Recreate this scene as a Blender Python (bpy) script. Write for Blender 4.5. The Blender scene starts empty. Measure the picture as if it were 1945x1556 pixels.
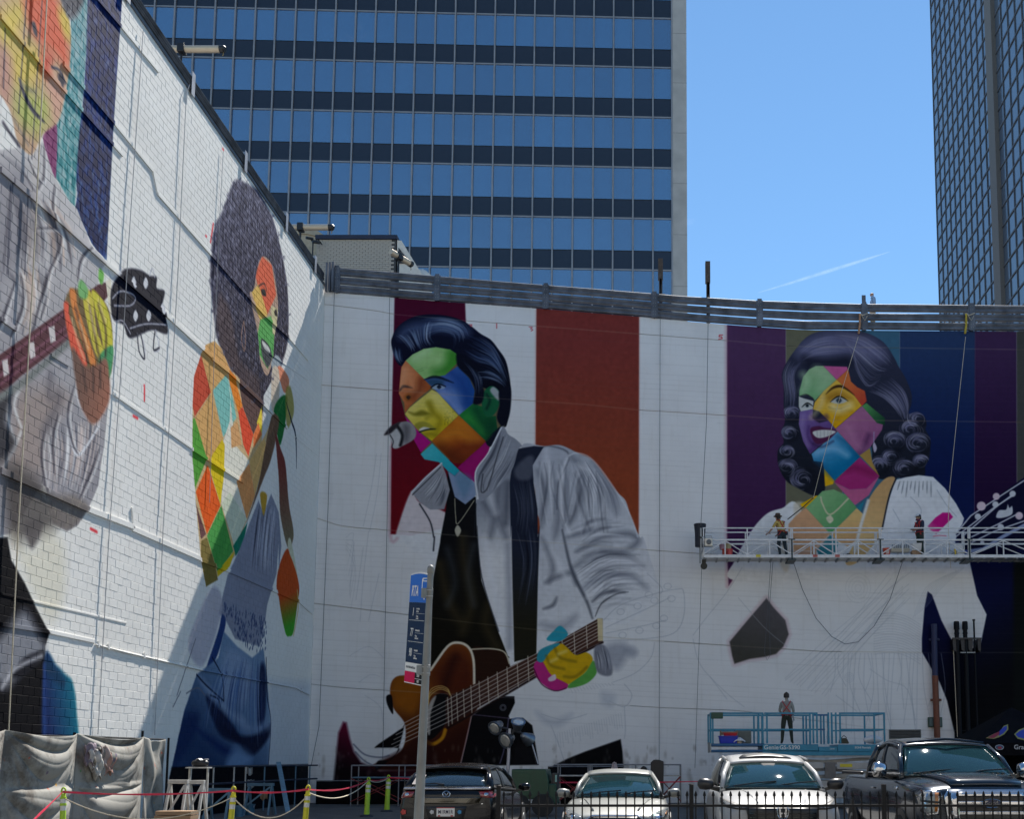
import bpy, bmesh, math, random
import numpy as np
from math import radians, sin, cos, tan, pi, atan2, sqrt, atan
from mathutils import Vector, Matrix
C = bpy.context.scene
rnd = random.Random(7)

# ------------------------------------------------------------------ camera
F = 1945.0; TH = radians(6.0); CX = 1240.0; EYE = 1.6
CY = 1447 - F * tan(TH)
cam = bpy.data.cameras.new('camera'); camo = bpy.data.objects.new('camera', cam)
C.collection.objects.link(camo); C.camera = camo
camo.location = (0, 0, EYE); camo.rotation_euler = (pi / 2 + TH, 0, 0)
cam.sensor_fit = 'HORIZONTAL'; cam.sensor_width = 36; cam.lens = 36
cam.shift_x = -(CX - 972.5) / 1945; cam.shift_y = (CY - 778) / 1945
cam.clip_start = 0.1; cam.clip_end = 9000

# ------------------------------------------------------------------ sky, sun, exposure
SUN = Vector((0.275, 1.0, 1.44)).normalized()
EL = math.asin(SUN.z); AZ = atan2(SUN.x, SUN.y)
w = bpy.data.worlds.new('World'); C.world = w; w.use_nodes = True
nt = w.node_tree; nt.nodes.clear()
sky = nt.nodes.new('ShaderNodeTexSky'); sky.sky_type = 'NISHITA'; sky.sun_disc = False
sky.sun_elevation = EL; sky.sun_rotation = AZ
sky.air_density = 1.0; sky.dust_density = 0.0; sky.ozone_density = 3.0; sky.altitude = 200
bg = nt.nodes.new('ShaderNodeBackground'); bg.inputs['Strength'].default_value = 0.092
wo = nt.nodes.new('ShaderNodeOutputWorld')
# faint high wisps of cloud, everywhere alike
tc = nt.nodes.new('ShaderNodeTexCoord'); mp = nt.nodes.new('ShaderNodeMapping')
mp.inputs['Scale'].default_value = (2.2, 2.2, 7.0)
nz = nt.nodes.new('ShaderNodeTexNoise'); nz.inputs['Scale'].default_value = 1.6; nz.inputs['Detail'].default_value = 7
nz.inputs['Roughness'].default_value = 0.62
rp = nt.nodes.new('ShaderNodeValToRGB'); rp.color_ramp.elements[0].position = 0.63; rp.color_ramp.elements[1].position = 0.85
rp.color_ramp.elements[1].color = (0.35, 0.35, 0.35, 1)
mx = nt.nodes.new('ShaderNodeMix'); mx.data_type = 'RGBA'; mx.inputs[7].default_value = (6.5, 7.2, 8.0, 1)
nt.links.new(tc.outputs['Generated'], mp.inputs[0]); nt.links.new(mp.outputs[0], nz.inputs[0])
nt.links.new(nz.outputs[0], rp.inputs[0]); nt.links.new(rp.outputs[0], mx.inputs[0])
tn = nt.nodes.new('ShaderNodeMix'); tn.data_type = 'RGBA'; tn.blend_type = 'MULTIPLY'; tn.inputs[0].default_value = 1; tn.inputs[7].default_value = (.80, .98, 1.0, 1)
nt.links.new(sky.outputs[0], tn.inputs[6]); nt.links.new(tn.outputs[2], mx.inputs[6]); nt.links.new(mx.outputs[2], bg.inputs[0])
nt.links.new(bg.outputs[0], wo.inputs[0])
sl = bpy.data.lights.new('sun', 'SUN'); sl.energy = 5.0; sl.angle = radians(0.5); sl.color = (1.0, 0.95, 0.88)
so = bpy.data.objects.new('sun', sl); C.collection.objects.link(so)
so.rotation_euler = SUN.to_track_quat('Z', 'Y').to_euler()
C.view_settings.view_transform = 'Standard'; C.view_settings.look = 'None'
C.view_settings.exposure = 0.88; C.view_settings.gamma = 1.0; C.view_settings.use_curve_mapping = False
try:
    C.cycles.max_bounces = 6; C.cycles.caustics_reflective = False; C.cycles.caustics_refractive = False
    C.cycles.use_denoising = True
except Exception: pass

# ------------------------------------------------------------------ sight lines of the photograph
def ray(px, py):
    u = (px - CX) / F; v = -(py - CY) / F
    return u, cos(TH) - v * sin(TH), sin(TH) + v * cos(TH)
def atY(px, py, Y):
    d = ray(px, py); t = Y / d[1]; return Vector((d[0] * t, Y, EYE + d[2] * t))
def atX(px, py, X):
    d = ray(px, py); t = X / d[0]; return Vector((X, d[1] * t, EYE + d[2] * t))
YF = 40.0; XL = -13.37

# ------------------------------------------------------------------ helpers
def link(o): C.collection.objects.link(o); return o
def tag(o, label=None, cat=None, group=None, kind=None):
    if label: o['label'] = label
    if cat: o['category'] = cat
    if group: o['group'] = group
    if kind: o['kind'] = kind
    return o
def thing(name, label, cat, loc=(0, 0, 0), rz=0, group=None):
    o = link(bpy.data.objects.new(name, None)); o.location = loc; o.rotation_euler = (0, 0, rz)
    o.empty_display_size = 0.2
    return tag(o, label, cat, group)
def dup(root, loc=None, rz=None, label=None):
    r = link(root.copy())
    if loc is not None: r.location = loc
    if rz is not None: r.rotation_euler = (0, 0, rz)
    if label: r['label'] = label
    for ch in list(root.children):
        c = link(ch.copy()); c.parent = r
        for g in list(ch.children):
            d = link(g.copy()); d.parent = c
    return r
def wloc(o):
    m = Matrix.Identity(4)
    while o is not None:
        m = Matrix.LocRotScale(o.location, o.rotation_euler, o.scale) @ m; o = o.parent
    return m

class MB:
    def __init__(s): s.v = []; s.f = []; s.m = []; s.mi = 0
    def add(s, vs, fs):
        b = len(s.v); s.v += [tuple(p) for p in vs]; s.f += [tuple(i + b for i in f) for f in fs]; s.m += [s.mi] * len(fs); return s
    def box(s, c, d, rot=None):
        x, y, z = d[0] / 2, d[1] / 2, d[2] / 2
        P = [Vector((i * x, j * y, k * z)) for k in (-1, 1) for j in (-1, 1) for i in (-1, 1)]
        if rot is not None: P = [rot @ p for p in P]
        c = Vector(c)
        return s.add([p + c for p in P], [(0, 2, 3, 1), (4, 5, 7, 6), (0, 1, 5, 4), (2, 6, 7, 3), (0, 4, 6, 2), (1, 3, 7, 5)])
    def bb(s, x0, x1, y0, y1, z0, z1):
        return s.box(((x0 + x1) / 2, (y0 + y1) / 2, (z0 + z1) / 2), (abs(x1 - x0), abs(y1 - y0), abs(z1 - z0)))
    def beam(s, a, b, w_, h, up=(0, 0, 1)):
        a, b = Vector(a), Vector(b); d = b - a; L = d.length
        if L < 1e-6: return s
        d /= L; up = Vector(up)
        if abs(d.dot(up)) > 0.98: up = Vector((0, 1, 0))
        x = d.cross(up).normalized(); z = x.cross(d)
        R = Matrix((x, d, z)).transposed()
        return s.box((a + b) / 2, (w_, L, h), R)
    def tube(s, pts, r, n=8, cap=True):
        pts = [Vector(p) for p in pts]; rs = r if isinstance(r, (list, tuple)) else [r] * len(pts)
        b = len(s.v); prev = None
        for i, p in enumerate(pts):
            if i == 0: d = pts[1] - p
            elif i == len(pts) - 1: d = p - pts[i - 1]
            else: d = (pts[i + 1] - p).normalized() + (p - pts[i - 1]).normalized()
            d.normalize()
            if prev is None:
                u = Vector((0, 0, 1)) if abs(d.z) < 0.9 else Vector((1, 0, 0)); x = d.cross(u).normalized()
            else:
                x = (prev - d * prev.dot(d)).normalized()
            prev = x; y = d.cross(x)
            for k in range(n):
                a = 2 * pi * k / n; s.v.append(tuple(p + (x * cos(a) + y * sin(a)) * rs[i]))
        nf = 0
        for i in range(len(pts) - 1):
            for k in range(n):
                s.f.append((b + i * n + k, b + i * n + (k + 1) % n, b + (i + 1) * n + (k + 1) % n, b + (i + 1) * n + k)); nf += 1
        if cap:
            s.f.append(tuple(b + k for k in reversed(range(n)))); s.f.append(tuple(b + (len(pts) - 1) * n + k for k in range(n))); nf += 2
        s.m += [s.mi] * nf; return s
    def lathe(s, prof, n=16, origin=(0, 0, 0), axis=(0, 0, 1)):
        ax = Vector(axis).normalized(); q = Vector((0, 0, 1)).rotation_difference(ax); o = Vector(origin); b = len(s.v)
        for r, h in prof:
            for k in range(n):
                a = 2 * pi * k / n; s.v.append(tuple(o + q @ Vector((r * cos(a), r * sin(a), h))))
        nf = 0
        for i in range(len(prof) - 1):
            for k in range(n):
                s.f.append((b + i * n + k, b + i * n + (k + 1) % n, b + (i + 1) * n + (k + 1) % n, b + (i + 1) * n + k)); nf += 1
        s.f.append(tuple(b + k for k in reversed(range(n)))); s.f.append(tuple(b + (len(prof) - 1) * n + k for k in range(n)))
        s.m += [s.mi] * (nf + 2); return s
    def prism(s, poly, off):
        off = Vector(off); n = len(poly); P = [Vector(p) for p in poly]
        return s.add(P + [p + off for p in P], [tuple(reversed(range(n))), tuple(range(n, 2 * n))] + [(i, (i + 1) % n, n + (i + 1) % n, n + i) for i in range(n)])
    def grid(s, fn, nu, nv):
        vs = [fn(i / nu, j / nv) for j in range(nv + 1) for i in range(nu + 1)]
        return s.add(vs, [(j * (nu + 1) + i, j * (nu + 1) + i + 1, (j + 1) * (nu + 1) + i + 1, (j + 1) * (nu + 1) + i) for j in range(nv) for i in range(nu)])
    def build(s, name, mats, parent=None, smooth=False, world=False, bevel=0, sub=0, solid=0, sharp=None):
        me = bpy.data.meshes.new(name); vs = s.v
        if world and parent is not None:
            inv = wloc(parent).inverted(); vs = [tuple(inv @ Vector(p)) for p in vs]
        me.from_pydata(vs, [], s.f)
        mats = mats if isinstance(mats, (list, tuple)) else [mats]
        for m in mats: me.materials.append(m)
        me.polygons.foreach_set('material_index', s.m)
        bm = bmesh.new(); bm.from_mesh(me); bmesh.ops.recalc_face_normals(bm, faces=bm.faces); bm.to_mesh(me); bm.free()
        if smooth: me.polygons.foreach_set('use_smooth', [True] * len(me.polygons))
        o = link(bpy.data.objects.new(name, me)); o.parent = parent
        if solid:
            m = o.modifiers.new('s', 'SOLIDIFY'); m.thickness = solid; m.offset = -1
        if bevel:
            m = o.modifiers.new('b', 'BEVEL'); m.width = bevel; m.segments = 2; m.limit_method = 'ANGLE'
        if sub:
            m = o.modifiers.new('ss', 'SUBSURF'); m.levels = sub; m.render_levels = sub
        if smooth and sharp: me.set_sharp_from_angle(angle=radians(sharp))
        return o

def srgb(c): 
    return tuple(((x / 255) / 12.92 if x / 255 <= .04045 else ((x / 255 + .055) / 1.055) ** 2.4) for x in c)
_mats = {}
def mat(name, col, rough=0.6, metal=0.0, var=0.12, scale=6.0, bump=0.0, bscale=40.0, coat=0.0, spec=0.5, emit=None, stretch=None):
    """procedural: base colour varied by noise, roughness varied by noise, optional fine bump"""
    if name in _mats: return _mats[name]
    m = bpy.data.materials.new(name); m.use_nodes = True; t = m.node_tree; p = t.nodes['Principled BSDF']
    co = t.nodes.new('ShaderNodeTexCoord'); n = t.nodes.new('ShaderNodeTexNoise'); n.inputs['Scale'].default_value = scale; n.inputs['Detail'].default_value = 6
    src = co.outputs['Object']
    if stretch:
        mpn = t.nodes.new('ShaderNodeMapping'); mpn.inputs['Scale'].default_value = stretch; t.links.new(src, mpn.inputs[0]); src = mpn.outputs[0]
    t.links.new(src, n.inputs['Vector'])
    r = t.nodes.new('ShaderNodeValToRGB'); r.color_ramp.elements[0].position = 0.3; r.color_ramp.elements[1].position = 0.7
    r.color_ramp.elements[0].color = tuple(max(0, c * (1 - var)) for c in col) + (1,); r.color_ramp.elements[1].color = tuple(min(1, c * (1 + var)) for c in col) + (1,)
    t.links.new(n.outputs[0], r.inputs[0]); t.links.new(r.outputs[0], p.inputs['Base Color'])
    mr = t.nodes.new('ShaderNodeMapRange'); mr.inputs['To Min'].default_value = max(0.02, rough * 0.85); mr.inputs['To Max'].default_value = min(1, rough * 1.15)
    t.links.new(n.outputs[0], mr.inputs[0]); t.links.new(mr.outputs[0], p.inputs['Roughness'])
    p.inputs['Metallic'].default_value = metal; p.inputs['Coat Weight'].default_value = coat; p.inputs['Coat Roughness'].default_value = 0.04
    p.inputs['Specular IOR Level'].default_value = spec
    if bump:
        n2 = t.nodes.new('ShaderNodeTexNoise'); n2.inputs['Scale'].default_value = bscale; n2.inputs['Detail'].default_value = 4
        t.links.new(src, n2.inputs['Vector']); b = t.nodes.new('ShaderNodeBump'); b.inputs['Strength'].default_value = bump; b.inputs['Distance'].default_value = 0.02
        t.links.new(n2.outputs[0], b.inputs['Height']); t.links.new(b.outputs[0], p.inputs['Normal'])
    if emit:
        p.inputs['Emission Color'].default_value = tuple(emit[:3]) + (1,); p.inputs['Emission Strength'].default_value = emit[3]
    _mats[name] = m; return m
def glass(name, tint, alpha=0.45, rough=0.02):
    """tinted window glass: part clear, part dark body, mirror-like by fresnel"""
    if name in _mats: return _mats[name]
    m = bpy.data.materials.new(name); m.use_nodes = True; t = m.node_tree; p = t.nodes['Principled BSDF']; out = t.nodes['Material Output']
    co = t.nodes.new('ShaderNodeTexCoord'); n = t.nodes.new('ShaderNodeTexNoise'); n.inputs['Scale'].default_value = 1.5; t.links.new(co.outputs['Object'], n.inputs['Vector'])
    r = t.nodes.new('ShaderNodeValToRGB'); r.color_ramp.elements[0].color = tuple(c * .8 for c in tint) + (1,); r.color_ramp.elements[1].color = tuple(min(1, c * 1.2) for c in tint) + (1,)
    t.links.new(n.outputs[0], r.inputs[0]); t.links.new(r.outputs[0], p.inputs['Base Color']); p.inputs['Roughness'].default_value = rough
    p.inputs['Specular IOR Level'].default_value = 0.9; p.inputs['Coat Weight'].default_value = 0.6; p.inputs['Coat Roughness'].default_value = 0.01
    if alpha > 0:
        tr = t.nodes.new('ShaderNodeBsdfTransparent'); tr.inputs[0].default_value = (.55, .68, .66, 1); mxs = t.nodes.new('ShaderNodeMixShader'); mxs.inputs[0].default_value = alpha
        t.links.new(p.outputs[0], mxs.inputs[1]); t.links.new(tr.outputs[0], mxs.inputs[2]); t.links.new(mxs.outputs[0], out.inputs[0])
    _mats[name] = m; return m

def text(name, s, size, M, m, parent=None, depth=0.002, bold=False, sx=1.0, align='CENTER', spacing=1.0):
    """lettering as a real mesh; M = 4x4 matrix in parent space: x right, y up, z out of the face"""
    cu = bpy.data.curves.new(name, 'FONT'); cu.body = s; cu.size = size; cu.extrude = depth; cu.align_x = align; cu.align_y = 'CENTER'
    cu.offset = 0.012 * size if bold else 0; cu.resolution_u = 3; cu.space_character = spacing
    tmp = bpy.data.objects.new(name, cu); link(tmp); dg = bpy.context.evaluated_depsgraph_get(); dg.update()
    me = bpy.data.meshes.new_from_object(tmp.evaluated_get(dg)); bpy.data.objects.remove(tmp); bpy.data.curves.remove(cu)
    me.transform(M @ Matrix.Diagonal((sx, 1, 1, 1))); me.materials.clear(); me.materials.append(m); me.name = name
    o = link(bpy.data.objects.new(name, me)); o.parent = parent; return o
def face_matrix(o, x, y):
    x = Vector(x).normalized(); y = Vector(y); y = (y - x * y.dot(x)).normalized(); z = x.cross(y)
    M = Matrix((x, y, z)).transposed().to_4x4(); M.translation = Vector(o); return M
def sag(a, b, d, n=12):
    a, b = Vector(a), Vector(b); return [a.lerp(b, i / n) - Vector((0, 0, d * 4 * (i / n) * (1 - i / n))) for i in range(n + 1)]
# ------------------------------------------------------------------ wall paint: brush strokes laid down in code
class Canvas:
    def __init__(s, fwd, u0, u1, v1, S, base):
        s.fwd, s.u0, s.v1, s.S = fwd, u0, v1, S
        s.W, s.H = int((u1 - u0) * S), int(v1 * S); s.u1 = u1
        s.a = np.ones((s.H, s.W, 3), np.float32) * (np.array(base, np.float32) / 255)
        s.rng = np.random.default_rng(5)
    def map(s, pts):
        out = []
        for p in pts:
            u, z = s.fwd(p[0], p[1]); out.append(((u - s.u0) * s.S, (s.v1 - z) * s.S))
        return np.array(out, np.float32)
    def crm(s, pts, closed, n=6):
        P = np.array(pts, np.float32); N = len(P); out = []
        for i in range(N if closed else N - 1):
            g = (lambda k: P[k % N]) if closed else (lambda k: P[min(max(k, 0), N - 1)])
            a, b, c, d = g(i - 1), g(i), g(i + 1), g(i + 2)
            for k in range(n):
                t = k / n; out.append(.5 * (2 * b + (c - a) * t + (2 * a - 5 * b + 4 * c - d) * t * t + (3 * b - a - 3 * c + d) * t ** 3))
        if not closed: out.append(P[-1])
        return np.array(out)
    def _box(s, q, pad):
        x0 = int(max(0, np.floor(q[:, 0].min() - pad))); x1 = int(min(s.W, np.ceil(q[:, 0].max() + pad) + 1))
        y0 = int(max(0, np.floor(q[:, 1].min() - pad))); y1 = int(min(s.H, np.ceil(q[:, 1].max() + pad) + 1))
        return x0, x1, y0, y1
    @staticmethod
    def _segd(X, Y, a, b):
        d = b - a; L = float(d @ d) + 1e-9
        t = np.clip(((X - a[0]) * d[0] + (Y - a[1]) * d[1]) / L, 0, 1)
        return np.hypot(X - a[0] - t * d[0], Y - a[1] - t * d[1]), t
    def mask(s, pts, soft=.8, smooth=True):
        q = s.map(s.crm(pts, True) if smooth else pts); x0, x1, y0, y1 = s._box(q, soft * 2 + 2)
        if x1 <= x0 or y1 <= y0: return None
        X, Y = np.meshgrid(np.arange(x0, x1) + .5, np.arange(y0, y1) + .5); X = X.astype(np.float32); Y = Y.astype(np.float32)
        ins = np.zeros(X.shape, bool); dm = np.full(X.shape, 1e9, np.float32)
        for i in range(len(q)):
            a, b = q[i], q[(i + 1) % len(q)]
            c = (a[1] > Y) != (b[1] > Y)
            if c.any():
                xi = (b[0] - a[0]) * (Y - a[1]) / ((b[1] - a[1]) if abs(b[1] - a[1]) > 1e-9 else 1e-9) + a[0]; ins ^= c & (X < xi)
            d, _ = s._segd(X, Y, a, b); np.minimum(dm, d, out=dm)
        sd = np.where(ins, dm, -dm)
        return (x0, x1, y0, y1), np.clip(.5 + sd / (2 * soft), 0, 1)
    def _put(s, bx, al, col):
        x0, x1, y0, y1 = bx; R = s.a[y0:y1, x0:x1]; R += (col - R) * al[..., None]
    def full(s, m):
        f = np.zeros((s.H, s.W), np.float32)
        if m: x0, x1, y0, y1 = m[0]; f[y0:y1, x0:x1] = m[1]
        return f
    def fill(s, pts, col, soft=.8, alpha=1., smooth=True, clip=None, grad=None, tex=.018):
        """grad=(colour2, p0, p1): col at p0 to colour2 at p1"""
        m = s.mask(pts, soft, smooth)
        if m is None: return None
        (x0, x1, y0, y1), al = m; c = np.array(col, np.float32) / 255
        if grad:
            c2 = np.array(grad[0], np.float32) / 255; q = s.map([grad[1], grad[2]]); d = q[1] - q[0]
            X, Y = np.meshgrid(np.arange(x0, x1), np.arange(y0, y1)); t = np.clip(((X - q[0][0]) * d[0] + (Y - q[0][1]) * d[1]) / (d @ d + 1e-6), 0, 1)[..., None]
            colr = c + (c2 - c) * t
        else: colr = np.broadcast_to(c, al.shape + (3,))
        if tex:
            k = 5; n = s.rng.standard_normal((al.shape[0] // k + 3, al.shape[1] // k + 3)).astype(np.float32)
            n = n.repeat(k, 0).repeat(k, 1)
            for _ in range(2):
                n = (n + np.roll(n, 2, 0) + np.roll(n, 2, 1) + np.roll(n, -2, 0) + np.roll(n, -2, 1)) / 5
            colr = colr * (1 + tex * n[:al.shape[0], :al.shape[1], None])
        al = al * alpha
        if clip is not None: al = al * clip[y0:y1, x0:x1]
        s._put((x0, x1, y0, y1), al, np.clip(colr, 0, 1)); return m
    def stroke(s, pts, col, w=2., soft=1., alpha=1., taper=0., clip=None, smooth=True, n=5):
        q = s.map(s.crm(pts, False, n) if smooth and len(pts) > 2 else pts); x0, x1, y0, y1 = s._box(q, w / 2 + soft + 1)
        if x1 <= x0 or y1 <= y0: return
        X, Y = np.meshgrid(np.arange(x0, x1, dtype=np.float32) + .5, np.arange(y0, y1, dtype=np.float32) + .5); al = np.zeros(X.shape, np.float32); N = len(q) - 1
        for i in range(N):
            d, t = s._segd(X, Y, q[i], q[i + 1]); ww = w / 2
            if taper: u = (i + t) / N; ww = ww * (1 - taper * np.abs(2 * u - 1) ** 1.5)
            np.maximum(al, np.clip(.5 + (ww - d) / (2 * soft), 0, 1), out=al)
        al *= alpha
        if clip is not None: al = al * clip[y0:y1, x0:x1]
        s._put((x0, x1, y0, y1), al, np.array(col, np.float32) / 255)
    def strokes(s, lst, col, **k):
        for p in lst: s.stroke(p, col, **k)
    def lines(s, lst, col, **k):
        for p in lst: s.stroke(p, col, smooth=False, **k)
    def between(s, A, B, n, cols, w=1.5, jit=1.5, alpha=.5, clip=None, soft=.8, t0=(0, .3), t1=(.7, 1)):
        """n strands that run along two guide strokes A and B, spread between them"""
        m = max(len(A), len(B)); A = s.crm(A, False, 8); B = s.crm(B, False, 8); K = min(len(A), len(B), 60)
        A = A[np.linspace(0, len(A) - 1, K).astype(int)]; B = B[np.linspace(0, len(B) - 1, K).astype(int)]
        for i in range(n):
            f = s.rng.random(); a = s.rng.uniform(*t0); b = s.rng.uniform(*t1); i0, i1 = int(a * (K - 1)), max(int(b * (K - 1)), int(a * (K - 1)) + 2)
            P = (A * (1 - f) + B * f)[i0:i1 + 1:3]
            if len(P) < 2: continue
            P = P + s.rng.normal(0, jit, 2); c = cols[s.rng.integers(len(cols))]
            s.stroke(P, c, w=w * s.rng.uniform(.5, 1.4), soft=soft, alpha=alpha * s.rng.uniform(.4, 1), taper=.9, clip=clip, smooth=False)
    def speckle(s, pts, col, n, r=(1, 3), alpha=.5, clip=None):
        q = s.map(pts); lo, hi = q.min(0), q.max(0); m = s.mask(pts, 1.); f = s.full(m)
        if clip is not None: f = f * clip
        for _ in range(n):
            x, y = s.rng.uniform(lo, hi); R = s.rng.uniform(*r); L = R * s.rng.uniform(1, 3)
            x0, x1, y0, y1 = int(max(0, x - R)), int(min(s.W, x + R + 1)), int(max(0, y - L)), int(min(s.H, y + L + 1))
            if x1 <= x0 or y1 <= y0: continue
            X, Y = np.meshgrid(np.arange(x0, x1) - x, np.arange(y0, y1) - y); al = np.clip(1.2 - np.hypot(X / R, Y / L), 0, 1) * f[y0:y1, x0:x1] * alpha
            s._put((x0, x1, y0, y1), al, np.array(col, np.float32) / 255)
    def image(s, name):
        im = bpy.data.images.new(name, s.W, s.H); px = np.ones((s.H, s.W, 4), np.float32); px[..., :3] = np.clip(s.a, 0, 1)[::-1]
        im.pixels.foreach_set(px.ravel()); im.update(); im.pack(); return im
def K(sx, ox=0, oy=0, sy=None):
    return lambda *a: [(ox + x * sx, oy + y * (sy or sx)) for x, y in zip(a[::2], a[1::2])]
def wall_mat(name, cv, axis, siding=0.0):
    """painted wall: the paint is laid out in metres on the wall; weathering noise and relief come from nodes"""
    m = bpy.data.materials.new(name); m.use_nodes = True; t = m.node_tree; p = t.nodes['Principled BSDF']; N = t.nodes.new; L = t.links.new
    g = N('ShaderNodeNewGeometry'); sp = N('ShaderNodeSeparateXYZ'); L(g.outputs['Position'], sp.inputs[0])
    def rng_(src, a, b):
        r = N('ShaderNodeMapRange'); r.clamp = False; r.inputs[1].default_value = a; r.inputs[2].default_value = b; L(src, r.inputs[0]); return r.outputs[0]
    cb = N('ShaderNodeCombineXYZ'); L(rng_(sp.outputs[axis], cv.u0, cv.u0 + cv.W / cv.S), cb.inputs[0]); L(rng_(sp.outputs[2], cv.v1 - cv.H / cv.S, cv.v1), cb.inputs[1])
    ti = N('ShaderNodeTexImage'); ti.image = cv.image(name); ti.extension = 'EXTEND'; ti.interpolation = 'Cubic'; L(cb.outputs[0], ti.inputs[0])
    n = N('ShaderNodeTexNoise'); n.inputs['Scale'].default_value = .7; n.inputs['Detail'].default_value = 8; n.inputs['Roughness'].default_value = .65; L(g.outputs['Position'], n.inputs['Vector'])
    r = N('ShaderNodeValToRGB'); r.color_ramp.elements[0].color = (.93, .925, .92, 1); r.color_ramp.elements[1].color = (1, 1, 1, 1); r.color_ramp.elements[0].position = .3; r.color_ramp.elements[1].position = .6; L(n.outputs[0], r.inputs[0])
    mx = N('ShaderNodeMix'); mx.data_type = 'RGBA'; mx.blend_type = 'MULTIPLY'; mx.inputs[0].default_value = 1; L(ti.outputs[0], mx.inputs[6]); L(r.outputs[0], mx.inputs[7]); L(mx.outputs[2], p.inputs['Base Color'])
    
    ds = N('ShaderNodeMapping'); ds.inputs['Scale'].default_value = (5, 5, .35); L(g.outputs['Position'], ds.inputs[0]); dn = N('ShaderNodeTexNoise'); dn.inputs['Scale'].default_value = 1.3; dn.inputs['Detail'].default_value = 6; L(ds.outputs[0], dn.inputs['Vector']); dr = N('ShaderNodeValToRGB'); dr.color_ramp.elements[0].position = .28; dr.color_ramp.elements[0].color = (.84, .82, .79, 1); dr.color_ramp.elements[1].position = .45; dr.color_ramp.elements[1].color = (1, 1, 1, 1); L(dn.outputs[0], dr.inputs[0])
    m3 = N('ShaderNodeMix'); m3.data_type = 'RGBA'; m3.blend_type = 'MULTIPLY'; m3.inputs[0].default_value = .35; L(mx.outputs[2], m3.inputs[6]); L(dr.outputs[0], m3.inputs[7]); L(m3.outputs[2], p.inputs['Base Color']); p.inputs['Roughness'].default_value = .68; p.inputs['Specular IOR Level'].default_value = .08
    n2 = N('ShaderNodeTexNoise'); n2.inputs['Scale'].default_value = 26; n2.inputs['Detail'].default_value = 5; L(g.outputs['Position'], n2.inputs['Vector'])
    b = N('ShaderNodeBump'); b.inputs['Strength'].default_value = .5; b.inputs['Distance'].default_value = .006; L(n2.outputs[0], b.inputs['Height']); last = b
    if siding:
        wv = N('ShaderNodeTexWave'); wv.bands_direction = 'Z'; wv.wave_profile = 'SAW'; wv.inputs['Scale'].default_value = siding; wv.inputs['Distortion'].default_value = .25; wv.inputs['Detail'].default_value = 2; L(g.outputs['Position'], wv.inputs['Vector'])
        b2 = N('ShaderNodeBump'); b2.inputs['Strength'].default_value = .35; b2.inputs['Distance'].default_value = .012; L(wv.outputs['Fac'], b2.inputs['Height']); L(b.outputs[0], b2.inputs['Normal']); last = b2
    L(last.outputs[0], p.inputs['Normal']); return m
# ------------------------------------------------------------------ paint on the front wall
def f_front(px, py):
    v = atY(px, py, YF); return v.x, v.z
cf = Canvas(f_front, -13.6, 17.0, 21.5, 50, (232, 231, 230))
c4 = K(1 / 2.9923, 650, 500); c5 = K(.35734, 650, 1000); c6 = K(1 / 2.9923, 1295, 500); c7 = K(.35734, 1295, 1000)
hd = K(.19284, 720, 580); wd = K(.21854, 1460, 620); st = K(.16452, 1320, 940); st2 = K(.1671, 1620, 940)
# background stripes, sprayed edges
MAR = (92, 8, 40)
cf.fill([(750, 540), (882, 540), (886, 640), (900, 900), (860, 1000), (780, 1018), (742, 1015), (744, 800)], (78, 10, 42), soft=1.5, smooth=False, grad=((112, 10, 24), (800, 640), (800, 950)))
cf.stroke([(743, 850), (741, 1016), (758, 1019)], (150, 30, 60), w=3, soft=5, alpha=.35)
cf.fill([(1019, 560), (1214, 570), (1213, 1015), (1016, 1015)], (128, 54, 50), soft=1.3, smooth=False, grad=((146, 66, 38), (1100, 650), (1100, 930)), tex=.03)
cf.lines([[(1018, 590), (1016, 900)], [(1214, 600), (1213, 1000)]], (190, 90, 80), w=1.5, soft=3, alpha=.35)
cf.fill([(1381, 580), (1493, 580), (1493, 1000), (1440, 1060), (1404, 1084), (1384, 1113), (1381, 1050)], (84, 54, 90), soft=1.4, smooth=False, grad=((66, 34, 76), (1430, 640), (1430, 950)))
cf.stroke([(1380, 620), (1380, 1000), (1382, 1114), (1402, 1085)], (150, 40, 70), w=2, soft=6, alpha=.4, smooth=False)
cf.fill([(1493, 580), (1600, 580), (1600, 1000), (1493, 1000)], (108, 106, 86), soft=1, smooth=False)
cf.fill([(1600, 580), (1709, 580), (1709, 1000), (1600, 1000)], (64, 104, 128), soft=1, smooth=False)
cf.fill([(1709, 580), (1853, 580), (1850, 1064), (1709, 1064)], (42, 62, 100), soft=1, smooth=False, grad=((8, 24, 74), (1780, 640), (1780, 900)))
cf.fill([(1852, 580), (1931, 580), (1932, 1064), (1850, 1064)], (66, 42, 78), soft=1.5, smooth=False, grad=((34, 10, 52), (1890, 640), (1890, 930)))
cf.fill([(1931, 580), (2060, 580), (2060, 1064), (1932, 1064)], (70, 70, 66), soft=1, smooth=False)
# dark field low on the right
dark = [(1838, 1040), (1842, 1068), (1856, 1132), (1874, 1168), (1863, 1222), (1835, 1240), (1806, 1214), (1788, 1179), (1770, 1130), (1762, 1124), (1756, 1154), (1751, 1214), (1751, 1239), (1770, 1272), (1785, 1297), (1799, 1332), (1813, 1393), (1818, 1545), (2060, 1545), (2060, 1040)]
cf.fill(dark, (8, 14, 58), soft=1, smooth=False, grad=((3, 4, 9), (1775, 1200), (1860, 1330)))
cf.fill([(1925, 1060), (2060, 1060), (2060, 1545), (1925, 1545)], (10, 14, 14), soft=4, smooth=False)
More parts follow.
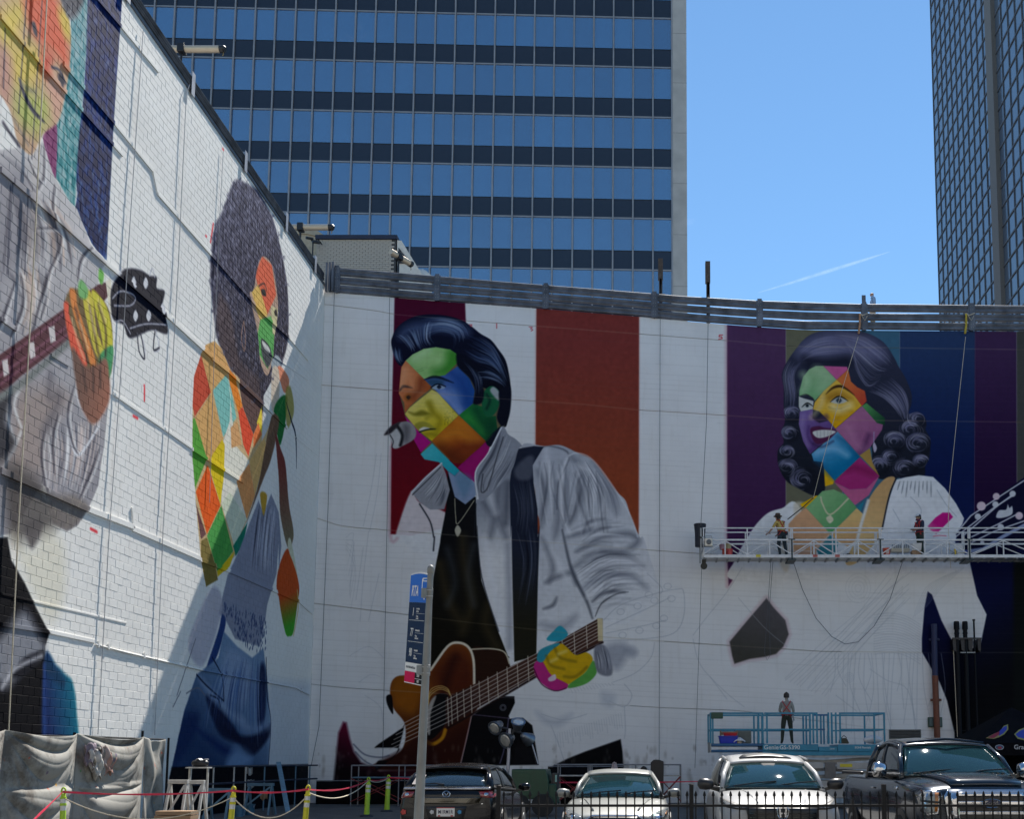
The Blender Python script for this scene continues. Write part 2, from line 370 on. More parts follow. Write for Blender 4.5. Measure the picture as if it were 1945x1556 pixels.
# grey lozenge with a dark red halo
loz = c7(450, 383, 490, 435, 550, 500, 568, 575, 540, 640, 500, 680, 440, 695, 360, 706, 280, 732, 268, 690, 254, 615, 350, 500)
cf.fill(loz, (150, 60, 80), soft=9, alpha=.45, smooth=False); cf.fill(loz, (92, 88, 92), soft=1.5, smooth=False, grad=((70, 68, 62), (1450, 1150), (1420, 1250)))
# ---------------- painted woman (generic smiling figure)
INK = (30, 32, 44)
hairL = wd(250, 180, 300, 120, 370, 70, 480, 40, 700, 40, 860, 60, 1000, 140, 1090, 270, 1130, 350, 1190, 450, 1240, 580, 1240, 680, 1215, 760, 1290, 745, 1350, 780, 1372, 850, 1365, 900, 1405, 980, 1405, 1060, 1395, 1150, 1360, 1220, 1350, 1300, 1220, 1310, 1050, 1325, 950, 1320, 900, 1200, 860, 1000, 500, 900, 480, 1190, 492, 1350, 480, 1440, 400, 1475, 260, 1412, 150, 1340, 85, 1210, 80, 1080, 130, 1010, 110, 915, 140, 830, 130, 690, 130, 540, 115, 410, 170, 290)
mH = cf.fill(hairL, (52, 54, 76), soft=1, grad=((26, 30, 42), (1600, 660), (1600, 880))); cH = cf.full(mH)
SIL = [(150, 146, 172), (112, 110, 140), (176, 172, 190), (84, 84, 112)]
cf.fill(wd(260, 170, 480, 60, 800, 70, 1000, 200, 980, 300, 700, 260, 420, 290, 270, 260), (118, 116, 150), soft=14, alpha=.75, clip=cH)
cf.fill(wd(300, 260, 500, 280, 690, 260, 700, 350, 420, 345, 340, 380), (24, 26, 42), soft=9, alpha=.8, clip=cH)
cf.between(wd(270, 200, 380, 120, 520, 80, 640, 90), wd(300, 300, 420, 250, 600, 230, 760, 260), 50, SIL, w=2, alpha=.35, clip=cH)
cf.between(wd(560, 60, 800, 80, 1000, 200, 1090, 330), wd(740, 200, 760, 380, 860, 540, 980, 440), 60, SIL, w=2, alpha=.4, clip=cH)
cf.between(wd(860, 560, 1000, 620, 1120, 740, 1180, 860), wd(1060, 440, 1180, 560, 1220, 700, 1200, 800), 60, SIL, w=2, alpha=.5, clip=cH)
cf.between(wd(180, 300, 130, 420, 150, 600, 140, 760), wd(290, 310, 220, 420, 240, 600, 220, 740), 40, SIL, w=2, alpha=.4, clip=cH)
for cx_, cy_, R in ((960, 1210, 70), (1180, 1240, 80), (1230, 900, 80), (300, 1330, 90), (160, 1230, 70), (200, 760, 60), (1290, 800, 66), (1060, 1140, 70), (1090, 1000, 80), (1300, 1020, 90), (160, 1090, 50), (180, 930, 60), (1320, 1180, 60)):
    tl0 = cf.rng.uniform(2.6, 4.2)
    for k in range(44):
        a0 = tl0 + cf.rng.normal(0, .95); r_ = R * (.25 + .85 * cf.rng.random()); ex = cf.rng.uniform(-.12, .12) * R; stp = cf.rng.uniform(.25, .5); sq = cf.rng.uniform(.65, 1.0)
        cf.stroke(wd(*sum([[cx_ + ex + r_ * (1 + .05 * q) * cos(a0 + q * stp), cy_ + ex + r_ * sq * (1 + .05 * q) * sin(a0 + q * stp)] for q in range(6)], [])), SIL[k % 4], w=1.8, soft=.9, alpha=cf.rng.uniform(.25, .75), taper=.95, clip=cH)
    cf.stroke(wd(*sum([[cx_ + R * 1.1 * cos(tl0 + 2.4 + q * .5), cy_ + R * 1.1 * sin(tl0 + 2.4 + q * .5)] for q in range(6)], [])), (10, 12, 20), w=7, soft=6, alpha=.55, taper=.8, clip=cH)
# her face: plain facets
fc = lambda col, *a, **k: cf.full(cf.fill(wd(*a), col, soft=.8, smooth=False, **k))
fc((152, 186, 138), 410, 345, 475, 345, 590, 465, 480, 560, 400, 650, 385, 620, 330, 590, 270, 605, 262, 690, 268, 560, 300, 440, 350, 375, grad=((120, 176, 120), (1545, 700), (1530, 760)))
fc((206, 206, 200), 262, 610, 300, 625, 390, 650, 385, 720, 280, 742, 262, 700)
fc((206, 92, 148), 475, 345, 680, 352, 690, 375, 590, 465)
fc((222, 118, 60), 690, 375, 715, 480, 770, 530, 835, 562, 852, 650, 810, 695, 740, 600, 640, 510, 590, 465, grad=((200, 70, 50), (1610, 720), (1640, 765)))
yel = fc((236, 186, 70), 590, 465, 480, 560, 400, 660, 385, 722, 440, 740, 520, 820, 580, 892, 810, 692, 740, 600, 640, 510, grad=((222, 160, 10), (1600, 760), (1610, 805)))
pur = fc((122, 96, 158), 270, 742, 385, 722, 380, 800, 440, 840, 520, 820, 580, 892, 592, 922, 480, 1010, 360, 1112, 300, 1000, 262, 850, grad=((92, 60, 120), (1520, 790), (1550, 850)))
chk = fc((176, 108, 146), 812, 693, 580, 893, 790, 1122, 880, 1055, 985, 900, 1000, 820, 935, 830, grad=((150, 86, 130), (1600, 800), (1640, 850)))
fc((90, 160, 90), 812, 693, 850, 668, 1010, 800, 1010, 860, 940, 840, grad=((20, 60, 40), (1640, 770), (1680, 805)))
blu = fc((104, 168, 210), 600, 917, 372, 1110, 392, 1172, 470, 1182, 482, 1240, 570, 1342, 792, 1137, grad=((6, 112, 158), (1560, 840), (1590, 890)))
mag = fc((172, 44, 116), 792, 1140, 568, 1352, 700, 1420, 850, 1412, 962, 1302)
fc((178, 140, 72), 790, 1122, 880, 1060, 900, 1180, 960, 1300)
fc((232, 178, 20), 482, 1240, 570, 1342, 560, 1372, 490, 1392)
fc((196, 96, 140), 568, 1355, 700, 1420, 850, 1412, 962, 1302, 870, 1470, 750, 1556)
cf.fill(wd(478, 1240, 390, 1172, 470, 1185, 575, 1345, 470, 1260), (30, 96, 140), soft=5, alpha=.5)
# simple features
cf.stroke(wd(270, 606, 330, 592, 400, 640), (56, 60, 50), w=2.0, soft=.9, taper=.9); cf.stroke(wd(498, 590, 560, 535, 640, 525, 745, 598), (70, 44, 22), w=6, soft=1.5, taper=.9)
cf.fill(wd(500, 600, 600, 560, 720, 620, 690, 640, 560, 650, 510, 650), (150, 96, 20), soft=8, alpha=.6)
for ex, ey, s_ in ((610, 645, 1.0), (335, 690, .62)):
    cf.fill(wd(ex - 70 * s_, ey + 10, ex, ey - 32 * s_, ex + 70 * s_, ey + 5, ex, ey + 30 * s_), (196, 196, 190), soft=1); cf.fill(wd(ex - 26 * s_, ey, ex, ey - 26 * s_, ex + 26 * s_, ey, ex, ey + 26 * s_), (70, 86, 96), soft=1); cf.fill(wd(ex - 10, ey, ex, ey - 10, ex + 10, ey, ex, ey + 10), (10, 12, 16), soft=.8)
    cf.stroke(wd(ex - 74 * s_, ey + 12, ex, ey - 36 * s_, ex + 80 * s_, ey + 4), (24, 22, 22), w=2.6, soft=.9, taper=.6)
cf.stroke(wd(470, 620, 450, 690, 400, 760, 372, 790), (236, 214, 160), w=7, soft=6, alpha=.6); cf.fill(wd(375, 780, 430, 800, 500, 760, 525, 800, 480, 825, 420, 832), (84, 56, 84), soft=4, alpha=.65)
cf.fill(wd(362, 890, 430, 868, 480, 880, 585, 905, 520, 990, 430, 1026, 380, 980), (84, 34, 70), soft=1.5); cf.fill(wd(388, 915, 480, 900, 582, 915, 520, 955, 440, 972, 396, 950), (214, 212, 206), soft=1)
cf.lines([wd(420, 908, 422, 960), wd(450, 904, 452, 966), wd(482, 900, 484, 962), wd(514, 902, 514, 952), wd(545, 906, 544, 940)], (150, 146, 150), w=1, soft=.6, alpha=.7)
cf.strokes([wd(300, 780, 290, 900, 340, 1040)], (170, 150, 196), w=8, soft=6, alpha=.5, clip=pur); cf.strokes([wd(600, 960, 700, 1030, 780, 1130)], (20, 90, 130), w=10, soft=6, alpha=.6, clip=blu); cf.strokes([wd(420, 1100, 560, 1060, 680, 1120)], (150, 196, 226), w=10, soft=7, alpha=.7, clip=blu)
cf.strokes([wd(640, 1250, 760, 1230, 900, 1280)], (120, 20, 70), w=14, soft=8, alpha=.6, clip=mag); cf.strokes([wd(870, 950, 830, 1050, 800, 1100)], (60, 30, 70), w=9, soft=6, alpha=.6, clip=chk)
cf.stroke(wd(300, 420, 330, 480, 300, 560), (186, 214, 170), w=12, soft=8, alpha=.6); cf.stroke(wd(420, 380, 500, 450, 460, 540), (176, 206, 160), w=16, soft=10, alpha=.5); cf.stroke(wd(350, 870, 340, 960, 400, 1050), (70, 44, 100), w=3, soft=3, alpha=.7); cf.stroke(wd(600, 800, 640, 760, 720, 740), (206, 140, 10), w=6, soft=5, alpha=.6); cf.stroke(wd(520, 700, 600, 720, 700, 690), (160, 110, 20), w=2, soft=1.5, alpha=.6); cf.stroke(wd(700, 900, 740, 1000, 800, 1060), (206, 140, 176), w=14, soft=10, alpha=.5, clip=chk); cf.stroke(wd(390, 1020, 460, 1050, 560, 1000), (40, 20, 50), w=3, soft=3, alpha=.6)
cf.strokes([wd(560, 700, 620, 730, 700, 690)], (250, 232, 180), w=14, soft=8, alpha=.7, clip=yel)
cf.fill(wd(905, 1040, 918, 1010, 940, 1060, 920, 1098), (186, 176, 196), soft=1); cf.stroke(wd(915, 920, 914, 1010), (160, 160, 190), w=1.5, soft=.6)
# chest, straps, blouse
blouse = [(1690, 945), (1700, 912), (1720, 907), (1745, 903), (1772, 906), (1795, 928), (1816, 957), (1831, 985), (1828, 996), (1820, 1008), (1814, 1030), (1838, 1068), (1840, 1090), (1640, 1090)]
cf.fill(blouse, (232, 231, 232), soft=1, smooth=False)
cf.fill([(1516, 960), (1485, 966), (1460, 974), (1440, 992), (1424, 1014), (1406, 1044), (1394, 1068), (1386, 1100), (1480, 1112), (1560, 1080)], (232, 231, 230), soft=1.2)
cf.fill([(1508, 958), (1530, 960), (1500, 1000), (1480, 1060), (1496, 1085), (1510, 1010)], (214, 200, 176), soft=3, alpha=.7)
cf.fill(st(1215, 110, 1400, 10, 1440, 20, 1280, 150, 1240, 150), (232, 178, 10), soft=.8, smooth=False)
cf.fill(st(1280, 150, 1470, -40, 1600, -60, 1740, 0, 1870, 150, 1560, 460), (132, 182, 124), soft=.8, smooth=False, grad=((96, 160, 100), (1560, 950), (1610, 990)))
cf.fill(st(1250, 170, 1280, 150, 1560, 455, 1350, 650, 1080, 640, 1080, 340, 1160, 250), (216, 164, 122), soft=1.2, smooth=False)
cf.fill(st(1870, 152, 1945, 230, 1900, 500, 1760, 600, 1620, 520, 1565, 460), (226, 188, 120), soft=1, smooth=False, grad=((216, 160, 112), (1610, 980), (1630, 1040)))
cf.fill(st(1560, 462, 1660, 560, 1600, 700, 1440, 720, 1400, 640), (62, 138, 148), soft=1, smooth=False)
cf.fill(st(1350, 655, 1560, 460, 1400, 650, 1400, 720, 1100, 720, 1080, 640), (206, 160, 130), soft=2, smooth=False)
cf.fill(st2(40, 150, 130, 70, 90, 190), (40, 130, 150), soft=.8, smooth=False)
cf.fill(c6(1150, 1230, 1212, 1222, 1180, 1310, 1140, 1490, 1120, 1560, 1000, 1700, 930, 1700, 1010, 1530, 1060, 1350), (206, 160, 106), soft=1, grad=((226, 186, 126), (1680, 920), (1640, 1010)))
cf.stroke(c6(1218, 1225, 1180, 1320, 1145, 1480, 1140, 1510), INK, w=3, soft=1); cf.stroke(c6(1060, 1350, 1010, 1520, 985, 1640), (226, 222, 214), w=6, soft=2)
cf.stroke(c6(790, 1330, 800, 1370, 845, 1430, 945, 1340), (214, 206, 168), w=3, soft=1); cf.fill(c6(820, 1450, 845, 1435, 862, 1460, 840, 1480), (222, 214, 180), soft=1)
cf.strokes([c6(1240 + i * 22, 1240, 1225 + i * 24, 1290 + (i % 3) * 20) for i in range(9)], (86, 90, 100), w=2.2, soft=1.2, alpha=.7, taper=.8)
cf.strokes([c6(1300, 1330, 1360, 1400, 1340, 1490), c6(1200, 1400, 1240, 1470), c6(1450, 1290, 1500, 1370, 1560, 1440)], (140, 146, 156), w=1.2, soft=.8, alpha=.6)
cf.fill(st2(850, 360, 940, 260, 1020, 205, 1100, 205, 1138, 255, 1040, 355, 945, 450, 880, 400), (204, 22, 130), soft=1, smooth=False, grad=((226, 110, 160), (1785, 1000), (1776, 1012)))
cf.stroke(st2(915, 475, 980, 465, 1060, 470), (220, 90, 110), w=1.5, soft=1)
# painted guitar neck at the right edge
cf.fill(st2(1170, 450, 1240, 350, 1340, 240, 1600, 60, 1750, -60, 2100, -300, 2100, 500, 1700, 720, 1340, 760, 1290, 760), (10, 10, 42), soft=1, smooth=False)
for a in (st2(1175, 440, 1340, 240, 1700, 0, 1945, -160), st2(1180, 470, 1600, 150, 1820, 10), st2(1240, 480, 1640, 130, 1840, -20), st2(1350, 480, 1640, 340, 1860, 225), st2(1350, 545, 1600, 420, 1945, 300, 2050, 240)):
    cf.stroke(a, (206, 206, 212), w=2.6, soft=.8, smooth=False)
cf.stroke(st2(1340, 640, 1480, 620, 1700, 480, 1945, 350), (150, 160, 190), w=7, soft=1, smooth=False)
for x, y, R in ((1460, 130, 52), (1630, 20, 40), (1620, 110, 36), (1420, 250, 36), (1680, 370, 38), (1890, 240, 44), (1815, -10, 36), (1470, 545, 24)):
    cf.fill(st2(*sum([[x + R * cos(q * .785), y + R * sin(q * .785)] for q in range(8)], [])), (222, 198, 206) if R > 39 else (206, 206, 210), soft=1)
cf.fill(st2(1630, 260, 1660, 180, 1740, 170, 1760, 110, 1780, 150, 1810, 130, 1810, 220, 1720, 260), (206, 206, 210), soft=1)
# pencil sketch of the unfinished skirt and waist
PEN = (176, 180, 186)
for i in range(26):
    x = 1585 + i * 8 + cf.rng.uniform(-3, 3); y0 = 1242; y1 = cf.rng.uniform(1300, 1420)
    cf.stroke([(x, y0), (x + cf.rng.uniform(-6, 8), (y0 + y1) / 2), (x + cf.rng.uniform(-14, 22), y1)], PEN, w=1, soft=.7, alpha=.7)
for i in range(16):
    y = 1155 + i * 5; cf.stroke([(1660, y + 14), (1690, y + 10), (1720, y + 16), (1748, y + 32)], PEN, w=1, soft=.7, alpha=.55)
for i in range(12):
    cf.stroke([(1490 + i * 7 + cf.rng.uniform(-6, 6), 1290 + i * 3), (1590 + i * 4 + cf.rng.uniform(-6, 6), 1200 + i * 3), (1740 - cf.rng.uniform(0, 60), 1085 + i * 5)], PEN, w=1, soft=.7, alpha=.5)
for i in range(5):
    cf.stroke([(1630 + 6 * i * cos(q * .7), 1118 + 7 * i * sin(q * .7)) for q in range(10)], PEN, w=1, soft=.7, alpha=.3)
for i in range(4):
    cf.stroke([(1613 + 3 * i * cos(q * .7), 1288 + 3 * i * sin(q * .7)) for q in range(10)], PEN, w=1, soft=.7, alpha=.5)
cf.strokes([c7(60, 580, 120, 500, 240, 350, 320, 220), c7(60, 600, 100, 740, 230, 880, 330, 960), c7(300, 380, 440, 540, 560, 640), c7(820, 900, 930, 985), c7(150, 800, 240, 920), c7(920, 860, 900, 1100), c7(1000, 760, 1090, 820, 1200, 870, 1240, 1060)], PEN, w=1.2, soft=.8, alpha=.6)
for i in range(8):
    cf.stroke(c7(1500 - i * 14, 220 + i * 6, 1380 - i * 12, 330, 1300 - i * 10, 430 + i * 8), PEN, w=1, soft=.7, alpha=.4)
# ---------------- painted man with guitar (generic figure)
# jacket
jk = c4(1020, 1040, 1150, 1040, 1240, 1035, 1340, 1080, 1420, 1120, 1500, 1220, 1560, 1300, 1610, 1350, 1640, 1440, 1690, 1556) + c5(1600, 60, 1640, 180, 1680, 320, 1660, 400, 1500, 520, 1380, 500, 1300, 560, 1200, 600, 1150, 640, 1040, 640, 1030, 300, 1050, 0) + c4(1100, 1400, 1090, 1250)
mJ = cf.fill(jk, (178, 181, 190), soft=1.2, grad=((230, 230, 231), (1050, 900), (1185, 1170))); cJ = cf.full(mJ)
G1, G2, G3, G4 = (84, 88, 100), (128, 132, 145), (236, 236, 240), (52, 56, 68)
for a, c_, w_, s_, al in ((c4(1120, 1060, 1180, 1040, 1290, 1090, 1230, 1250, 1220, 1400), G4, 3, 2, .7), (c4(1230, 1250, 1240, 1400, 1210, 1556), G1, 16, 9, .6), (c4(1300, 1100, 1370, 1200, 1330, 1400, 1270, 1500), G1, 12, 8, .6), (c4(1290, 1090, 1250, 1200, 1250, 1420, 1300, 1556), G3, 7, 4, .8),
                       (c4(1430, 1130, 1520, 1300, 1560, 1420), G2, 18, 9, .7), (c4(1340, 1150, 1440, 1220, 1400, 1400), G3, 12, 8, .7), (c4(1110, 1180, 1150, 1300, 1130, 1500), G1, 10, 7, .6), (c4(1160, 1060, 1170, 1200, 1200, 1300), G3, 12, 8, .6),
                       (c5(1170, 20, 1210, 200, 1250, 300, 1300, 400, 1330, 490), G4, 6, 3, .85), (c5(1190, 60, 1300, 30, 1420, 0), G1, 8, 6, .6), (c5(1250, 130, 1380, 60, 1520, 40, 1570, 80, 1500, 130, 1380, 130), G1, 12, 7, .65), (c5(1230, 220, 1340, 150, 1480, 150, 1600, 220), G1, 13, 8, .6), (c5(1260, 270, 1400, 200, 1560, 200, 1640, 280), G3, 12, 7, .8),
                       (c5(1280, 330, 1380, 270, 1520, 260, 1620, 330), G2, 12, 8, .7), (c5(1330, 400, 1400, 350, 1500, 350), G4, 7, 4, .7), (c5(1345, 480, 1380, 410, 1460, 360, 1520, 350), (40, 42, 50), 3, 1.5, .8), (c5(1300, 380, 1420, 300, 1560, 300), G3, 9, 6, .7),
                       (c5(1060, 60, 1120, 200, 1100, 300), G1, 9, 7, .6), (c5(1080, 300, 1140, 270, 1220, 250, 1240, 310), G1, 9, 6, .7), (c5(1070, 440, 1120, 420, 1140, 380), G4, 6, 4, .7), (c5(1060, 520, 1160, 540, 1240, 480), G2, 16, 10, .6), (c5(1110, 120, 1160, 220, 1200, 290), G3, 10, 7, .7)):
    cf.stroke(a, c_, w=w_, soft=s_, alpha=al, taper=.7, clip=cJ)
cf.between(c4(1240, 1100, 1300, 1300, 1250, 1556), c4(1440, 1140, 1560, 1320, 1600, 1500), 40, [G1, G3, G2], w=3, alpha=.35, clip=cJ)
cf.between(c5(1230, 240, 1400, 140, 1580, 150), c5(1330, 430, 1440, 330, 1600, 320), 30, [G1, G3, G4], w=3, alpha=.35, clip=cJ)
cf.stroke(c4(1290, 1095, 1340, 1080, 1430, 1125, 1560, 1300, 1640, 1440, 1680, 1556), (232, 234, 240), w=2.5, soft=1.5, alpha=.7)
for k in range(46):
    y = 20 + k * 10; x0 = 1190 + k * 3.2; sg = cf.rng.uniform(-40, 40); L_ = cf.rng.uniform(90, 260)
    cf.stroke(c5(x0 + cf.rng.uniform(0, 120), y, x0 + L_ * .5 + 60, y - 45 + sg * .6, x0 + L_ + 90, y - 50 + sg), [G1, G3, G4, G3][k % 4], w=cf.rng.uniform(1.5, 6), soft=cf.rng.uniform(1.5, 4), alpha=cf.rng.uniform(.2, .55) * (1 - k / 70), taper=.95, clip=cJ)
for k in range(26):
    x = 1120 + k * 14; cf.stroke(c4(x, 1090 + k * 4 + cf.rng.uniform(0, 60), x + cf.rng.uniform(-30, 40), 1250 + k * 3, x + cf.rng.uniform(-60, 60), 1420 + cf.rng.uniform(0, 130)), [G1, G3, G4][k % 3], w=cf.rng.uniform(1.5, 5), soft=cf.rng.uniform(1.5, 4), alpha=cf.rng.uniform(.25, .5), taper=.95, clip=cJ)
# open jacket front and shirt
cf.fill(c4(440, 1360, 390, 1300, 300, 1556) + c5(300, 60, 480, 200, 520, 80, 560, -60), (230, 230, 231), soft=2, alpha=.9)
sh = c4(600, 1180, 640, 1320, 760, 1330, 770, 1556) + c5(715, 0, 740, 260, 830, 560, 890, 700, 700, 660, 600, 615, 520, 690, 470, 760, 480, 300, 520, 90) + c4(560, 1556, 590, 1400)
mS = cf.fill(sh, (12, 13, 18), soft=1, smooth=False, grad=((20, 17, 8), (850, 1000), (880, 1200))); cS = cf.full(mS)
for a in (c5(640, 60, 650, 200, 690, 400, 640, 560), c5(520, 200, 560, 380, 620, 500), c5(780, 420, 760, 520, 820, 640)): cf.stroke(a, (62, 52, 30), w=16, soft=10, alpha=.7, clip=cS)
for a in (c5(560, 120, 600, 300, 560, 420), c5(700, 100, 670, 260, 700, 420)): cf.stroke(a, (70, 76, 82), w=9, soft=8, alpha=.55, clip=cS)
cf.stroke(c4(640, 1340, 645, 1440, 660, 1480, 750, 1350), (196, 188, 160), w=1.6, soft=.7); cf.fill(c4(640, 1520, 656, 1490, 676, 1520, 656, 1556), (186, 180, 160), soft=1); 
lap = c4(760, 1350, 960, 1180, 965, 1556) + c5(905, 0, 905, 300, 912, 716, 880, 690, 830, 560, 740, 290, 715, 0)
mL = cf.fill(lap, (150, 154, 164), soft=1, smooth=False, grad=((230, 229, 229), (920, 970), (925, 1060))); cL = cf.full(mL)
for a, c_ in ((c4(800, 1360, 860, 1450, 840, 1556), G1), (c4(900, 1250, 880, 1400, 930, 1556), G1), (c4(940, 1250, 930, 1480), G4), (c5(760, 60, 800, 300, 860, 560), G3), (c5(880, 100, 890, 400, 890, 640), G2), (c4(830, 1300, 870, 1420), G3)): cf.stroke(a, c_, w=10, soft=7, alpha=.6, clip=cL)
cf.stroke(c4(760, 1370, 750, 1556), (30, 32, 40), w=2, soft=1); cf.stroke(c5(716, 0, 742, 270, 832, 560), (60, 62, 70), w=2, soft=1)
cf.stroke(c4(440, 1370, 500, 1470, 520, 1556) + c5(490, 60, 485, 130), (40, 42, 52), w=3, soft=1, alpha=.9)
# strap
sp_ = c4(1000, 1055, 1090, 1040, 1145, 1045, 1082, 1150, 1088, 1250, 1110, 1400, 1112, 1556) + c5(1050, 0, 1040, 300, 1032, 690, 915, 722, 905, 300, 900, 0) + c4(958, 1556, 952, 1250, 965, 1150)
mP = cf.fill(sp_, (30, 36, 54), soft=1, smooth=False, grad=((34, 32, 20), (1000, 1040), (1000, 1190))); cP = cf.full(mP)
cf.between(c4(970, 1250, 1000, 1400, 970, 1556), c4(1080, 1200, 1100, 1400, 1110, 1556), 50, [(84, 92, 112), (64, 70, 88), (14, 16, 26)], w=2.5, alpha=.5, clip=cP); cf.between(c5(910, 20, 960, 200, 920, 420), c5(1040, 0, 1040, 200, 1000, 460), 40, [(84, 92, 112), (14, 16, 26)], w=2.5, alpha=.4, clip=cP)
cf.fill(c4(980, 1170, 1050, 1100, 1090, 1110, 1075, 1220, 1000, 1230), (92, 96, 110), soft=4, alpha=.8, clip=cP)
# hair
hair = hd(120, 380, 135, 300, 170, 230, 240, 165, 350, 110, 480, 90, 650, 100, 800, 140, 900, 200, 1000, 280, 1100, 340, 1180, 440, 1245, 540, 1280, 680, 1300, 850, 1292, 1000, 1270, 1130, 1245, 1200, 1200, 1185, 1120, 1220, 1000, 1000, 700, 700, 440, 500, 330, 490, 270, 550, 222, 600, 165, 545)
mh = cf.fill(hair, (12, 17, 42), soft=1, grad=((6, 10, 24), (860, 620), (900, 760))); ch = cf.full(mh)
HB = [(116, 140, 172), (84, 106, 142), (176, 190, 210), (52, 70, 110)]
cf.fill(hd(200, 260, 330, 180, 600, 160, 860, 230, 860, 290, 600, 250, 330, 270, 220, 330), (84, 102, 140), soft=12, alpha=.75, clip=ch)
cf.between(hd(150, 300, 220, 330, 300, 420, 320, 480), hd(560, 130, 520, 200, 500, 320, 560, 400), 70, HB, w=2.4, alpha=.45, clip=ch)
cf.between(hd(420, 130, 640, 130, 830, 200, 900, 330), hd(480, 330, 600, 260, 740, 300, 740, 440), 60, HB, w=2.4, alpha=.42, clip=ch)
cf.between(hd(1000, 300, 1120, 400, 1200, 560, 1270, 760), hd(960, 740, 1060, 720, 1180, 760, 1270, 860), 50, HB, w=2.2, alpha=.45, clip=ch)
cf.between(hd(880, 280, 1000, 330, 1140, 440, 1240, 600), hd(840, 480, 960, 560, 1100, 600, 1240, 720), 40, [HB[3], HB[1]], w=2.2, alpha=.4, clip=ch)
cf.between(hd(125, 400, 150, 500, 210, 600), hd(230, 440, 220, 520, 250, 580), 30, HB, w=2, alpha=.5, clip=ch)
# facets of the face
cf.fill(hd(262, 550, 440, 430, 700, 436, 900, 700, 1000, 800, 1240, 900, 1240, 1190, 1060, 1340, 830, 1550, 560, 1500, 420, 1450, 340, 1320, 255, 1080, 200, 870), (110, 100, 70), soft=1, smooth=False)
ff = lambda col, *a, **k: cf.full(cf.fill(hd(*a), col, soft=.8, smooth=False, **k))
gF = ff((152, 200, 122), 262, 545, 330, 485, 440, 430, 560, 412, 700, 436, 765, 480, 775, 560, 650, 690, 560, 705, 440, 725, grad=((60, 150, 40), (835, 680), (868, 690)))
oF = ff((216, 130, 84), 262, 545, 440, 725, 520, 812, 400, 905, 290, 1012, 255, 1062, 248, 960, 195, 870, 205, 760, 220, 610, grad=((170, 84, 40), (770, 720), (815, 745)))
bF = ff((82, 112, 178), 650, 690, 775, 600, 890, 720, 942, 840, 928, 965, 788, 1082, 580, 862, 510, 792, 440, 725, 560, 705, grad=((30, 84, 160), (840, 740), (895, 745)))
yF = ff((222, 206, 96), 520, 832, 580, 862, 782, 1087, 520, 1337, 400, 1242, 330, 1172, 255, 1072, 300, 1010, grad=((206, 178, 14), (800, 770), (850, 820)))
jF = ff((196, 108, 26), 785, 1087, 1060, 1347, 830, 1556, 730, 1556, 520, 1337, grad=((130, 52, 20), (860, 810), (880, 870)))
eF = ff((28, 116, 56), 928, 968, 1020, 1000, 1060, 1100, 1150, 1090, 1165, 1215, 1205, 1185, 1060, 1345, 788, 1084, grad=((14, 70, 48), (910, 780), (940, 830)))
cf.fill(hd(1015, 900, 1050, 830, 1110, 796, 1175, 840, 1192, 920, 1165, 1030, 1110, 1095, 1050, 1090, 1015, 1010), (24, 98, 62), soft=1.2); cf.fill(hd(1095, 830, 1130, 805, 1185, 860, 1180, 940, 1110, 870), (168, 176, 178), soft=2); cf.stroke(hd(1060, 880, 1090, 940, 1060, 1020), (8, 40, 34), w=5, soft=3, alpha=.8)
mgF = ff((178, 20, 128), 255, 1092, 330, 1172, 400, 1252, 512, 1352, 412, 1452, 345, 1330)
cy = cf.full(cf.fill(c4(512, 1026, 445, 1086, 468, 1116, 550, 1132, 600, 1182, 640, 1212, 668, 1180), (70, 186, 196), soft=.8, smooth=False, grad=((30, 160, 176), (810, 860), (870, 890))))
cf.fill(c4(850, 1010, 818, 1014, 684, 1136, 656, 1164, 758, 1252, 770, 1180, 830, 1075), (158, 18, 106), soft=.8, smooth=False); cf.fill(c4(668, 1180, 640, 1212, 600, 1182, 640, 1330, 700, 1372, 760, 1322, 758, 1254), (134, 152, 182), soft=1, smooth=False)
cf.fill(c4(640, 1212, 690, 1330, 740, 1240, 700, 1200), (86, 126, 156), soft=6, alpha=.6)
# plain features
for sb in (hd(770, 470, 920, 560, 1010, 780, 1035, 850, 1012, 960, 928, 970, 944, 840, 890, 718, 775, 600), hd(1185, 850, 1290, 800, 1295, 1000, 1265, 1130, 1215, 1195, 1160, 1110, 1185, 980)): cf.full(cf.fill(sb, (9, 13, 30), soft=2))
cf.between(hd(800, 520, 930, 680, 960, 900), hd(980, 640, 1020, 760, 1010, 900), 26, HB[1:], w=1.6, alpha=.3)
cf.fill(c4(815, 1010, 860, 960, 908, 928, 870, 1010, 840, 1045), (16, 20, 36), soft=1)
cf.stroke(hd(205, 845, 240, 800, 330, 815), (46, 34, 40), w=6, soft=1.5, taper=.7); cf.stroke(hd(445, 735, 560, 705, 735, 765), (20, 26, 44), w=6, soft=1.5, taper=.8)
cf.fill(hd(450, 740, 560, 720, 640, 745, 620, 800, 520, 800), (30, 64, 84), soft=5, alpha=.7, clip=bF); cf.fill(hd(520, 812, 570, 782, 640, 800, 640, 822, 560, 832), (150, 170, 190), soft=1); cf.fill(hd(570, 805, 592, 785, 614, 806, 592, 826), (14, 22, 40), soft=1); cf.stroke(hd(512, 812, 575, 776, 655, 800), (12, 18, 34), w=2.4, soft=.9)
cf.fill(hd(250, 900, 290, 868, 325, 890, 310, 935, 270, 945), (150, 84, 30), soft=3, alpha=.8); cf.fill(hd(268, 905, 292, 888, 312, 906, 290, 930), (50, 40, 34), soft=1)
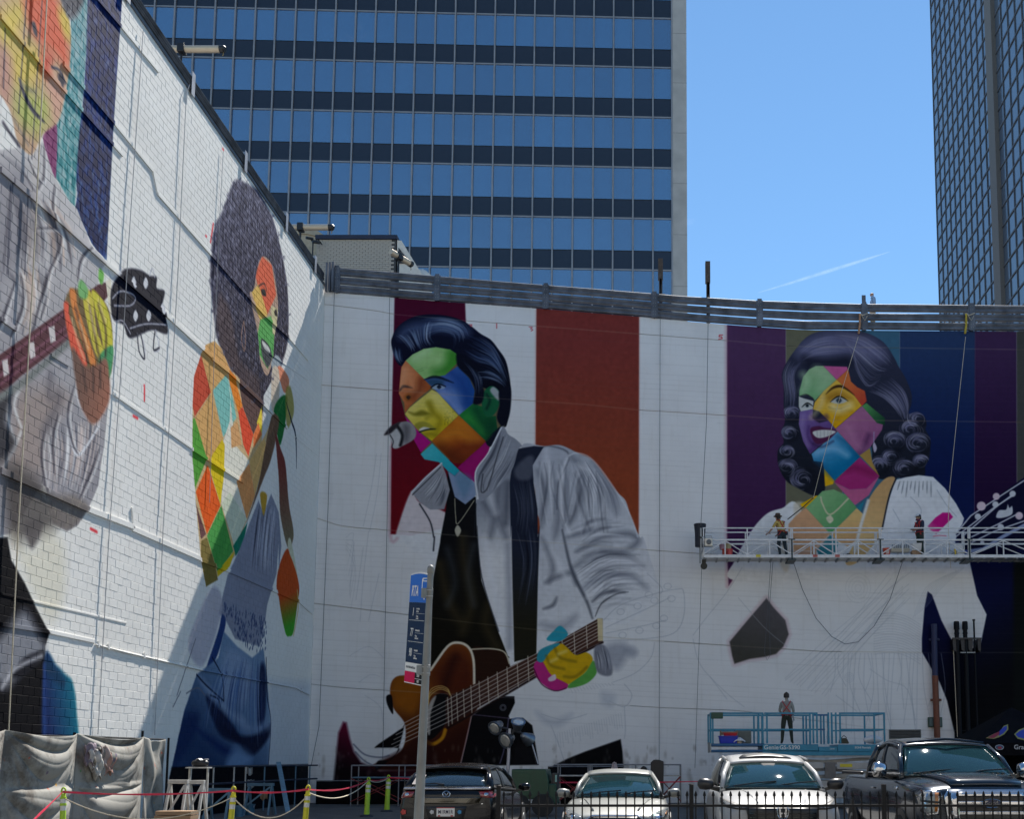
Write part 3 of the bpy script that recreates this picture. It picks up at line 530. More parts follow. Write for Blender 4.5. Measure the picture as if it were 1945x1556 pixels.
cf.stroke(hd(420, 880, 340, 1010, 290, 1050), (236, 214, 130), w=7, soft=6, alpha=.5, clip=yF); cf.fill(hd(290, 1050, 350, 1060, 420, 1035, 500, 1070, 420, 1090, 340, 1085), (110, 104, 24), soft=3, alpha=.85); cf.stroke(hd(480, 960, 520, 1060, 470, 1110), (140, 130, 30), w=6, soft=5, alpha=.6, clip=yF)
cf.fill(hd(350, 1180, 440, 1145, 560, 1215, 480, 1235, 400, 1240), (160, 152, 54), soft=2); cf.fill(hd(396, 1225, 440, 1200, 500, 1215, 420, 1245), (222, 218, 206), soft=1); cf.stroke(hd(400, 1248, 480, 1225, 555, 1220), (34, 36, 24), w=3, soft=1.2)
cf.speckle(hd(640, 1080, 720, 1020, 760, 1090, 690, 1180, 640, 1180), (120, 110, 20), 90, r=(.6, 1.1), alpha=.8)
for a, c_, cl in ((hd(600, 1330, 760, 1250, 900, 1330), (222, 140, 40), jF), (hd(700, 1500, 820, 1400, 980, 1400), (110, 40, 18), jF), (hd(860, 1100, 980, 1180, 1040, 1290), (60, 160, 60), eF), (hd(640, 860, 760, 900, 800, 1020), (140, 164, 214), bF), (hd(300, 700, 330, 800, 390, 860), (236, 160, 110), oF), (hd(400, 560, 540, 520, 620, 560), (180, 220, 150), gF)):
    cf.stroke(a, c_, w=16, soft=10, alpha=.6, clip=cl)
cf.lines([hd(370, 640, 430, 622), hd(380, 655, 440, 640)], (80, 130, 70), w=1, soft=.8, alpha=.6)
for a, c_, w_, al, cl_ in ((hd(560, 660, 640, 640, 700, 560, 720, 480), (40, 120, 30), 18, .6, gF), (hd(480, 440, 420, 480, 350, 520), (196, 226, 176), 14, .6, gF), (hd(420, 740, 400, 830, 340, 900), (120, 54, 30), 14, .7, oF), (hd(250, 640, 230, 740, 215, 800), (240, 176, 130), 12, .6, oF), (hd(700, 660, 800, 740, 860, 860, 860, 960), (20, 56, 130), 22, .6, bF), (hd(620, 880, 700, 940, 790, 1060), (150, 170, 220), 14, .6, bF), (hd(560, 900, 640, 1000, 720, 1090), (240, 228, 150), 20, .6, yF), (hd(500, 960, 540, 1060, 600, 1130, 570, 1220), (150, 134, 24), 10, .7, yF), (hd(430, 1290, 500, 1270, 560, 1280), (130, 118, 20), 9, .6, yF), (hd(600, 1400, 700, 1470, 800, 1540), (86, 34, 14), 22, .6, jF), (hd(760, 1130, 860, 1200, 980, 1320), (214, 130, 40), 12, .5, jF), (hd(960, 1020, 1000, 1120, 1060, 1200), (8, 60, 40), 16, .6, eF), (hd(1100, 1130, 1120, 1200, 1060, 1300), (8, 60, 36), 14, .6, eF)):
    cf.stroke(a, c_, w=w_, soft=w_ * .55, alpha=al, clip=cl_)
# collar
c1m = cf.full(cf.fill(c4(390, 1300, 470, 1215, 565, 1135, 590, 1200, 612, 1290, 580, 1400, 500, 1402, 440, 1360), (150, 152, 160), soft=1, smooth=False))
cf.between(c4(420, 1320, 500, 1240, 560, 1160), c4(560, 1390, 590, 1320, 600, 1230), 30, [G1, G3, G4], w=2.5, alpha=.5, clip=c1m); cf.stroke(c4(395, 1305, 475, 1220, 565, 1138), (226, 228, 232), w=2.5, soft=1); cf.stroke(c4(400, 1318, 480, 1240, 560, 1160), (40, 42, 50), w=1.6, soft=.8)
c2m = cf.full(cf.fill(c4(905, 930, 945, 975, 985, 1000, 1022, 1040, 1000, 1062, 962, 1180, 860, 1300, 775, 1350, 755, 1190, 832, 1078), (146, 150, 160), soft=1))
cf.between(c4(900, 950, 850, 1080, 770, 1220, 790, 1340), c4(1010, 1050, 960, 1160, 900, 1250, 860, 1300), 46, [G1, G3, G4, G2], w=3, alpha=.5, clip=c2m); cf.stroke(c4(905, 935, 830, 1080, 758, 1190, 772, 1340), (230, 232, 236), w=2.5, soft=1); cf.stroke(c4(800, 1200, 790, 1300, 830, 1270, 880, 1100, 915, 990), (60, 62, 72), w=2, soft=1.2)
# microphone
mm = cf.full(cf.fill(hd(90, 1240, 130, 1190, 200, 1155, 300, 1150, 362, 1225, 352, 1310, 262, 1372, 150, 1412, 120, 1330), (150, 148, 150), soft=1.2))
cf.fill(hd(180, 1220, 230, 1260, 210, 1400, 120, 1410, 100, 1260), (196, 196, 196), soft=2, clip=mm); cf.stroke(hd(180, 1190, 230, 1280, 210, 1380), (30, 30, 34), w=6, soft=2, clip=mm); cf.fill(hd(240, 1180, 300, 1200, 290, 1320, 250, 1330), (84, 82, 88), soft=5, alpha=.7, clip=mm); cf.fill(hd(50, 1275, 120, 1190, 210, 1150, 150, 1230, 100, 1270), (50, 44, 50), soft=2); cf.stroke(hd(110, 1280, 140, 1340, 125, 1400), (60, 60, 64), w=2, soft=1)
cf.strokes([[(715, 862), (705, 930), (690, 1000)], [(724, 862), (716, 940), (702, 1010)], [(700, 1010), (690, 1100), (684, 1180)], [(672, 1030), (664, 1130)], [(690, 1040), (676, 1140)], [(720, 1090), (700, 1180)]], PEN, w=1, soft=.7, alpha=.6)
# guitar
side = c5(690, 655, 780, 652, 860, 668, 890, 735, 880, 780, 700, 860); cf.fill(side, (44, 22, 12), soft=1)
cf.stroke(c5(690, 655, 790, 652, 862, 670, 888, 730), (226, 214, 186), w=2.5, soft=1)
body = c5(255, 862, 290, 800, 400, 792, 468, 762, 520, 702, 560, 642, 618, 618, 670, 640, 700, 710, 706, 850, 720, 960, 690, 1010, 664, 1130, 632, 1270, 150, 1290, 310, 1200, 335, 1060, 272, 965)
mB = cf.fill(body, (120, 62, 20), soft=1.2, grad=((52, 18, 10), (830, 1290), (890, 1390))); cB = cf.full(mB)
cf.fill(c5(480, 780, 600, 660, 690, 720, 690, 860, 560, 900), (76, 26, 12), soft=14, alpha=.8, clip=cB); cf.fill(c5(260, 860, 300, 800, 400, 800, 420, 900, 380, 1000, 290, 960), (150, 84, 16), soft=9, alpha=.9, clip=cB); cf.stroke(c5(600, 700, 560, 800, 540, 880), (40, 12, 8), w=14, soft=9, alpha=.7, clip=cB)
cf.stroke(c5(470, 765, 560, 640, 620, 620, 672, 645, 698, 712, 702, 840), (232, 220, 196), w=5, soft=1); cf.stroke(c5(690, 1012, 664, 1130, 632, 1265), (206, 170, 170), w=4, soft=1.2)
cf.fill(c5(235, 905, 262, 900, 270, 960, 268, 1000, 240, 950), (14, 10, 14), soft=1)
for q in (0, 1, 2): cf.stroke(c5(458, 960, 466, 905 - q * 14, 515, 868 - q * 9, 560, 880 - q * 8, 575, 900), (214, 176, 100), w=1.5, soft=.7)
cf.fill(c5(450, 1120, 452, 980, 490, 905, 540, 890, 572, 920, 560, 1020, 530, 1080, 480, 1130), (14, 12, 14), soft=1); cf.fill(c5(455, 1100, 448, 1000, 470, 930, 500, 905, 470, 1000, 468, 1100), (190, 180, 170), soft=1.5, alpha=.9); cf.stroke(c5(440, 1140, 480, 1160, 530, 1130, 548, 1085), (196, 130, 24), w=7, soft=1.5)
# trousers and low black shapes
cf.fill(c5(690, 1010, 800, 930, 860, 905, 915, 905, 918, 940, 885, 1010, 890, 1025, 960, 1020, 1010, 1060, 1045, 1270, 630, 1275, 664, 1130), (10, 9, 12), soft=1, smooth=False); cf.stroke(c5(694, 1002, 885, 1022), (110, 96, 120), w=1.4, soft=.8); cf.stroke(c5(885, 1022, 862, 1180, 838, 1262), (130, 126, 160), w=2, soft=1, alpha=.8)
for R in (16, 10): cf.stroke(c5(*sum([[855 + R * cos(q * .63), 965 + R * sin(q * .63)] for q in range(11)], [])), (140, 140, 150), w=1, soft=.7)
cf.fill(c5(1120, 1276, 1200, 1236, 1290, 1200, 1480, 1134, 1490, 1200, 1496, 1300, 1120, 1300), (10, 10, 13), soft=1.4, smooth=False)
cf.fill(c5(-20, 1100, 5, 1042, 22, 1046, 40, 1130, 62, 1200, 100, 1256, 200, 1302, 260, 1300, 330, 1300, 640, 1290, 640, 1500, -60, 1500), (96, 14, 44), soft=3, smooth=False, grad=((16, 8, 14), (668, 1390), (640, 1460)))
cf.fill(c5(200, 1250, 330, 1180, 400, 1120, 470, 1140, 500, 1300, 180, 1300), (44, 14, 12), soft=4, alpha=.7); cf.fill(c5(180, 1300, 190, 1250, 260, 1242, 300, 1180, 330, 1060, 310, 1080, 180, 1170, 200, 1178, 290, 1180, 300, 1195, 250, 1245), (12, 8, 10), soft=1.2)
cf.strokes([c5(60, 1160, 120, 1215, 200, 1230, 250, 1220), c5(70, 1200, 120, 1250, 190, 1285)], (60, 66, 90), w=2, soft=1.5, alpha=.8)
# neck, frets, strings
cf.fill(c5(548, 915, 700, 842, 1030, 680, 1360, 492, 1384, 492, 1384, 612, 1030, 792, 690, 985, 552, 1072), (74, 46, 36), soft=1, smooth=False, grad=((50, 26, 22), (900, 1300), (880, 1350)))
cf.lines([c5(560, 1074, 700, 995, 1030, 800, 1384, 618)], (30, 14, 12), w=4, soft=1.5)
for i in range(17):
    t = 1 - .93 ** (i * 1.35) ; t = t / (1 - .93 ** (16 * 1.35)); t = 1 - t
    # frets crowd towards the body
    a0, b0 = c5(560, 912)[0], c5(566, 1062)[0]; a1, b1 = c5(1365, 496)[0], c5(1370, 610)[0]; f_ = (i / 16) ** 1.35
    cf.stroke([(a0[0] + (a1[0] - a0[0]) * f_, a0[1] + (a1[1] - a0[1]) * f_), (b0[0] + (b1[0] - b0[0]) * f_, b0[1] + (b1[1] - b0[1]) * f_)], (206, 196, 176), w=1.6, soft=.7, smooth=False)
for i in range(6):
    f_ = i / 5; cf.stroke([c5(280 - 60 * f_ + 30, 1058 + 130 * f_)[0], c5(560, 925 + 118 * f_)[0], c5(1366, 504 + 92 * f_)[0]], (214, 206, 196), w=1.2, soft=.6, smooth=False)
cf.fill(c5(1356, 490, 1384, 492, 1386, 610, 1360, 612), (222, 204, 160), soft=.8, smooth=False)
# fretting hand
cf.fill(c5(1080, 690, 1110, 660, 1160, 625, 1195, 645, 1240, 685, 1300, 672, 1332, 712, 1290, 780, 1200, 842, 1120, 800, 1060, 730), (214, 170, 20), soft=1); cf.fill(c5(1020, 735, 1060, 715, 1110, 790, 1200, 842, 1182, 868, 1130, 876, 1080, 850, 1030, 800), (196, 44, 130), soft=1); cf.fill(c5(1335, 715, 1352, 780, 1300, 836, 1212, 862, 1206, 842, 1290, 780), (96, 170, 74), soft=1)
cf.fill(c5(1035, 712, 1050, 660, 1120, 628, 1158, 626, 1105, 668, 1066, 722), (50, 150, 168), soft=1); cf.fill(c5(1086, 602, 1125, 556, 1160, 530, 1200, 572, 1170, 606, 1130, 614), (44, 158, 178), soft=1)
for a in (c5(1085, 690, 1110, 740, 1180, 760), c5(1130, 650, 1160, 700, 1240, 720), c5(1180, 800, 1240, 800, 1300, 750)): cf.stroke(a, (120, 100, 20), w=4, soft=3, alpha=.7)
cf.strokes([c5(1150, 680, 1190, 665), c5(1110, 720, 1140, 705)], (236, 214, 120), w=6, soft=3, alpha=.7); cf.stroke(c5(1020, 760, 1060, 840, 1130, 876, 1190, 862), (60, 20, 40), w=1.6, soft=1); cf.fill(c5(1095, 810, 1130, 788, 1136, 815, 1105, 826), (226, 206, 214), soft=1)
cf.fill(c5(1340, 650, 1390, 632, 1425, 690, 1432, 790, 1356, 775), (130, 132, 142), soft=2); cf.between(c5(1345, 660, 1360, 720, 1360, 780), c5(1400, 640, 1425, 720, 1430, 790), 24, [G4, G3], w=1.6, alpha=.6)
cf.fill(c5(1400, 640, 1500, 620, 1520, 680, 1470, 760, 1430, 740), (150, 154, 166), soft=8, alpha=.7); cf.fill(c5(1500, 660, 1540, 640, 1570, 670, 1540, 700), (140, 146, 160), soft=6, alpha=.6)
# pencil: headstock, cuff, hem
cf.strokes([c5(1390, 500, 1480, 420, 1660, 360, 1780, 335, 1815, 350, 1815, 480, 1760, 570, 1600, 600, 1390, 610), c5(1400, 540, 1660, 420, 1740, 380), c5(1400, 570, 1600, 530, 1720, 500)], PEN, w=1.3, soft=.8, alpha=.75)
for x, y in ((1480, 455), (1570, 425), (1660, 395), (1750, 385), (1490, 580), (1580, 555), (1670, 530), (1710, 490), (1630, 365), (1730, 320)):
    cf.stroke(c5(*sum([[x + 20 * cos(q * .7), y + 16 * sin(q * .7)] for q in range(10)], [])), PEN, w=1.2, soft=.7, alpha=.7)
cf.strokes([c5(1620, 250, 1700, 330, 1690, 360), c5(1660, 620, 1640, 700, 1560, 780, 1440, 830), c5(1500, 840, 1540, 900, 1500, 960, 1420, 930), c5(1110, 1060, 1150, 1160, 1180, 1250), c5(1060, 1000, 1180, 1030, 1300, 1000), c5(1500, 960, 1505, 1080, 1500, 1130)], PEN, w=1.2, soft=.8, alpha=.7)
for i in range(28):
    x = 1130 + i * 13; y = 1110 - i * 4.3; cf.stroke(c5(x, y, x + 8, y + cf.rng.uniform(40, 85)), PEN, w=1, soft=.7, alpha=.5)
for i in range(14):
    x = 1210 + i * 17; cf.stroke(c5(x, 860 - i * 2, x + 14, 885 - i * 3), PEN, w=1, soft=.7, alpha=.5)
cf.fill(c5(1030, 985, 1120, 1030, 1220, 1000, 1160, 1060, 1080, 1050), (176, 180, 190), soft=8, alpha=.6); cf.fill(c5(1380, 880, 1450, 900, 1430, 960, 1380, 940), (186, 190, 198), soft=7, alpha=.6)
cf.strokes([c5(20, 60 + i * 14, 60 + 3 * i, 40 + i * 50, 30 + 4 * i, 200 + i * 60) for i in range(5)], PEN, w=1, soft=.7, alpha=.4); cf.strokes([c5(90, 830, 150, 790, 200, 800), c5(120, 900, 200, 960, 220, 1060), c5(40, 690, 140, 640, 220, 700)], PEN, w=1, soft=.8, alpha=.5)
# red survey marks
RED = (196, 60, 70)
cf.strokes([c4(722, 348, 738, 350, 728, 358, 738, 360), c4(1062, 362, 1082, 364, 1070, 372, 1084, 378, 1074, 386)], RED, w=1.3, soft=.7, smooth=False); cf.stroke(c4(878, 342, 878, 370), RED, w=1.5, soft=.7)
cf.strokes([c6(232, 408, 214, 408, 212, 418, 226, 418, 230, 428, 210, 432)], (200, 40, 50), w=1.7, soft=.7, smooth=False)
# rust and dirt along the panel joints
JOINTS = [[(560, 575), (616, 578), (714, 590), (747, 597), (881, 609), (1107, 626), (1300, 641), (1382, 647), (1500, 658), (1930, 664), (2060, 664)],
          [(560, 726), (616, 732), (970, 759), (1107, 768), (1213, 779), (1300, 784), (1492, 797), (1930, 802), (2060, 802)],
          [(560, 982), (604, 985), (650, 1001), (760, 1009), (1000, 1028), (1300, 1050), (1480, 1062), (1930, 1068), (2060, 1068)],
          [(560, 1142), (600, 1147), (650, 1153), (900, 1184), (1150, 1211), (1295, 1221), (1559, 1238), (1751, 1240), (2060, 1240)],
          [(560, 1296), (590, 1300), (650, 1307), (1000, 1328), (1254, 1345), (1400, 1350), (1690, 1388), (2060, 1390)]]
for j, col in zip(JOINTS, ((176, 160, 138), (182, 150, 128), (188, 176, 150), (150, 138, 112), (170, 170, 168))): cf.stroke(j, col, w=1.3, soft=1.0, alpha=.4, smooth=False)
cf.speckle([(590, 1420), (1830, 1420), (1830, 1540), (590, 1540)], (120, 112, 102), 420, r=(1.5, 6), alpha=.28)
# faint laps of the wall boards
for k in range(100):
    y_ = 560 + k * 9.6; x_ = 560
    while x_ < 2050:
        L_ = cf.rng.uniform(60, 380); dy = .055 * max(0, min(x_, 1490) - 600)
        if cf.rng.random() < .75: cf.stroke([(x_, y_ + dy), (x_ + L_, y_ + dy + .055 * L_ * (x_ < 1490))], (96, 92, 88), w=1, soft=.8, alpha=cf.rng.uniform(.03, .13), smooth=False)
        x_ += L_
MF = wall_mat('front_wall_paint', cf, 0, siding=1.25)
# ------------------------------------------------------------------ paint on the left wall
def f_left(px, py):
    v = atX(px, py, XL); return v.y, v.z
cl = Canvas(f_left, 15.5, 40.3, 21.5, 56, (232, 230, 225))
c1 = K(1 / 2.9923, 0, 0); c2 = K(1 / 2.9923, 0, 500); c3 = K(.35734, 0, 1000); f3 = K(.32120, 340, 620); a5 = K(.33435, 0, 500)
# first figure: dark and teal stripes beside a face, pale shirt, hand on a guitar neck
nv = c1(440, 1100, 420, 900, 470, 600, 490, 300, 470, 0, 480, -150, 706, -150, 694, 0, 665, 400, 640, 800, 605, 1480, 585, 1470, 520, 1380, 430, 1180)
mn = cl.full(cl.fill(nv, (14, 40, 112), soft=1, smooth=False, grad=((6, 50, 118), (190, 100), (170, 420))))
cl.speckle(nv, (160, 158, 160), 1500, r=(1, 2.5), alpha=.28, clip=mn); cl.speckle(nv, (8, 18, 60), 1300, r=(1.5, 4.5), alpha=.7, clip=mn)
tl = c1(315, 1000, 320, 720, 370, 560, 400, 300, 410, -100, 500, -100, 490, 300, 462, 620, 440, 900, 425, 1170, 400, 1150)
mt = cl.full(cl.fill(tl, (70, 140, 150), soft=2, smooth=False, grad=((16, 116, 122), (150, 60), (125, 320)))); cl.speckle(tl, (170, 190, 190), 600, r=(1.5, 4), alpha=.5, clip=mt)
mp_ = cl.full(cl.fill(c1(250, 760, 320, 700, 318, 1000, 300, 990, 255, 840), (120, 40, 96), soft=1.5)); cl.speckle(c1(250, 760, 320, 700, 318, 1000, 255, 840), (170, 110, 150), 60, r=(1, 2), alpha=.4)
face = c1(-300, -150, 340, -150, 385, 60, 402, 200, 395, 380, 372, 520, 330, 690, 245, 760, 180, 880, 100, 800, 20, 560, -300, 200)
mf = cl.full(cl.fill(face, (196, 160, 128), soft=2))
for pts, col, s_ in ((c1(0, 80, 120, 0, 140, 100, 60, 260, 0, 240), (214, 190, 80), 10), (c1(140, -60, 280, -60, 350, 60, 390, 280, 385, 380, 300, 300, 240, 260, 160, 120), (222, 84, 52), 12), (c1(330, 60, 392, 60, 402, 220, 360, 190), (216, 190, 70), 8), (c1(70, 260, 200, 260, 250, 420, 150, 500, 80, 460), (216, 190, 84), 12),
                     (c1(90, 520, 200, 520, 300, 560, 240, 760, 160, 740, 90, 640), (176, 186, 96), 12), (c1(270, 440, 370, 500, 330, 680, 270, 560), (214, 160, 140), 12), (c1(0, 260, 60, 360, 40, 560, 0, 520), (196, 140, 130), 12), (c1(240, 300, 300, 320, 270, 430, 230, 400), (206, 70, 50), 8)):
    cl.fill(pts, col, soft=s_, alpha=.85, clip=mf)
cl.fill(c1(340, -60, 480, -60, 450, 60, 390, 100), (60, 62, 76), soft=4); cl.speckle(c1(340, -60, 480, -60, 450, 80, 380, 100), (150, 150, 156), 90, r=(1, 2), alpha=.5)
cl.stroke(c1(110, 450, 140, 540, 190, 630, 250, 690), (44, 46, 70), w=8, soft=2, taper=.7); cl.fill(c1(330, 430, 350, 410, 368, 470, 345, 490), (26, 28, 50), soft=2); cl.stroke(c1(295, 380, 340, 400, 372, 470), (40, 44, 70), w=3, soft=1.5); cl.fill(c1(180, 130, 200, 130, 212, 200, 195, 190), (30, 32, 56), soft=2); cl.stroke(c1(20, 700, 60, 760, 110, 830), (60, 60, 76), w=5, soft=2); cl.strokes([c1(110, 450, 150, 500, 200, 520), c1(80, 680, 160, 820)], (90, 96, 100), w=3, soft=3, alpha=.6)
shirt = c1(-300, 860, 20, 850, 110, 840, 180, 890, 240, 800, 300, 980, 330, 1040, 400, 1150, 440, 1190, 520, 1400, 600, 1500) + a5(560, 60, 560, 150, 400, 200, 200, 500, 420, 450, 430, 640, 600, 640, 618, 780, 605, 900, 590, 1050, 572, 1150, 560, 1260, 500, 1400, 440, 1490, 380, 1525, 300, 1480, 240, 1250) + c3(60, 40, -300, 100)
ms = cl.full(cl.fill(shirt, (194, 190, 190), soft=1.2, smooth=False, grad=((150, 147, 152), (150, 400), (60, 760))))
GR = [(62, 62, 74), (232, 230, 228), (96, 94, 102), (206, 176, 156)]
cl.between(c1(60, 1100, 100, 1300, 60, 1556), c1(300, 1150, 400, 1350, 440, 1556), 90, GR, w=8, soft=2.5, alpha=.6, clip=ms)
cl.between(a5(20, 20, 140, 200, 80, 400), a5(300, 30, 260, 240, 200, 420), 70, GR, w=8, soft=2.5, alpha=.6, clip=ms)
cl.between(a5(250, 950, 270, 1100, 260, 1300), a5(580, 880, 560, 1080, 480, 1380), 130, [(70, 72, 86), (238, 236, 236), (128, 124, 130), (230, 206, 194)], w=5, soft=1.8, alpha=.6, clip=ms)
cl.fill(a5(100, 760, 280, 700, 400, 780, 260, 960, 240, 1200, 20, 1150, 60, 1040), (160, 136, 122), soft=14, alpha=.5, clip=ms); cl.stroke(a5(290, 640, 280, 760, 340, 760, 250, 960), (84, 80, 88), w=12, soft=8, alpha=.6, clip=ms); cl.strokes([a5(60, 700, 40, 860, 90, 1020), a5(20, 1160, 80, 1050, 120, 960), a5(120, 700, 80, 800, 120, 930)], (214, 214, 214), w=5, soft=2, alpha=.8)
cl.fill(a5(-200, 760, 60, 720, 30, 900, 90, 1020, 10, 1120, -200, 1200), (40, 40, 46), soft=6, alpha=.85); cl.fill(a5(20, 1180, 100, 1140, 240, 1260, 330, 1470, 200, 1556, 60, 1556), (70, 64, 62), soft=12, alpha=.8); cl.fill(a5(250, 1340, 420, 1320, 500, 1390, 440, 1490, 380, 1525, 300, 1480), (112, 104, 100), soft=6, alpha=.85, clip=ms); cl.speckle(a5(250, 1340, 420, 1320, 500, 1390, 440, 1490, 380, 1525, 300, 1480), (150, 142, 130), 80, r=(1, 2.5), alpha=.4)
cl.strokes([a5(430, 650, 450, 800, 540, 915, 610, 800), a5(385, 860, 400, 1000, 450, 1090, 560, 930)], (222, 222, 226), w=4, soft=1.5, alpha=.9)
for pts in (c1(10, 880, 120, 960, 200, 1080, 240, 1020), c1(160, 900, 200, 990, 245, 1020, 250, 820), c1(60, 1050, 40, 1300, 20, 1540), c1(310, 1050, 300, 1180, 320, 1300), c1(200, 1300, 330, 1310, 340, 1400, 280, 1540), c1(520, 1400, 460, 1480, 440, 1600), a5(120, 60, 130, 240, 60, 420), a5(290, 20, 240, 180, 180, 400), a5(80, 120, 20, 300, -40, 420), a5(250, 960, 235, 1100, 260, 1290), a5(330, 860, 300, 1000, 310, 1200), a5(420, 700, 385, 860, 410, 1020, 450, 1090), a5(560, 1060, 520, 1180, 450, 1340)):
    cl.stroke(pts, (52, 50, 62), w=5, soft=2, alpha=.75, taper=.85); cl.stroke([(x + 5, y + 3) for x, y in pts], (236, 234, 232), w=4, soft=2, alpha=.6, taper=.85)
cl.fill(c1(10, 940, 110, 930, 190, 1100, 160, 1300, 60, 1556, -200, 1556, -200, 940), (110, 108, 118), soft=14, alpha=.5, clip=ms)
# neck of the guitar
cl.fill(a5(-400, 760, 0, 520, 360, 262, 560, 120, 600, 110, 620, 180, 400, 430, 120, 640, 0, 756, -400, 1030), (84, 46, 54), soft=1.2, smooth=False); cl.lines([a5(-400, 900, 0, 640, 380, 360), a5(-400, 950, 0, 690, 390, 400), a5(-400, 830, 0, 570, 360, 290)], (140, 90, 110), w=3, soft=1.5, alpha=.7)
for x, y in ((295, 400), (180, 490), (30, 590)): cl.fill(a5(x - 20, y - 36, x + 14, y - 46, x + 22, y + 40, x - 8, y + 56), (206, 198, 196), soft=1.2, smooth=False)
cl.stroke(a5(-300, 960, 0, 760, 130, 680, 390, 450), (120, 124, 122), w=9, soft=3)
# headstock, solid black with pale pegs
cl.fill(a5(600, 100, 630, 90, 640, 290, 625, 300), (224, 216, 196), soft=1, smooth=False)
cl.fill(a5(632, 150, 690, 50, 740, 30, 800, 40, 850, 70, 890, 80, 890, 140, 935, 160, 925, 230, 940, 300, 950, 400, 860, 380, 740, 425, 700, 350, 640, 310), (14, 16, 34), soft=2)
cl.strokes([a5(740, 370, 830, 345, 945, 350), a5(640, 200, 680, 160, 740, 170, 770, 200, 740, 240, 650, 240), a5(660, 330, 700, 330, 740, 400), a5(780, 400, 790, 500, 820, 540, 822, 480, 800, 400), a5(880, 390, 872, 490, 890, 500, 905, 480, 885, 380), a5(615, 40, 640, 90, 690, 30), a5(850, 70, 865, 30, 880, 80)], (190, 190, 200), w=2.5, soft=1.2, alpha=.9)
cl.strokes([a5(780, 400, 790, 500, 822, 540, 800, 400), a5(880, 390, 872, 490, 905, 480)], (50, 52, 64), w=3, soft=1)
for x, y in ((760, 110), (828, 115), (770, 300), (845, 300), (925, 260)): cl.fill(a5(x - 14, y, x, y - 36, x + 14, y, x, y + 32), (210, 210, 214), soft=1.2)
# hand
cl.fill(a5(365, 240, 400, 150, 460, 150, 500, 160, 570, 190, 625, 290, 640, 470, 620, 640, 480, 620, 420, 540, 385, 400), (112, 92, 60), soft=2)
for pts, col in ((a5(395, 150, 430, 160, 440, 240, 470, 330, 545, 560, 520, 590, 480, 480, 410, 260), (214, 130, 66)), (a5(362, 235, 390, 230, 400, 320, 490, 540, 480, 590, 420, 520, 385, 400), (222, 90, 66)), (a5(470, 190, 520, 170, 550, 380, 600, 520, 560, 540, 520, 440), (206, 190, 70)), (a5(520, 160, 570, 190, 620, 290, 640, 470, 600, 520, 570, 380), (206, 196, 62)), (a5(445, 120, 465, 95, 500, 150, 490, 200, 450, 190), (120, 180, 110)), (a5(565, 30, 590, 60, 580, 120, 560, 90), (110, 180, 80)), (a5(560, 540, 640, 470, 630, 620, 590, 700), (70, 150, 96))):
    cl.fill(pts, col, soft=2)
cl.fill(a5(410, 480, 480, 580, 540, 580, 600, 540, 620, 640, 618, 790, 540, 915, 480, 860, 440, 740), (110, 82, 72), soft=3, grad=((160, 104, 84), (150, 700), (205, 760))); cl.strokes([a5(430, 260, 470, 420, 500, 560), a5(510, 250, 540, 420, 570, 560), a5(560, 240, 600, 380, 600, 520), a5(470, 600, 490, 720), a5(530, 590, 530, 720), a5(570, 600, 570, 700)], (64, 46, 44), w=5, soft=3, alpha=.7); cl.strokes([a5(410, 320, 440, 440, 480, 550), a5(450, 330, 500, 480), a5(500, 210, 540, 400), a5(560, 210, 600, 330)], (240, 214, 170), w=4, soft=3, alpha=.6)
# low dark trousers and teal panel under the first figure
cl.fill(c3(-300, 60, 40, 60, 60, 180, 130, 300, 190, 430, 262, 570, 240, 640, 238, 1300, -300, 1300), (12, 12, 18), soft=1.5, smooth=False); cl.fill(c3(20, 560, 130, 450, 210, 580, 240, 660, 130, 760, 20, 860, -60, 700), (150, 152, 160), soft=9, alpha=.85); cl.fill(c3(60, 800, 130, 700, 230, 670, 150, 780), (20, 20, 28), soft=3, alpha=.9); cl.stroke(c3(10, 860, 80, 760, 220, 690), (196, 196, 202), w=5, soft=3, alpha=.8)
cl.fill(c3(236, 700, 300, 740, 350, 790, 385, 830, 405, 960, 412, 1300, 236, 1300), (22, 44, 92), soft=3, grad=((20, 104, 128), (90, 1350), (140, 1330))); cl.strokes([c3(245 + 12 * i, 690 + 14 * i, 240 + 12 * i, 790 + 10 * i) for i in range(9)], (16, 50, 80), w=6, soft=2, alpha=.8, taper=.8); cl.stroke(c3(236, 740, 236, 1200), (40, 70, 130), w=6, soft=3, alpha=.8)
cl.fill(c3(60, 40, 170, 120, 240, 10, 330, 80, 350, 250, 330, 420, 250, 500, 130, 260), (206, 196, 160), soft=12, alpha=.35); cl.fill(c3(130, -20, 230, -20, 170, 120), (90, 84, 84), soft=4, alpha=.85)
# second figure: singer with round dark hair
afro = [(443, 348), (455, 342), (470, 350), (490, 362), (503, 385), (517, 412), (528, 450), (537, 490), (545, 540), (548, 600), (546, 650), (535, 690), (520, 720), (497, 768), (482, 765), (462, 735), (440, 705), (424, 670), (412, 640), (405, 590), (400, 540), (400, 495), (404, 450), (411, 425), (425, 395), (433, 372)]
ma = cl.full(cl.fill(afro, (72, 72, 96), soft=4, grad=((40, 34, 48), (440, 400), (500, 700)))); cl.speckle(afro, (150, 150, 172), 3000, r=(1.2, 3), alpha=.55, clip=ma); cl.speckle(afro, (14, 16, 44), 2600, r=(1.2, 4), alpha=.7, clip=ma)
cl.fill([(418, 560), (440, 600), (455, 680), (490, 720), (495, 765), (470, 740), (430, 690), (412, 620)], (84, 62, 60), soft=8, alpha=.6, clip=ma)
fc3 = c2(1440, 150, 1470, 0, 1500, -40, 1545, 10, 1570, 130, 1580, 260, 1560, 420, 1550, 540, 1520, 640, 1480, 560, 1465, 400, 1420, 180)
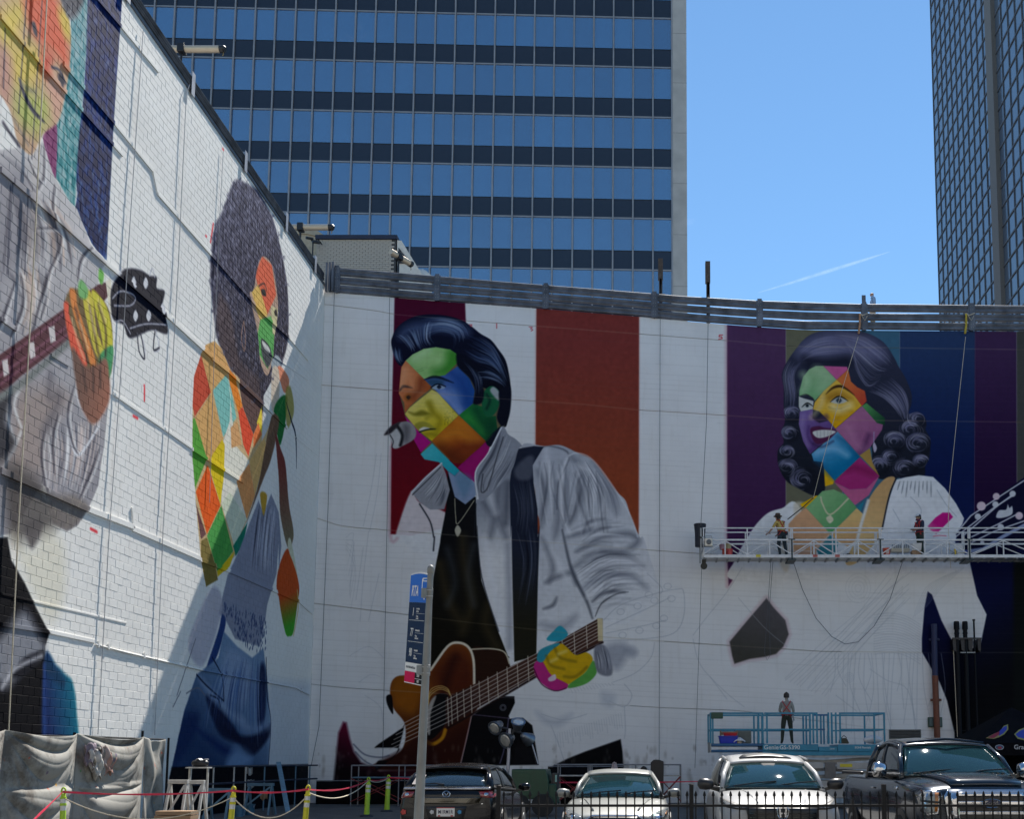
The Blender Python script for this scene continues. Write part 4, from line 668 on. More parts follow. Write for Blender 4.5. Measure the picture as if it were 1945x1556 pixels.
mf3 = cl.full(cl.fill(fc3, (180, 150, 130), soft=1.2))
for pts, col in ((c2(1450, 60, 1490, -40, 1545, 10, 1570, 180, 1520, 290, 1480, 200), (222, 96, 62)), (c2(1430, 160, 1470, 120, 1520, 290, 1480, 330, 1455, 260), (222, 180, 90)), (c2(1480, 320, 1540, 300, 1560, 380, 1555, 520, 1520, 600, 1475, 520, 1465, 400), (88, 168, 84)), (c2(1540, 240, 1580, 260, 1575, 420, 1550, 400), (206, 196, 150))): cl.fill(pts, col, soft=2, smooth=False, clip=mf3)
cl.fill(c2(1485, 430, 1530, 470, 1545, 540, 1520, 590, 1490, 520), (60, 64, 70), soft=2); cl.fill(c2(1490, 440, 1525, 475, 1535, 510, 1500, 480), (206, 206, 200), soft=1.5); cl.fill(c2(1485, 150, 1505, 150, 1512, 185, 1490, 180), (30, 24, 24), soft=1.5); cl.fill(c2(1560, 270, 1572, 265, 1575, 300, 1562, 295), (30, 24, 24), soft=1.2); cl.stroke(c2(1470, 130, 1500, 115, 1515, 150), (60, 30, 24), w=3, soft=1.5)
cl.stroke(c2(1385, 330, 1372, 420, 1388, 500, 1395, 420, 1385, 330), (170, 130, 110), w=2.5, soft=1.2)
# lozenges of the jacket
lz = lambda col, *a: cl.fill(f3(*a), col, soft=1.2, smooth=False)
cl.fill(f3(130, 165, 160, 110, 210, 88, 250, 130, 300, 250, 350, 300, 490, 440, 500, 500, 540, 560, 525, 720, 450, 1000, 400, 1150, 330, 1360, 230, 1480, 160, 1540, 130, 1380, 100, 1050, 95, 960, 80, 780, 80, 545, 80, 470), (206, 176, 130), soft=1.5, smooth=False)
lz((214, 164, 100), 130, 165, 160, 110, 210, 88, 250, 130, 300, 250, 280, 290, 195, 400, 260, 660, 260, 690, 170, 800, 92, 545, 190, 400)
lz((196, 70, 44), 130, 168, 188, 390, 92, 535, 80, 470, 88, 300); lz((126, 192, 182), 275, 290, 200, 380, 262, 655, 340, 540, 300, 330); lz((226, 222, 206), 290, 290, 305, 400, 300, 560, 255, 700, 250, 1050, 400, 1150, 420, 800, 330, 700)
lz((232, 130, 30), 290, 250, 330, 300, 375, 470, 350, 510, 300, 340); lz((224, 74, 40), 350, 505, 375, 475, 440, 640, 410, 770, 380, 700); lz((92, 66, 62), 350, 300, 490, 440, 500, 500, 440, 640, 375, 470)
lz((82, 156, 52), 82, 545, 95, 545, 165, 780, 95, 960, 80, 780); lz((218, 190, 10), 255, 670, 270, 700, 266, 880, 245, 1050, 185, 850, 180, 790); lz((232, 92, 20), 170, 820, 245, 1060, 165, 1230, 100, 980); lz((74, 156, 72), 250, 1060, 320, 1330, 230, 1460, 165, 1240); lz((110, 70, 70), 100, 1050, 160, 1230, 130, 1260); lz((126, 110, 56), 130, 1270, 165, 1250, 210, 1400, 230, 1500, 160, 1540, 130, 1380)
lz((208, 214, 190), 250, 1050, 300, 980, 400, 1140, 330, 1310); lz((226, 156, 96), 340, 920, 415, 810, 450, 1000, 400, 1140); lz((220, 176, 110), 415, 800, 500, 660, 525, 720, 450, 990); lz((222, 190, 30), 330, 1330, 300, 1420, 230, 1480, 225, 1450); lz((20, 120, 96), 320, 1300, 405, 1160, 380, 1290, 335, 1360); lz((214, 160, 104), 305, 600, 345, 560, 370, 700, 310, 720)
lz((232, 206, 60), 460, 570, 490, 470, 490, 620, 480, 640); lz((230, 120, 60), 440, 640, 470, 570, 490, 640, 440, 720)
lz((206, 208, 206), 500, 410, 560, 300, 580, 480, 520, 620, 490, 680)
# microphone, hand, cable, sleeve
cl.fill(f3(545, 220, 570, 170, 600, 190, 605, 250, 560, 260), (150, 160, 166), soft=1.5); cl.fill(f3(580, 260, 600, 235, 650, 310, 640, 380, 620, 390, 600, 330), (226, 140, 106), soft=1.5); cl.fill(f3(550, 260, 590, 260, 590, 440, 550, 520), (206, 190, 170), soft=2); cl.fill(f3(560, 500, 600, 420, 640, 420, 630, 560, 600, 700, 580, 640), (24, 110, 50), soft=2); cl.fill(f3(630, 390, 660, 360, 680, 500, 640, 600), (150, 140, 60), soft=3, alpha=.8)
cl.stroke(f3(635, 450, 665, 560, 690, 650, 695, 840), (14, 26, 50), w=7, soft=1.5, taper=.8)
cl.fill(f3(545, 540, 590, 560, 575, 660, 540, 800, 500, 900, 400, 1160, 470, 930), (110, 84, 66), soft=2); cl.fill(f3(570, 640, 600, 720, 630, 820, 650, 1050, 678, 1230, 645, 1310, 600, 1120, 590, 900), (118, 54, 48), soft=2, grad=((120, 110, 86), (540, 880), (550, 1020))); cl.fill(f3(645, 1315, 690, 1480, 700, 1600, 590, 1600, 585, 1450), (186, 70, 24), soft=2); cl.fill(f3(660, 1260, 700, 1480, 645, 1310), (206, 206, 180), soft=2)
cl.fill(c3(1525, 140, 1560, 200, 1590, 320, 1580, 420, 1560, 560, 1540, 585, 1515, 560, 1480, 360, 1490, 230), (190, 76, 24), soft=1.5, grad=((60, 160, 40), (545, 1130), (550, 1190))); cl.stroke(c3(1580, 340, 1585, 440, 1560, 580), (210, 190, 130), w=4, soft=1.5)
# grey shirt and jeans
tor = f3(470, 1030, 500, 1110, 545, 990, 590, 1100, 605, 1300, 590, 1450) + c3(1480, 100, 1470, 250, 1420, 420, 1410, 500, 1380, 640, 1250, 600, 1190, 480, 1160, 470, 1210, 260, 1270, 130)
mt3 = cl.full(cl.fill(tor, (136, 140, 158), soft=2, smooth=False)); cl.between(f3(470, 1060, 440, 1300, 420, 1500), f3(580, 1080, 560, 1300, 560, 1500), 90, [(206, 208, 220), (52, 56, 74), (150, 152, 170)], w=6, soft=2.5, alpha=.6, clip=mt3)
cl.fill(f3(480, 990, 520, 1000, 500, 1120), (190, 150, 50), soft=2)
cl.speckle(c3(1180, 400, 1420, 500, 1400, 680, 1300, 640), (20, 40, 90), 260, r=(1, 3), alpha=.8); cl.speckle(c3(1180, 380, 1420, 480, 1400, 600, 1260, 560), (130, 140, 160), 120, r=(1, 2.5), alpha=.6)
cl.fill(c3(1090, 780, 1160, 560, 1180, 470, 1200, 520, 1150, 700), (34, 60, 116), soft=2); cl.fill(c3(1180, 440, 1140, 320, 1060, 450, 1000, 640, 1080, 740), (176, 172, 186), soft=4, alpha=.8)
jean = c3(1045, 790, 1160, 700, 1190, 560, 1260, 640, 1340, 700, 1400, 650, 1420, 800, 1440, 1080, 1425, 1300, 910, 1300, 980, 980)
mj = cl.full(cl.fill(jean, (112, 138, 168), soft=2, smooth=False, grad=((38, 62, 100), (440, 1290), (400, 1440))))
for pts, col, s_ in ((c3(1100, 900, 1200, 1000, 1280, 1140, 1180, 1120, 1120, 1000), (12, 20, 50), 5), (c3(1180, 1060, 1260, 1110, 1350, 1110, 1440, 1050, 1430, 1120, 1340, 1220, 1260, 1150), (10, 16, 44), 5), (c3(1060, 800, 1180, 930, 1300, 1040, 1230, 1020, 1100, 880), (150, 166, 190), 9), (c3(1200, 660, 1330, 720, 1340, 900, 1250, 960, 1180, 900), (140, 158, 186), 12), (c3(1380, 760, 1410, 760, 1410, 1000, 1370, 1060), (14, 26, 64), 6), (c3(980, 1010, 1060, 1010, 1000, 1180, 930, 1260, 920, 1200), (24, 44, 88), 9), (c3(1020, 1060, 1120, 1120, 1260, 1210, 1180, 1210), (18, 40, 90), 7), (c3(1250, 1180, 1340, 1230, 1300, 1290, 1200, 1290), (120, 150, 186), 12), (c3(1270, 1000, 1340, 1060, 1420, 1040, 1420, 1080, 1300, 1090), (130, 150, 180), 9)): cl.fill(pts, col, soft=s_, alpha=.9, clip=mj)
cl.strokes([c3(1045, 790, 1100, 850, 1190, 930), c3(1130, 700, 1180, 800, 1190, 920), c3(1120, 900, 1160, 920, 1170, 960), c3(1415, 700, 1420, 900, 1440, 1050, 1425, 1290)], (16, 24, 50), w=3, soft=1.2); cl.strokes([c3(990, 890, 1050, 860, 1090, 900), c3(940, 900, 980, 780, 1040, 600), c3(920, 960, 960, 880)], (110, 110, 120), w=2, soft=1)
# blue-grey panel near the corner and the black foot of the wall
cl.fill(c3(1435, 820, 1650, 830, 1640, 1300, 1425, 1300), (168, 180, 200), soft=12, alpha=.42, smooth=False)
cl.fill([(326, 1458), (420, 1456), (606, 1452), (640, 1556), (300, 1580)], (12, 13, 20), soft=1.5, smooth=False)
cl.strokes([a5(820, 695, 820, 780), a5(758, 868, 782, 882), a5(515, 1510, 550, 1528), c1(1265, 845, 1270, 850), [(405, 425), (400, 460)], c1(1170, 1340, 1174, 1343)], (226, 60, 70), w=4, soft=1.2, smooth=False)
# pencil construction lines of the face
cl.lines([c1(30, 160, 20, 500), c1(150, 0, 105, 640), c1(240, 0, 180, 900), c1(60, 1060, 40, 1556), c1(160, 1110, 140, 1556), c1(75, 1000, 45, 1500)], (40, 42, 60), w=2, soft=1, alpha=.75)
cl.between(c3(1190, 700, 1120, 900, 1080, 1100), c3(1400, 720, 1400, 950, 1420, 1200), 80, [(20, 36, 84), (150, 170, 200), (60, 92, 146)], w=5, soft=2, alpha=.5, clip=mj)
for k in range(260):
    p = afro[k % len(afro)]; a_ = cl.rng.uniform(0, 6.28); q_ = cl.rng.uniform(3, 9); cl.stroke([p, (p[0] + q_ * .5 * cos(a_), p[1] + q_ * sin(a_) * .8 - 2), (p[0] + q_ * cos(a_ + .5) * .7, p[1] + q_ * sin(a_ + .5) - 3)], (84, 84, 106), w=1.6, soft=1, alpha=.6, taper=.9)
ML = wall_mat('left_wall_paint', cl, 1)
# ------------------------------------------------------------------ ground
M_asph = mat('asphalt', (.085, .083, .08), .9, var=.35, scale=1.2, bump=.4, bscale=60)
M_conc = mat('concrete', (.30, .29, .27), .85, var=.15, scale=2, bump=.3, bscale=30)
g = MB(); g.add([(-600, -300, 0), (600, -300, 0), (600, 900, 0), (-600, 900, 0)], [(0, 1, 2, 3)]); tag(g.build('ground', M_asph), kind='structure')
g = MB(); g.bb(-40, 40, 3.5, 11.8, -.2, .13); tag(g.build('pavement', mat('paving_concrete', (.33, .32, .30), .85, var=.12, scale=.9, bump=.25, bscale=25), bevel=.02), kind='structure')
for i in range(7):
    g = MB(); g.bb(-6.3 + i * 2.75, -6.2 + i * 2.75, 14.6, 19.6, .002, .006); tag(g.build('bay_marking', mat('road_paint', (.62, .62, .58), .7, var=.2, scale=8)), kind='structure')

# unseen street front behind the camera, added to bounce sunlight onto the walls
M_lime = mat('limestone', (.55, .51, .45), .85, var=.1, scale=.3, bump=.1)
for k, (x0, x1, h, c_) in enumerate(((-62, -28, 27, (.58, .54, .47)), (-27.5, 2, 31, (.64, .60, .53)), (2.5, 30, 24, (.56, .51, .45)), (30.5, 66, 28, (.58, .56, .52)))):
    t = thing('bounce_building', ('low pale stone building across the street, unseen, added to bounce light', 'tall cream stone building across the street, unseen, added to bounce light', 'warm brick-coloured building across the street, unseen, added to bounce light', 'light grey stone building across the street, unseen, added to bounce light')[k], 'building', ((x0 + x1) / 2, -26, 0)); hw = (x1 - x0) / 2
    m = MB(); m.bb(-hw, hw, -12, 0, 0, h); m.build('wall', mat('street_stone_%d' % k, c_, .85, var=.08, scale=.3), t); wm = MB()
    for fl in range(int(h / 4) - 1):
        for b in range(int(hw * 2 / 3.4)): wm.bb(-hw + 1 + b * 3.4, -hw + 2.3 + b * 3.4, .0, .03, 5 + fl * 4, 7 + fl * 4)
    o = wm.build('window', mat('street_glass', (.03, .04, .05), .08), t); o['kind'] = 'stuff'
    m = MB(); m.bb(-hw - .2, hw + .2, -12, .4, h, h + .6); m.build('cornice', mat('street_stone_%d' % k, c_), t)
# ------------------------------------------------------------------ front wall: cast panels between stepped joints
def toXZ(pl): return [(v.x, v.z) for v in (atY(x, y, YF) for x, y in pl)]
TOPP = [(560, 549), (617, 554), (650, 558), (830, 572), (1033, 587), (1240, 604), (1295, 610), (1382, 617), (1439, 621), (1529, 627), (1945, 630), (2080, 630)]
RAILP = [(560, 497), (617, 505), (650, 510), (830, 525), (1033, 542), (1240, 558), (1295, 563), (1442, 572), (1639, 578), (1945, 581), (2080, 581)]
curves = [toXZ(TOPP)] + [toXZ(j) for j in JOINTS]
def zi(c, x): return float(np.interp(x, [p[0] for p in c], [p[1] for p in c]))
XR = 16.6
front = thing('mural_wall', 'tall pale front wall with painted man, painted woman and coloured stripes behind the parked cars', 'wall', (0, YF, 0))
xs = np.linspace(XL, XR, 40)
for i in range(len(curves)):
    m = MB(); n = len(xs)
    top = [zi(curves[i], x) - (0 if i == 0 else .008) for x in xs]; bot = [(zi(curves[i + 1], x) + .008) if i + 1 < len(curves) else 0 for x in xs]
    vs = [(x, YF, t) for x, t in zip(xs, top)] + [(x, YF, b) for x, b in zip(xs, bot)] + [(x, YF + .16, t) for x, t in zip(xs, top)] + [(x, YF + .16, b) for x, b in zip(xs, bot)]
    fs = []
    for k in range(n - 1):
        fs += [(k, n + k, n + k + 1, k + 1), (2 * n + k, 2 * n + k + 1, 3 * n + k + 1, 3 * n + k), (k, k + 1, 2 * n + k + 1, 2 * n + k), (n + k, 3 * n + k, 3 * n + k + 1, n + k + 1)]
    fs += [(0, 2 * n, 3 * n, n), (n - 1, 2 * n - 1, 4 * n - 1, 3 * n - 1)]
    m.add(vs, fs); m.build('wall_panel', MF, front, world=True)
m = MB(); n = len(xs)
vs = [(x, YF + .17, zi(curves[0], x) - .02) for x in xs] + [(x, YF + .17, 0) for x in xs] + [(x, YF + .5, zi(curves[0], x) - .02) for x in xs] + [(x, YF + .5, 0) for x in xs]
fs = []
for k in range(n - 1): fs += [(k, n + k, n + k + 1, k + 1), (2 * n + k, 2 * n + k + 1, 3 * n + k + 1, 3 * n + k), (k, k + 1, 2 * n + k + 1, 2 * n + k)]
fs += [(0, 2 * n, 3 * n, n), (n - 1, 2 * n - 1, 4 * n - 1, 3 * n - 1)]
m.add(vs, fs); m.build('backing', M_conc, front, world=True)
# the paint films: thin sheets of the painted figures on the panels
def film(name, pl, off, label=None, smooth=False):
    pts = cf.crm(pl, True, 4) if smooth else pl
    P = [(atY(x, y, YF).x, YF - off, atY(x, y, YF).z) for x, y in pts]
    m = MB(); m.prism(P, (0, off - .001, 0)); o = m.build(name, MF, front, world=True)
    if label: o['label'] = label
    return o
film('painted_stripe', [(749, 566), (882, 577), (884, 640), (878, 900), (850, 1000), (742, 1015), (745, 800)], .003, 'maroon stripe behind the dark hair')
film('painted_stripe', [(1020, 588), (1213, 603), (1213, 1000), (1017, 1000)], .003, 'broad rust-brown stripe')
film('painted_stripe', [(1381, 619), (1493, 626), (1493, 975), (1440, 1050), (1383, 1112)], .003, 'plum stripe')
film('painted_stripe', [(1709, 630), (1852, 631), (1850, 1040), (1709, 1040)], .003, 'navy stripe')
film('painted_stripe', [(1853, 631), (1930, 631), (1931, 940), (1853, 940)], .003, 'dark purple stripe')
film('painted_lozenge', loz, .003, 'grey lozenge with sprayed red edge')
film('painted_dark_field', dark[1:-2] + [(2040, 1545), (2040, 1068)], .003, 'black and navy field')
wo_ = wd(250, 180, 300, 120, 370, 70, 480, 50, 700, 55, 860, 62, 1000, 140, 1090, 270, 1190, 450, 1240, 580, 1240, 680, 1290, 745, 1350, 780, 1372, 850, 1405, 980, 1395, 1150, 1350, 1300) + [(1795, 928), (1831, 985), (1814, 1030), (1838, 1068), (1874, 1168), (1863, 1222), (1806, 1214), (1770, 1130), (1751, 1214), (1785, 1297), (1813, 1393), (1600, 1393), (1600, 1240), (1470, 1110), (1394, 1068), (1406, 1044), (1440, 992), (1485, 966), (1540, 940)] + wd(260, 1412, 150, 1340, 85, 1210, 80, 1080, 130, 1010, 110, 915, 140, 830, 130, 540, 115, 410, 170, 290)
film('painted_woman', wo_, .006, 'smiling painted woman with dark wavy hair and coloured facets on her face')
ma_ = hd(120, 380, 135, 300, 170, 230, 240, 165, 350, 110, 480, 90, 650, 100, 800, 140, 900, 200, 1000, 280, 1100, 340, 1180, 440, 1245, 540, 1280, 680, 1300, 850, 1270, 1130, 1245, 1190) + c4(985, 1000, 1150, 1040, 1240, 1035, 1420, 1120, 1560, 1300, 1640, 1440, 1690, 1556) + c5(1640, 180, 1680, 320, 1815, 350, 1815, 480, 1640, 700, 1540, 900, 1500, 1130, 1496, 1275, 630, 1275, 180, 1290, 330, 1060, 255, 862, 300, 800, 470, 760, 480, 200) + c4(500, 1480, 390, 1300, 560, 1140, 440, 1080) + hd(340, 1330, 250, 1380, 150, 1410, 50, 1275, 200, 1150, 250, 1060, 195, 870, 220, 610, 165, 545)
film('painted_man', ma_, .006, 'painted man with dark swept hair, coloured facets on his face and a grey jacket')
film('painted_guitar', c5(255, 862, 290, 800, 400, 792, 468, 762, 520, 702, 560, 642, 618, 618, 690, 655, 860, 668, 890, 735, 1030, 680, 1360, 492, 1384, 492, 1384, 612, 1030, 792, 720, 970, 664, 1130, 632, 1270, 180, 1280, 330, 1180, 335, 1060, 272, 965), .009, 'brown painted acoustic guitar with pale strings')

# ------------------------------------------------------------------ left wall: painted blocks laid in courses
zt = .5 * (atX(233, 0, XL).z + atX(600, 513, XL).z)
left = thing('mural_wall', 'tall white painted block wall on the left with two painted musicians', 'wall', (XL, 15.5, 0))
m = MB(); m.bb(XL - .5, XL - .006, 15.5, YF, 0, zt + .0); m.build('backing', ML, left, world=True)
BW, BH, GAP = .40, .20, .007
bs = MB(); bs.add([(-.0055, -(BW - GAP) / 2, -(BH - GAP) / 2), (-.0055, (BW - GAP) / 2, -(BH - GAP) / 2), (-.0055, (BW - GAP) / 2, (BH - GAP) / 2), (-.0055, -(BW - GAP) / 2, (BH - GAP) / 2),
                  (0, -(BW - GAP) / 2 + .006, -(BH - GAP) / 2 + .006), (0, (BW - GAP) / 2 - .006, -(BH - GAP) / 2 + .006), (0, (BW - GAP) / 2 - .006, (BH - GAP) / 2 - .006), (0, -(BW - GAP) / 2 + .006, (BH - GAP) / 2 - .006)],
                 [(4, 5, 6, 7), (0, 1, 5, 4), (1, 2, 6, 5), (2, 3, 7, 6), (3, 0, 4, 7)])
blocks = []
for r in range(int(zt / BH)):
    y = 15.5 + (.2 if r % 2 else 0) + BW / 2
    while y < YF - .2:
        blocks.append((y, r * BH + BH / 2)); y += BW
def seen(y, z):
    d = y * cos(TH) + (z - EYE) * sin(TH); px = CX + F * XL / d; py = CY - F * (-(y) * sin(TH) + (z - EYE) * cos(TH)) / d
    return px > -4 and py > -4 and z > 2.4
vis = sorted([b for b in blocks if seen(*b)], key=lambda b: b[0] * cos(TH) + (b[1] - EYE) * sin(TH))
near = set(vis[:298]); proto = bs.build('concrete_block', ML)
rest = MB(); first = True
for y, z in blocks:
    dx = rnd.uniform(-.002, .003)
    if (y, z) in near:
        o = proto if first else link(proto.copy()); first = False
        o.parent = left; o.location = (dx, y - 15.5, z)
    else:
        rest.add([(v[0] + XL + dx, v[1] + y, v[2] + z) for v in bs.v], bs.f)
o = rest.build('concrete_block', ML, left, world=True); o['kind'] = 'stuff'
# ledges where the ramps of the garage meet the wall
LEDGES = [(.05, .10, [(150, -45), (187, 0), (230, 50), (300, 135)]), (.05, .10, [(0, 30), (80, 124), (160, 214), (216, 276), (232, 294)]), (.045, .11, [(120, 120), (160, 167), (214, 230), (290, 324)]), (.045, .10, [(290, 324), (299, 367), (299.6, 367.6)]),
          (.045, .11, [(299, 367), (433, 520), (501, 597), (548, 640), (585, 684)]), (.06, .13, [(0, 321), (107, 414), (174, 475), (204, 502), (314, 597), (401, 677)]), (.05, .12, [(401, 680), (434, 706), (498, 766), (545, 813)]),
          (.05, .10, [(0, 605), (30, 626)]), (.03, .07, [(97, 674), (130, 694)]), (.035, .09, [(214, 747), (321, 821), (364, 851)]), (.05, .10, [(364, 853), (461, 916)]), (.06, .14, [(0, 894), (77, 928), (167, 968), (252, 1001)]), (.05, .10, [(250, 964), (253, 1004), (254, 1005)]),
          (.05, .14, [(250, 1004), (379, 1061)]), (.05, .12, [(379, 1063), (440, 1087), (568, 1143), (593, 1166)]), (.035, .09, [(0, 1186), (96, 1201), (179, 1219)]), (.02, .05, [(0, 1128), (160, 1165), (240, 1184)]), (.02, .05, [(512, 672), (585, 722)]), (.02, .05, [(560, 830), (604, 866)])]
for d, h, pl in LEDGES:
    d *= .7
    m = MB(); P = [atX(x, y, XL) for x, y in pl]
    for a, b in zip(P, P[1:]):
        if (b - a).length < .03: continue
        m.beam((XL + d / 2 - .005, a.y, a.z), (XL + d / 2 - .005, b.y, b.z), d + .01, h) if abs(b.y - a.y) > abs(b.z - a.z) * .5 else m.beam((XL + d / 2 - .005, a.y, a.z), (XL + d / 2 - .005, b.y, b.z), .08, d + .01, up=(1, 0, 0))
    m.build('ledge', ML, left, world=True, bevel=.006)
m = MB(); P = [atX(x, y, XL + .024) for x, y in ((182, 1225), (240, 1240), (389, 1275), (561, 1307), (588, 1321))]; m.tube(P, .022, 8)
for t in (.02, .1, .3, .55, .85):
    k = min(int(t * 4), 3); p = P[k].lerp(P[k + 1], t * 4 - k); m.box((XL + .025, p.y, p.z + .03), (.05, .05, .14))
m.build('conduit', ML, left, world=True)
m = MB(); m.bb(XL - .5, XL + .03, 15.5, YF, zt + .002, zt + .10); m.build('coping', mat('galvanised_dark', (.13, .14, .16), .5, .4, var=.2, scale=3), left, world=True)

# ------------------------------------------------------------------ roof decks behind the walls
m = MB(); m.bb(XL, XR, YF + .5, 62, 16.4, 16.75); tag(m.build('roof_deck', M_conc), kind='structure')
m = MB(); m.bb(-45, XL - .5, 15.5, 62, zt - .6, zt - .3); tag(m.build('roof_deck', M_conc), kind='structure')

# ------------------------------------------------------------------ guard rails along the roof edge
M_rail = mat('weathered_steel', (.115, .125, .15), .6, .3, var=.45, scale=2.2, bump=.1)
PROF = [(0, 0), (.05, .06), (.085, .2), (.05, .38), (.02, .46), (.02, .54), (.05, .62), (.085, .8), (.05, .94), (0, 1)]
rail = thing('guard_rail', 'grey three-beam guard rail along the top of the front wall', 'guard rail', (0, YF, 17))
ct, cr = toXZ(TOPP), toXZ(RAILP); xs2 = np.linspace(XL + .25, XR - .1, 70)
for lo, hi in ((.01, .315), (.358, .645), (.69, 1.0)):
    def fn(u, v, lo=lo, hi=hi):
        x = xs2[0] + (xs2[-1] - xs2[0]) * u; b, t = zi(ct, x), zi(cr, x); k = v * (len(PROF) - 1); i = min(int(k), len(PROF) - 2); fr = k - i
        d = PROF[i][0] * (1 - fr) + PROF[i + 1][0] * fr; h = PROF[i][1] * (1 - fr) + PROF[i + 1][1] * fr
        sagz = .004 * sin(x * .9 + lo * 7)
        return (x, YF - .02 - d, b + (t - b) * (lo + (hi - lo) * h) + sagz)
    m = MB(); m.grid(fn, 69, 9); m.build('beam', M_rail, rail, world=True, smooth=True, solid=.006)
for px in (640, 831, 1037, 1243, 1442, 1640, 1843):
    p = atY(px, 560, YF); b, t = zi(ct, p.x), zi(cr, p.x); m = MB(); m.bb(p.x - .09, p.x + .09, YF - .125, YF - .105, b - .02, t + .05); m.bb(p.x - .012, p.x + .012, YF - .107, YF + .10, b - .02, t + .05); m.bb(p.x - .09, p.x + .09, YF + .10, YF + .12, b - .02, t + .05); m.build('post', M_rail, rail, world=True)
    m = MB()
    for fz in (.10, .22, .44, .56, .78, .92):
        for dx in (-.045, .045): m.lathe([(.016, 0), (.014, .012)], 6, (p.x + dx, YF - .125, b + (t - b) * fz), (0, -1, 0))
    m.build('bolts', M_conc, rail, world=True)
    m = MB(); m.bb(p.x + .9, p.x + 1.22, YF - .118, YF - .106, b + (t - b) * .03, t - .02) if False else m.bb(p.x - .14, p.x + .14, YF - .104, YF - .1, b + .01, t - .02); m.build('splice_plate', M_rail, rail, world=True)
m = MB(); p = atY(1639, 560, YF); m.bb(p.x - .08, p.x + .08, YF - .15, YF - .127, zi(ct, p.x) - .05, zi(cr, p.x) + .32); m.build('post', M_rail, rail, world=True)
lrail = thing('guard_rail', 'dark guard rail on top of the white left wall', 'guard rail', (XL, 15.5, zt))
zr = .5 * (atX(265, 0, XL).z + atX(599, 496, XL).z)
for lo, hi in ((.12, .46), (.56, .96)):
    def fn(u, v, lo=lo, hi=hi):
        y = 15.6 + 24.1 * u; k = v * (len(PROF) - 1); i = min(int(k), len(PROF) - 2); fr = k - i
        return (XL - .02 + PROF[i][0] * (1 - fr) + PROF[i + 1][0] * fr, y, zt + .1 + (zr - zt - .1) * (lo + (hi - lo) * (PROF[i][1] * (1 - fr) + PROF[i + 1][1] * fr)))
    m = MB(); m.grid(fn, 40, 9); m.build('beam', M_rail, lrail, world=True, smooth=True, solid=.006)
ys = [atX(x, y, XL).y for x, y in ((240, -40), (362, 165), (463, 305), (541, 425), (596, 500))]
for y in [ys[0] - 3] + ys:
    m = MB(); m.bb(XL + .07, XL + .085, y - .1, y + .1, zt - .1, zr + .12); m.bb(XL - .1, XL + .07, y - .01, y + .01, zt + .1, zr + .12); m.build('post', mat('galvanised', (.34, .36, .40), .45, .5, var=.15, scale=4), lrail, world=True)
m = MB()
for k in range(3): m.bb(XL + .05 + k * .13, XL + .14 + k * .13, YF - .2 - .03 * k, YF - .08, zi(ct, XL + .1) - .05, zi(cr, XL + .1) + .08)
m.build('corner_plate', M_rail, rail, world=True, bevel=.01)

# ------------------------------------------------------------------ glass office tower behind
TY = 73.0
tw = thing('office_tower', 'blue glass office tower with dark spandrels and a pale corner pier behind the walls', 'building', (1.5, TY, 0), radians(1.95))
za, zb = atY(1241, 35.9, TY).z, atY(1241, 514.5, TY).z; FH = (za - zb) / 5; BAYW = 1.5; NB = 28; WH = FH * .635
def tower_glass():
    m = bpy.data.materials.new('tower_glass'); m.use_nodes = True; t = m.node_tree; p = t.nodes['Principled BSDF']
    oi = t.nodes.new('ShaderNodeObjectInfo'); r = t.nodes.new('ShaderNodeValToRGB'); r.color_ramp.elements[0].color = (.012, .07, .20, 1); r.color_ramp.elements[1].color = (.03, .12, .30, 1)
    t.links.new(oi.outputs['Random'], r.inputs[0]); t.links.new(r.outputs[0], p.inputs['Base Color']); p.inputs['Roughness'].default_value = .03; p.inputs['Specular IOR Level'].default_value = 1.0
    p.inputs['Metallic'].default_value = .0; p.inputs['Coat Weight'].default_value = 1; p.inputs['Coat IOR'].default_value = 3.3; p.inputs['Coat Tint'].default_value = (.60, .92, 1, 1)
    ge = t.nodes.new('ShaderNodeNewGeometry'); n = t.nodes.new('ShaderNodeTexNoise'); n.inputs['Scale'].default_value = .35; vm = t.nodes.new('ShaderNodeVectorMath'); vm.operation = 'ADD'; ml = t.nodes.new('ShaderNodeMath'); ml.operation = 'MULTIPLY'; ml.inputs[1].default_value = 40; t.links.new(oi.outputs['Random'], ml.inputs[0]); t.links.new(ge.outputs['Position'], vm.inputs[0]); t.links.new(ml.outputs[0], vm.inputs[1]); t.links.new(vm.outputs[0], n.inputs['Vector']); b = t.nodes.new('ShaderNodeBump'); b.inputs['Strength'].default_value = .3; b.inputs['Distance'].default_value = .08
    t.links.new(n.outputs[0], b.inputs['Height']); t.links.new(b.outputs[0], p.inputs['Normal']); t.links.new(b.outputs[0], p.inputs['Coat Normal']); return m
M_tg = tower_glass(); M_sp = mat('spandrel_glass', (.022, .028, .045), .12, var=.3, scale=.4, spec=.6); M_mul = mat('mullion_aluminium', (.30, .29, .31), .45, .3, var=.1, scale=2)
M_pier = mat('pier_concrete', (.42, .40, .40), .85, var=.14, scale=.8, bump=.2, bscale=8)
m = MB(); m.bb(-NB * BAYW, 0, .02, 30, 0, 62); m.build('core', mat('tower_core', (.02, .025, .04), .5), tw)
m = MB(); m.bb(0, 1.06, -.18, 30, 0, 62); m.build('corner_pier', M_pier, tw)
for k in range(-6, 9):
    m = MB(); z = zb + k * FH - 1.3; m.bb(.001, 1.065, -.185, .0, z, z + .03); m.build('pier_joint', mat('joint_dark', (.2, .19, .19), .9), tw)
pane = MB(); pane.bb(-BAYW / 2 + .07, BAYW / 2 - .07, -.02, .0, -WH + .05, -.05); pane = pane.build('window_pane', M_tg)
spn = MB(); spn.bb(-BAYW / 2 + .07, BAYW / 2 - .07, -.05, .0, .05, FH - WH - .05); spn = spn.build('spandrel_panel', M_sp)
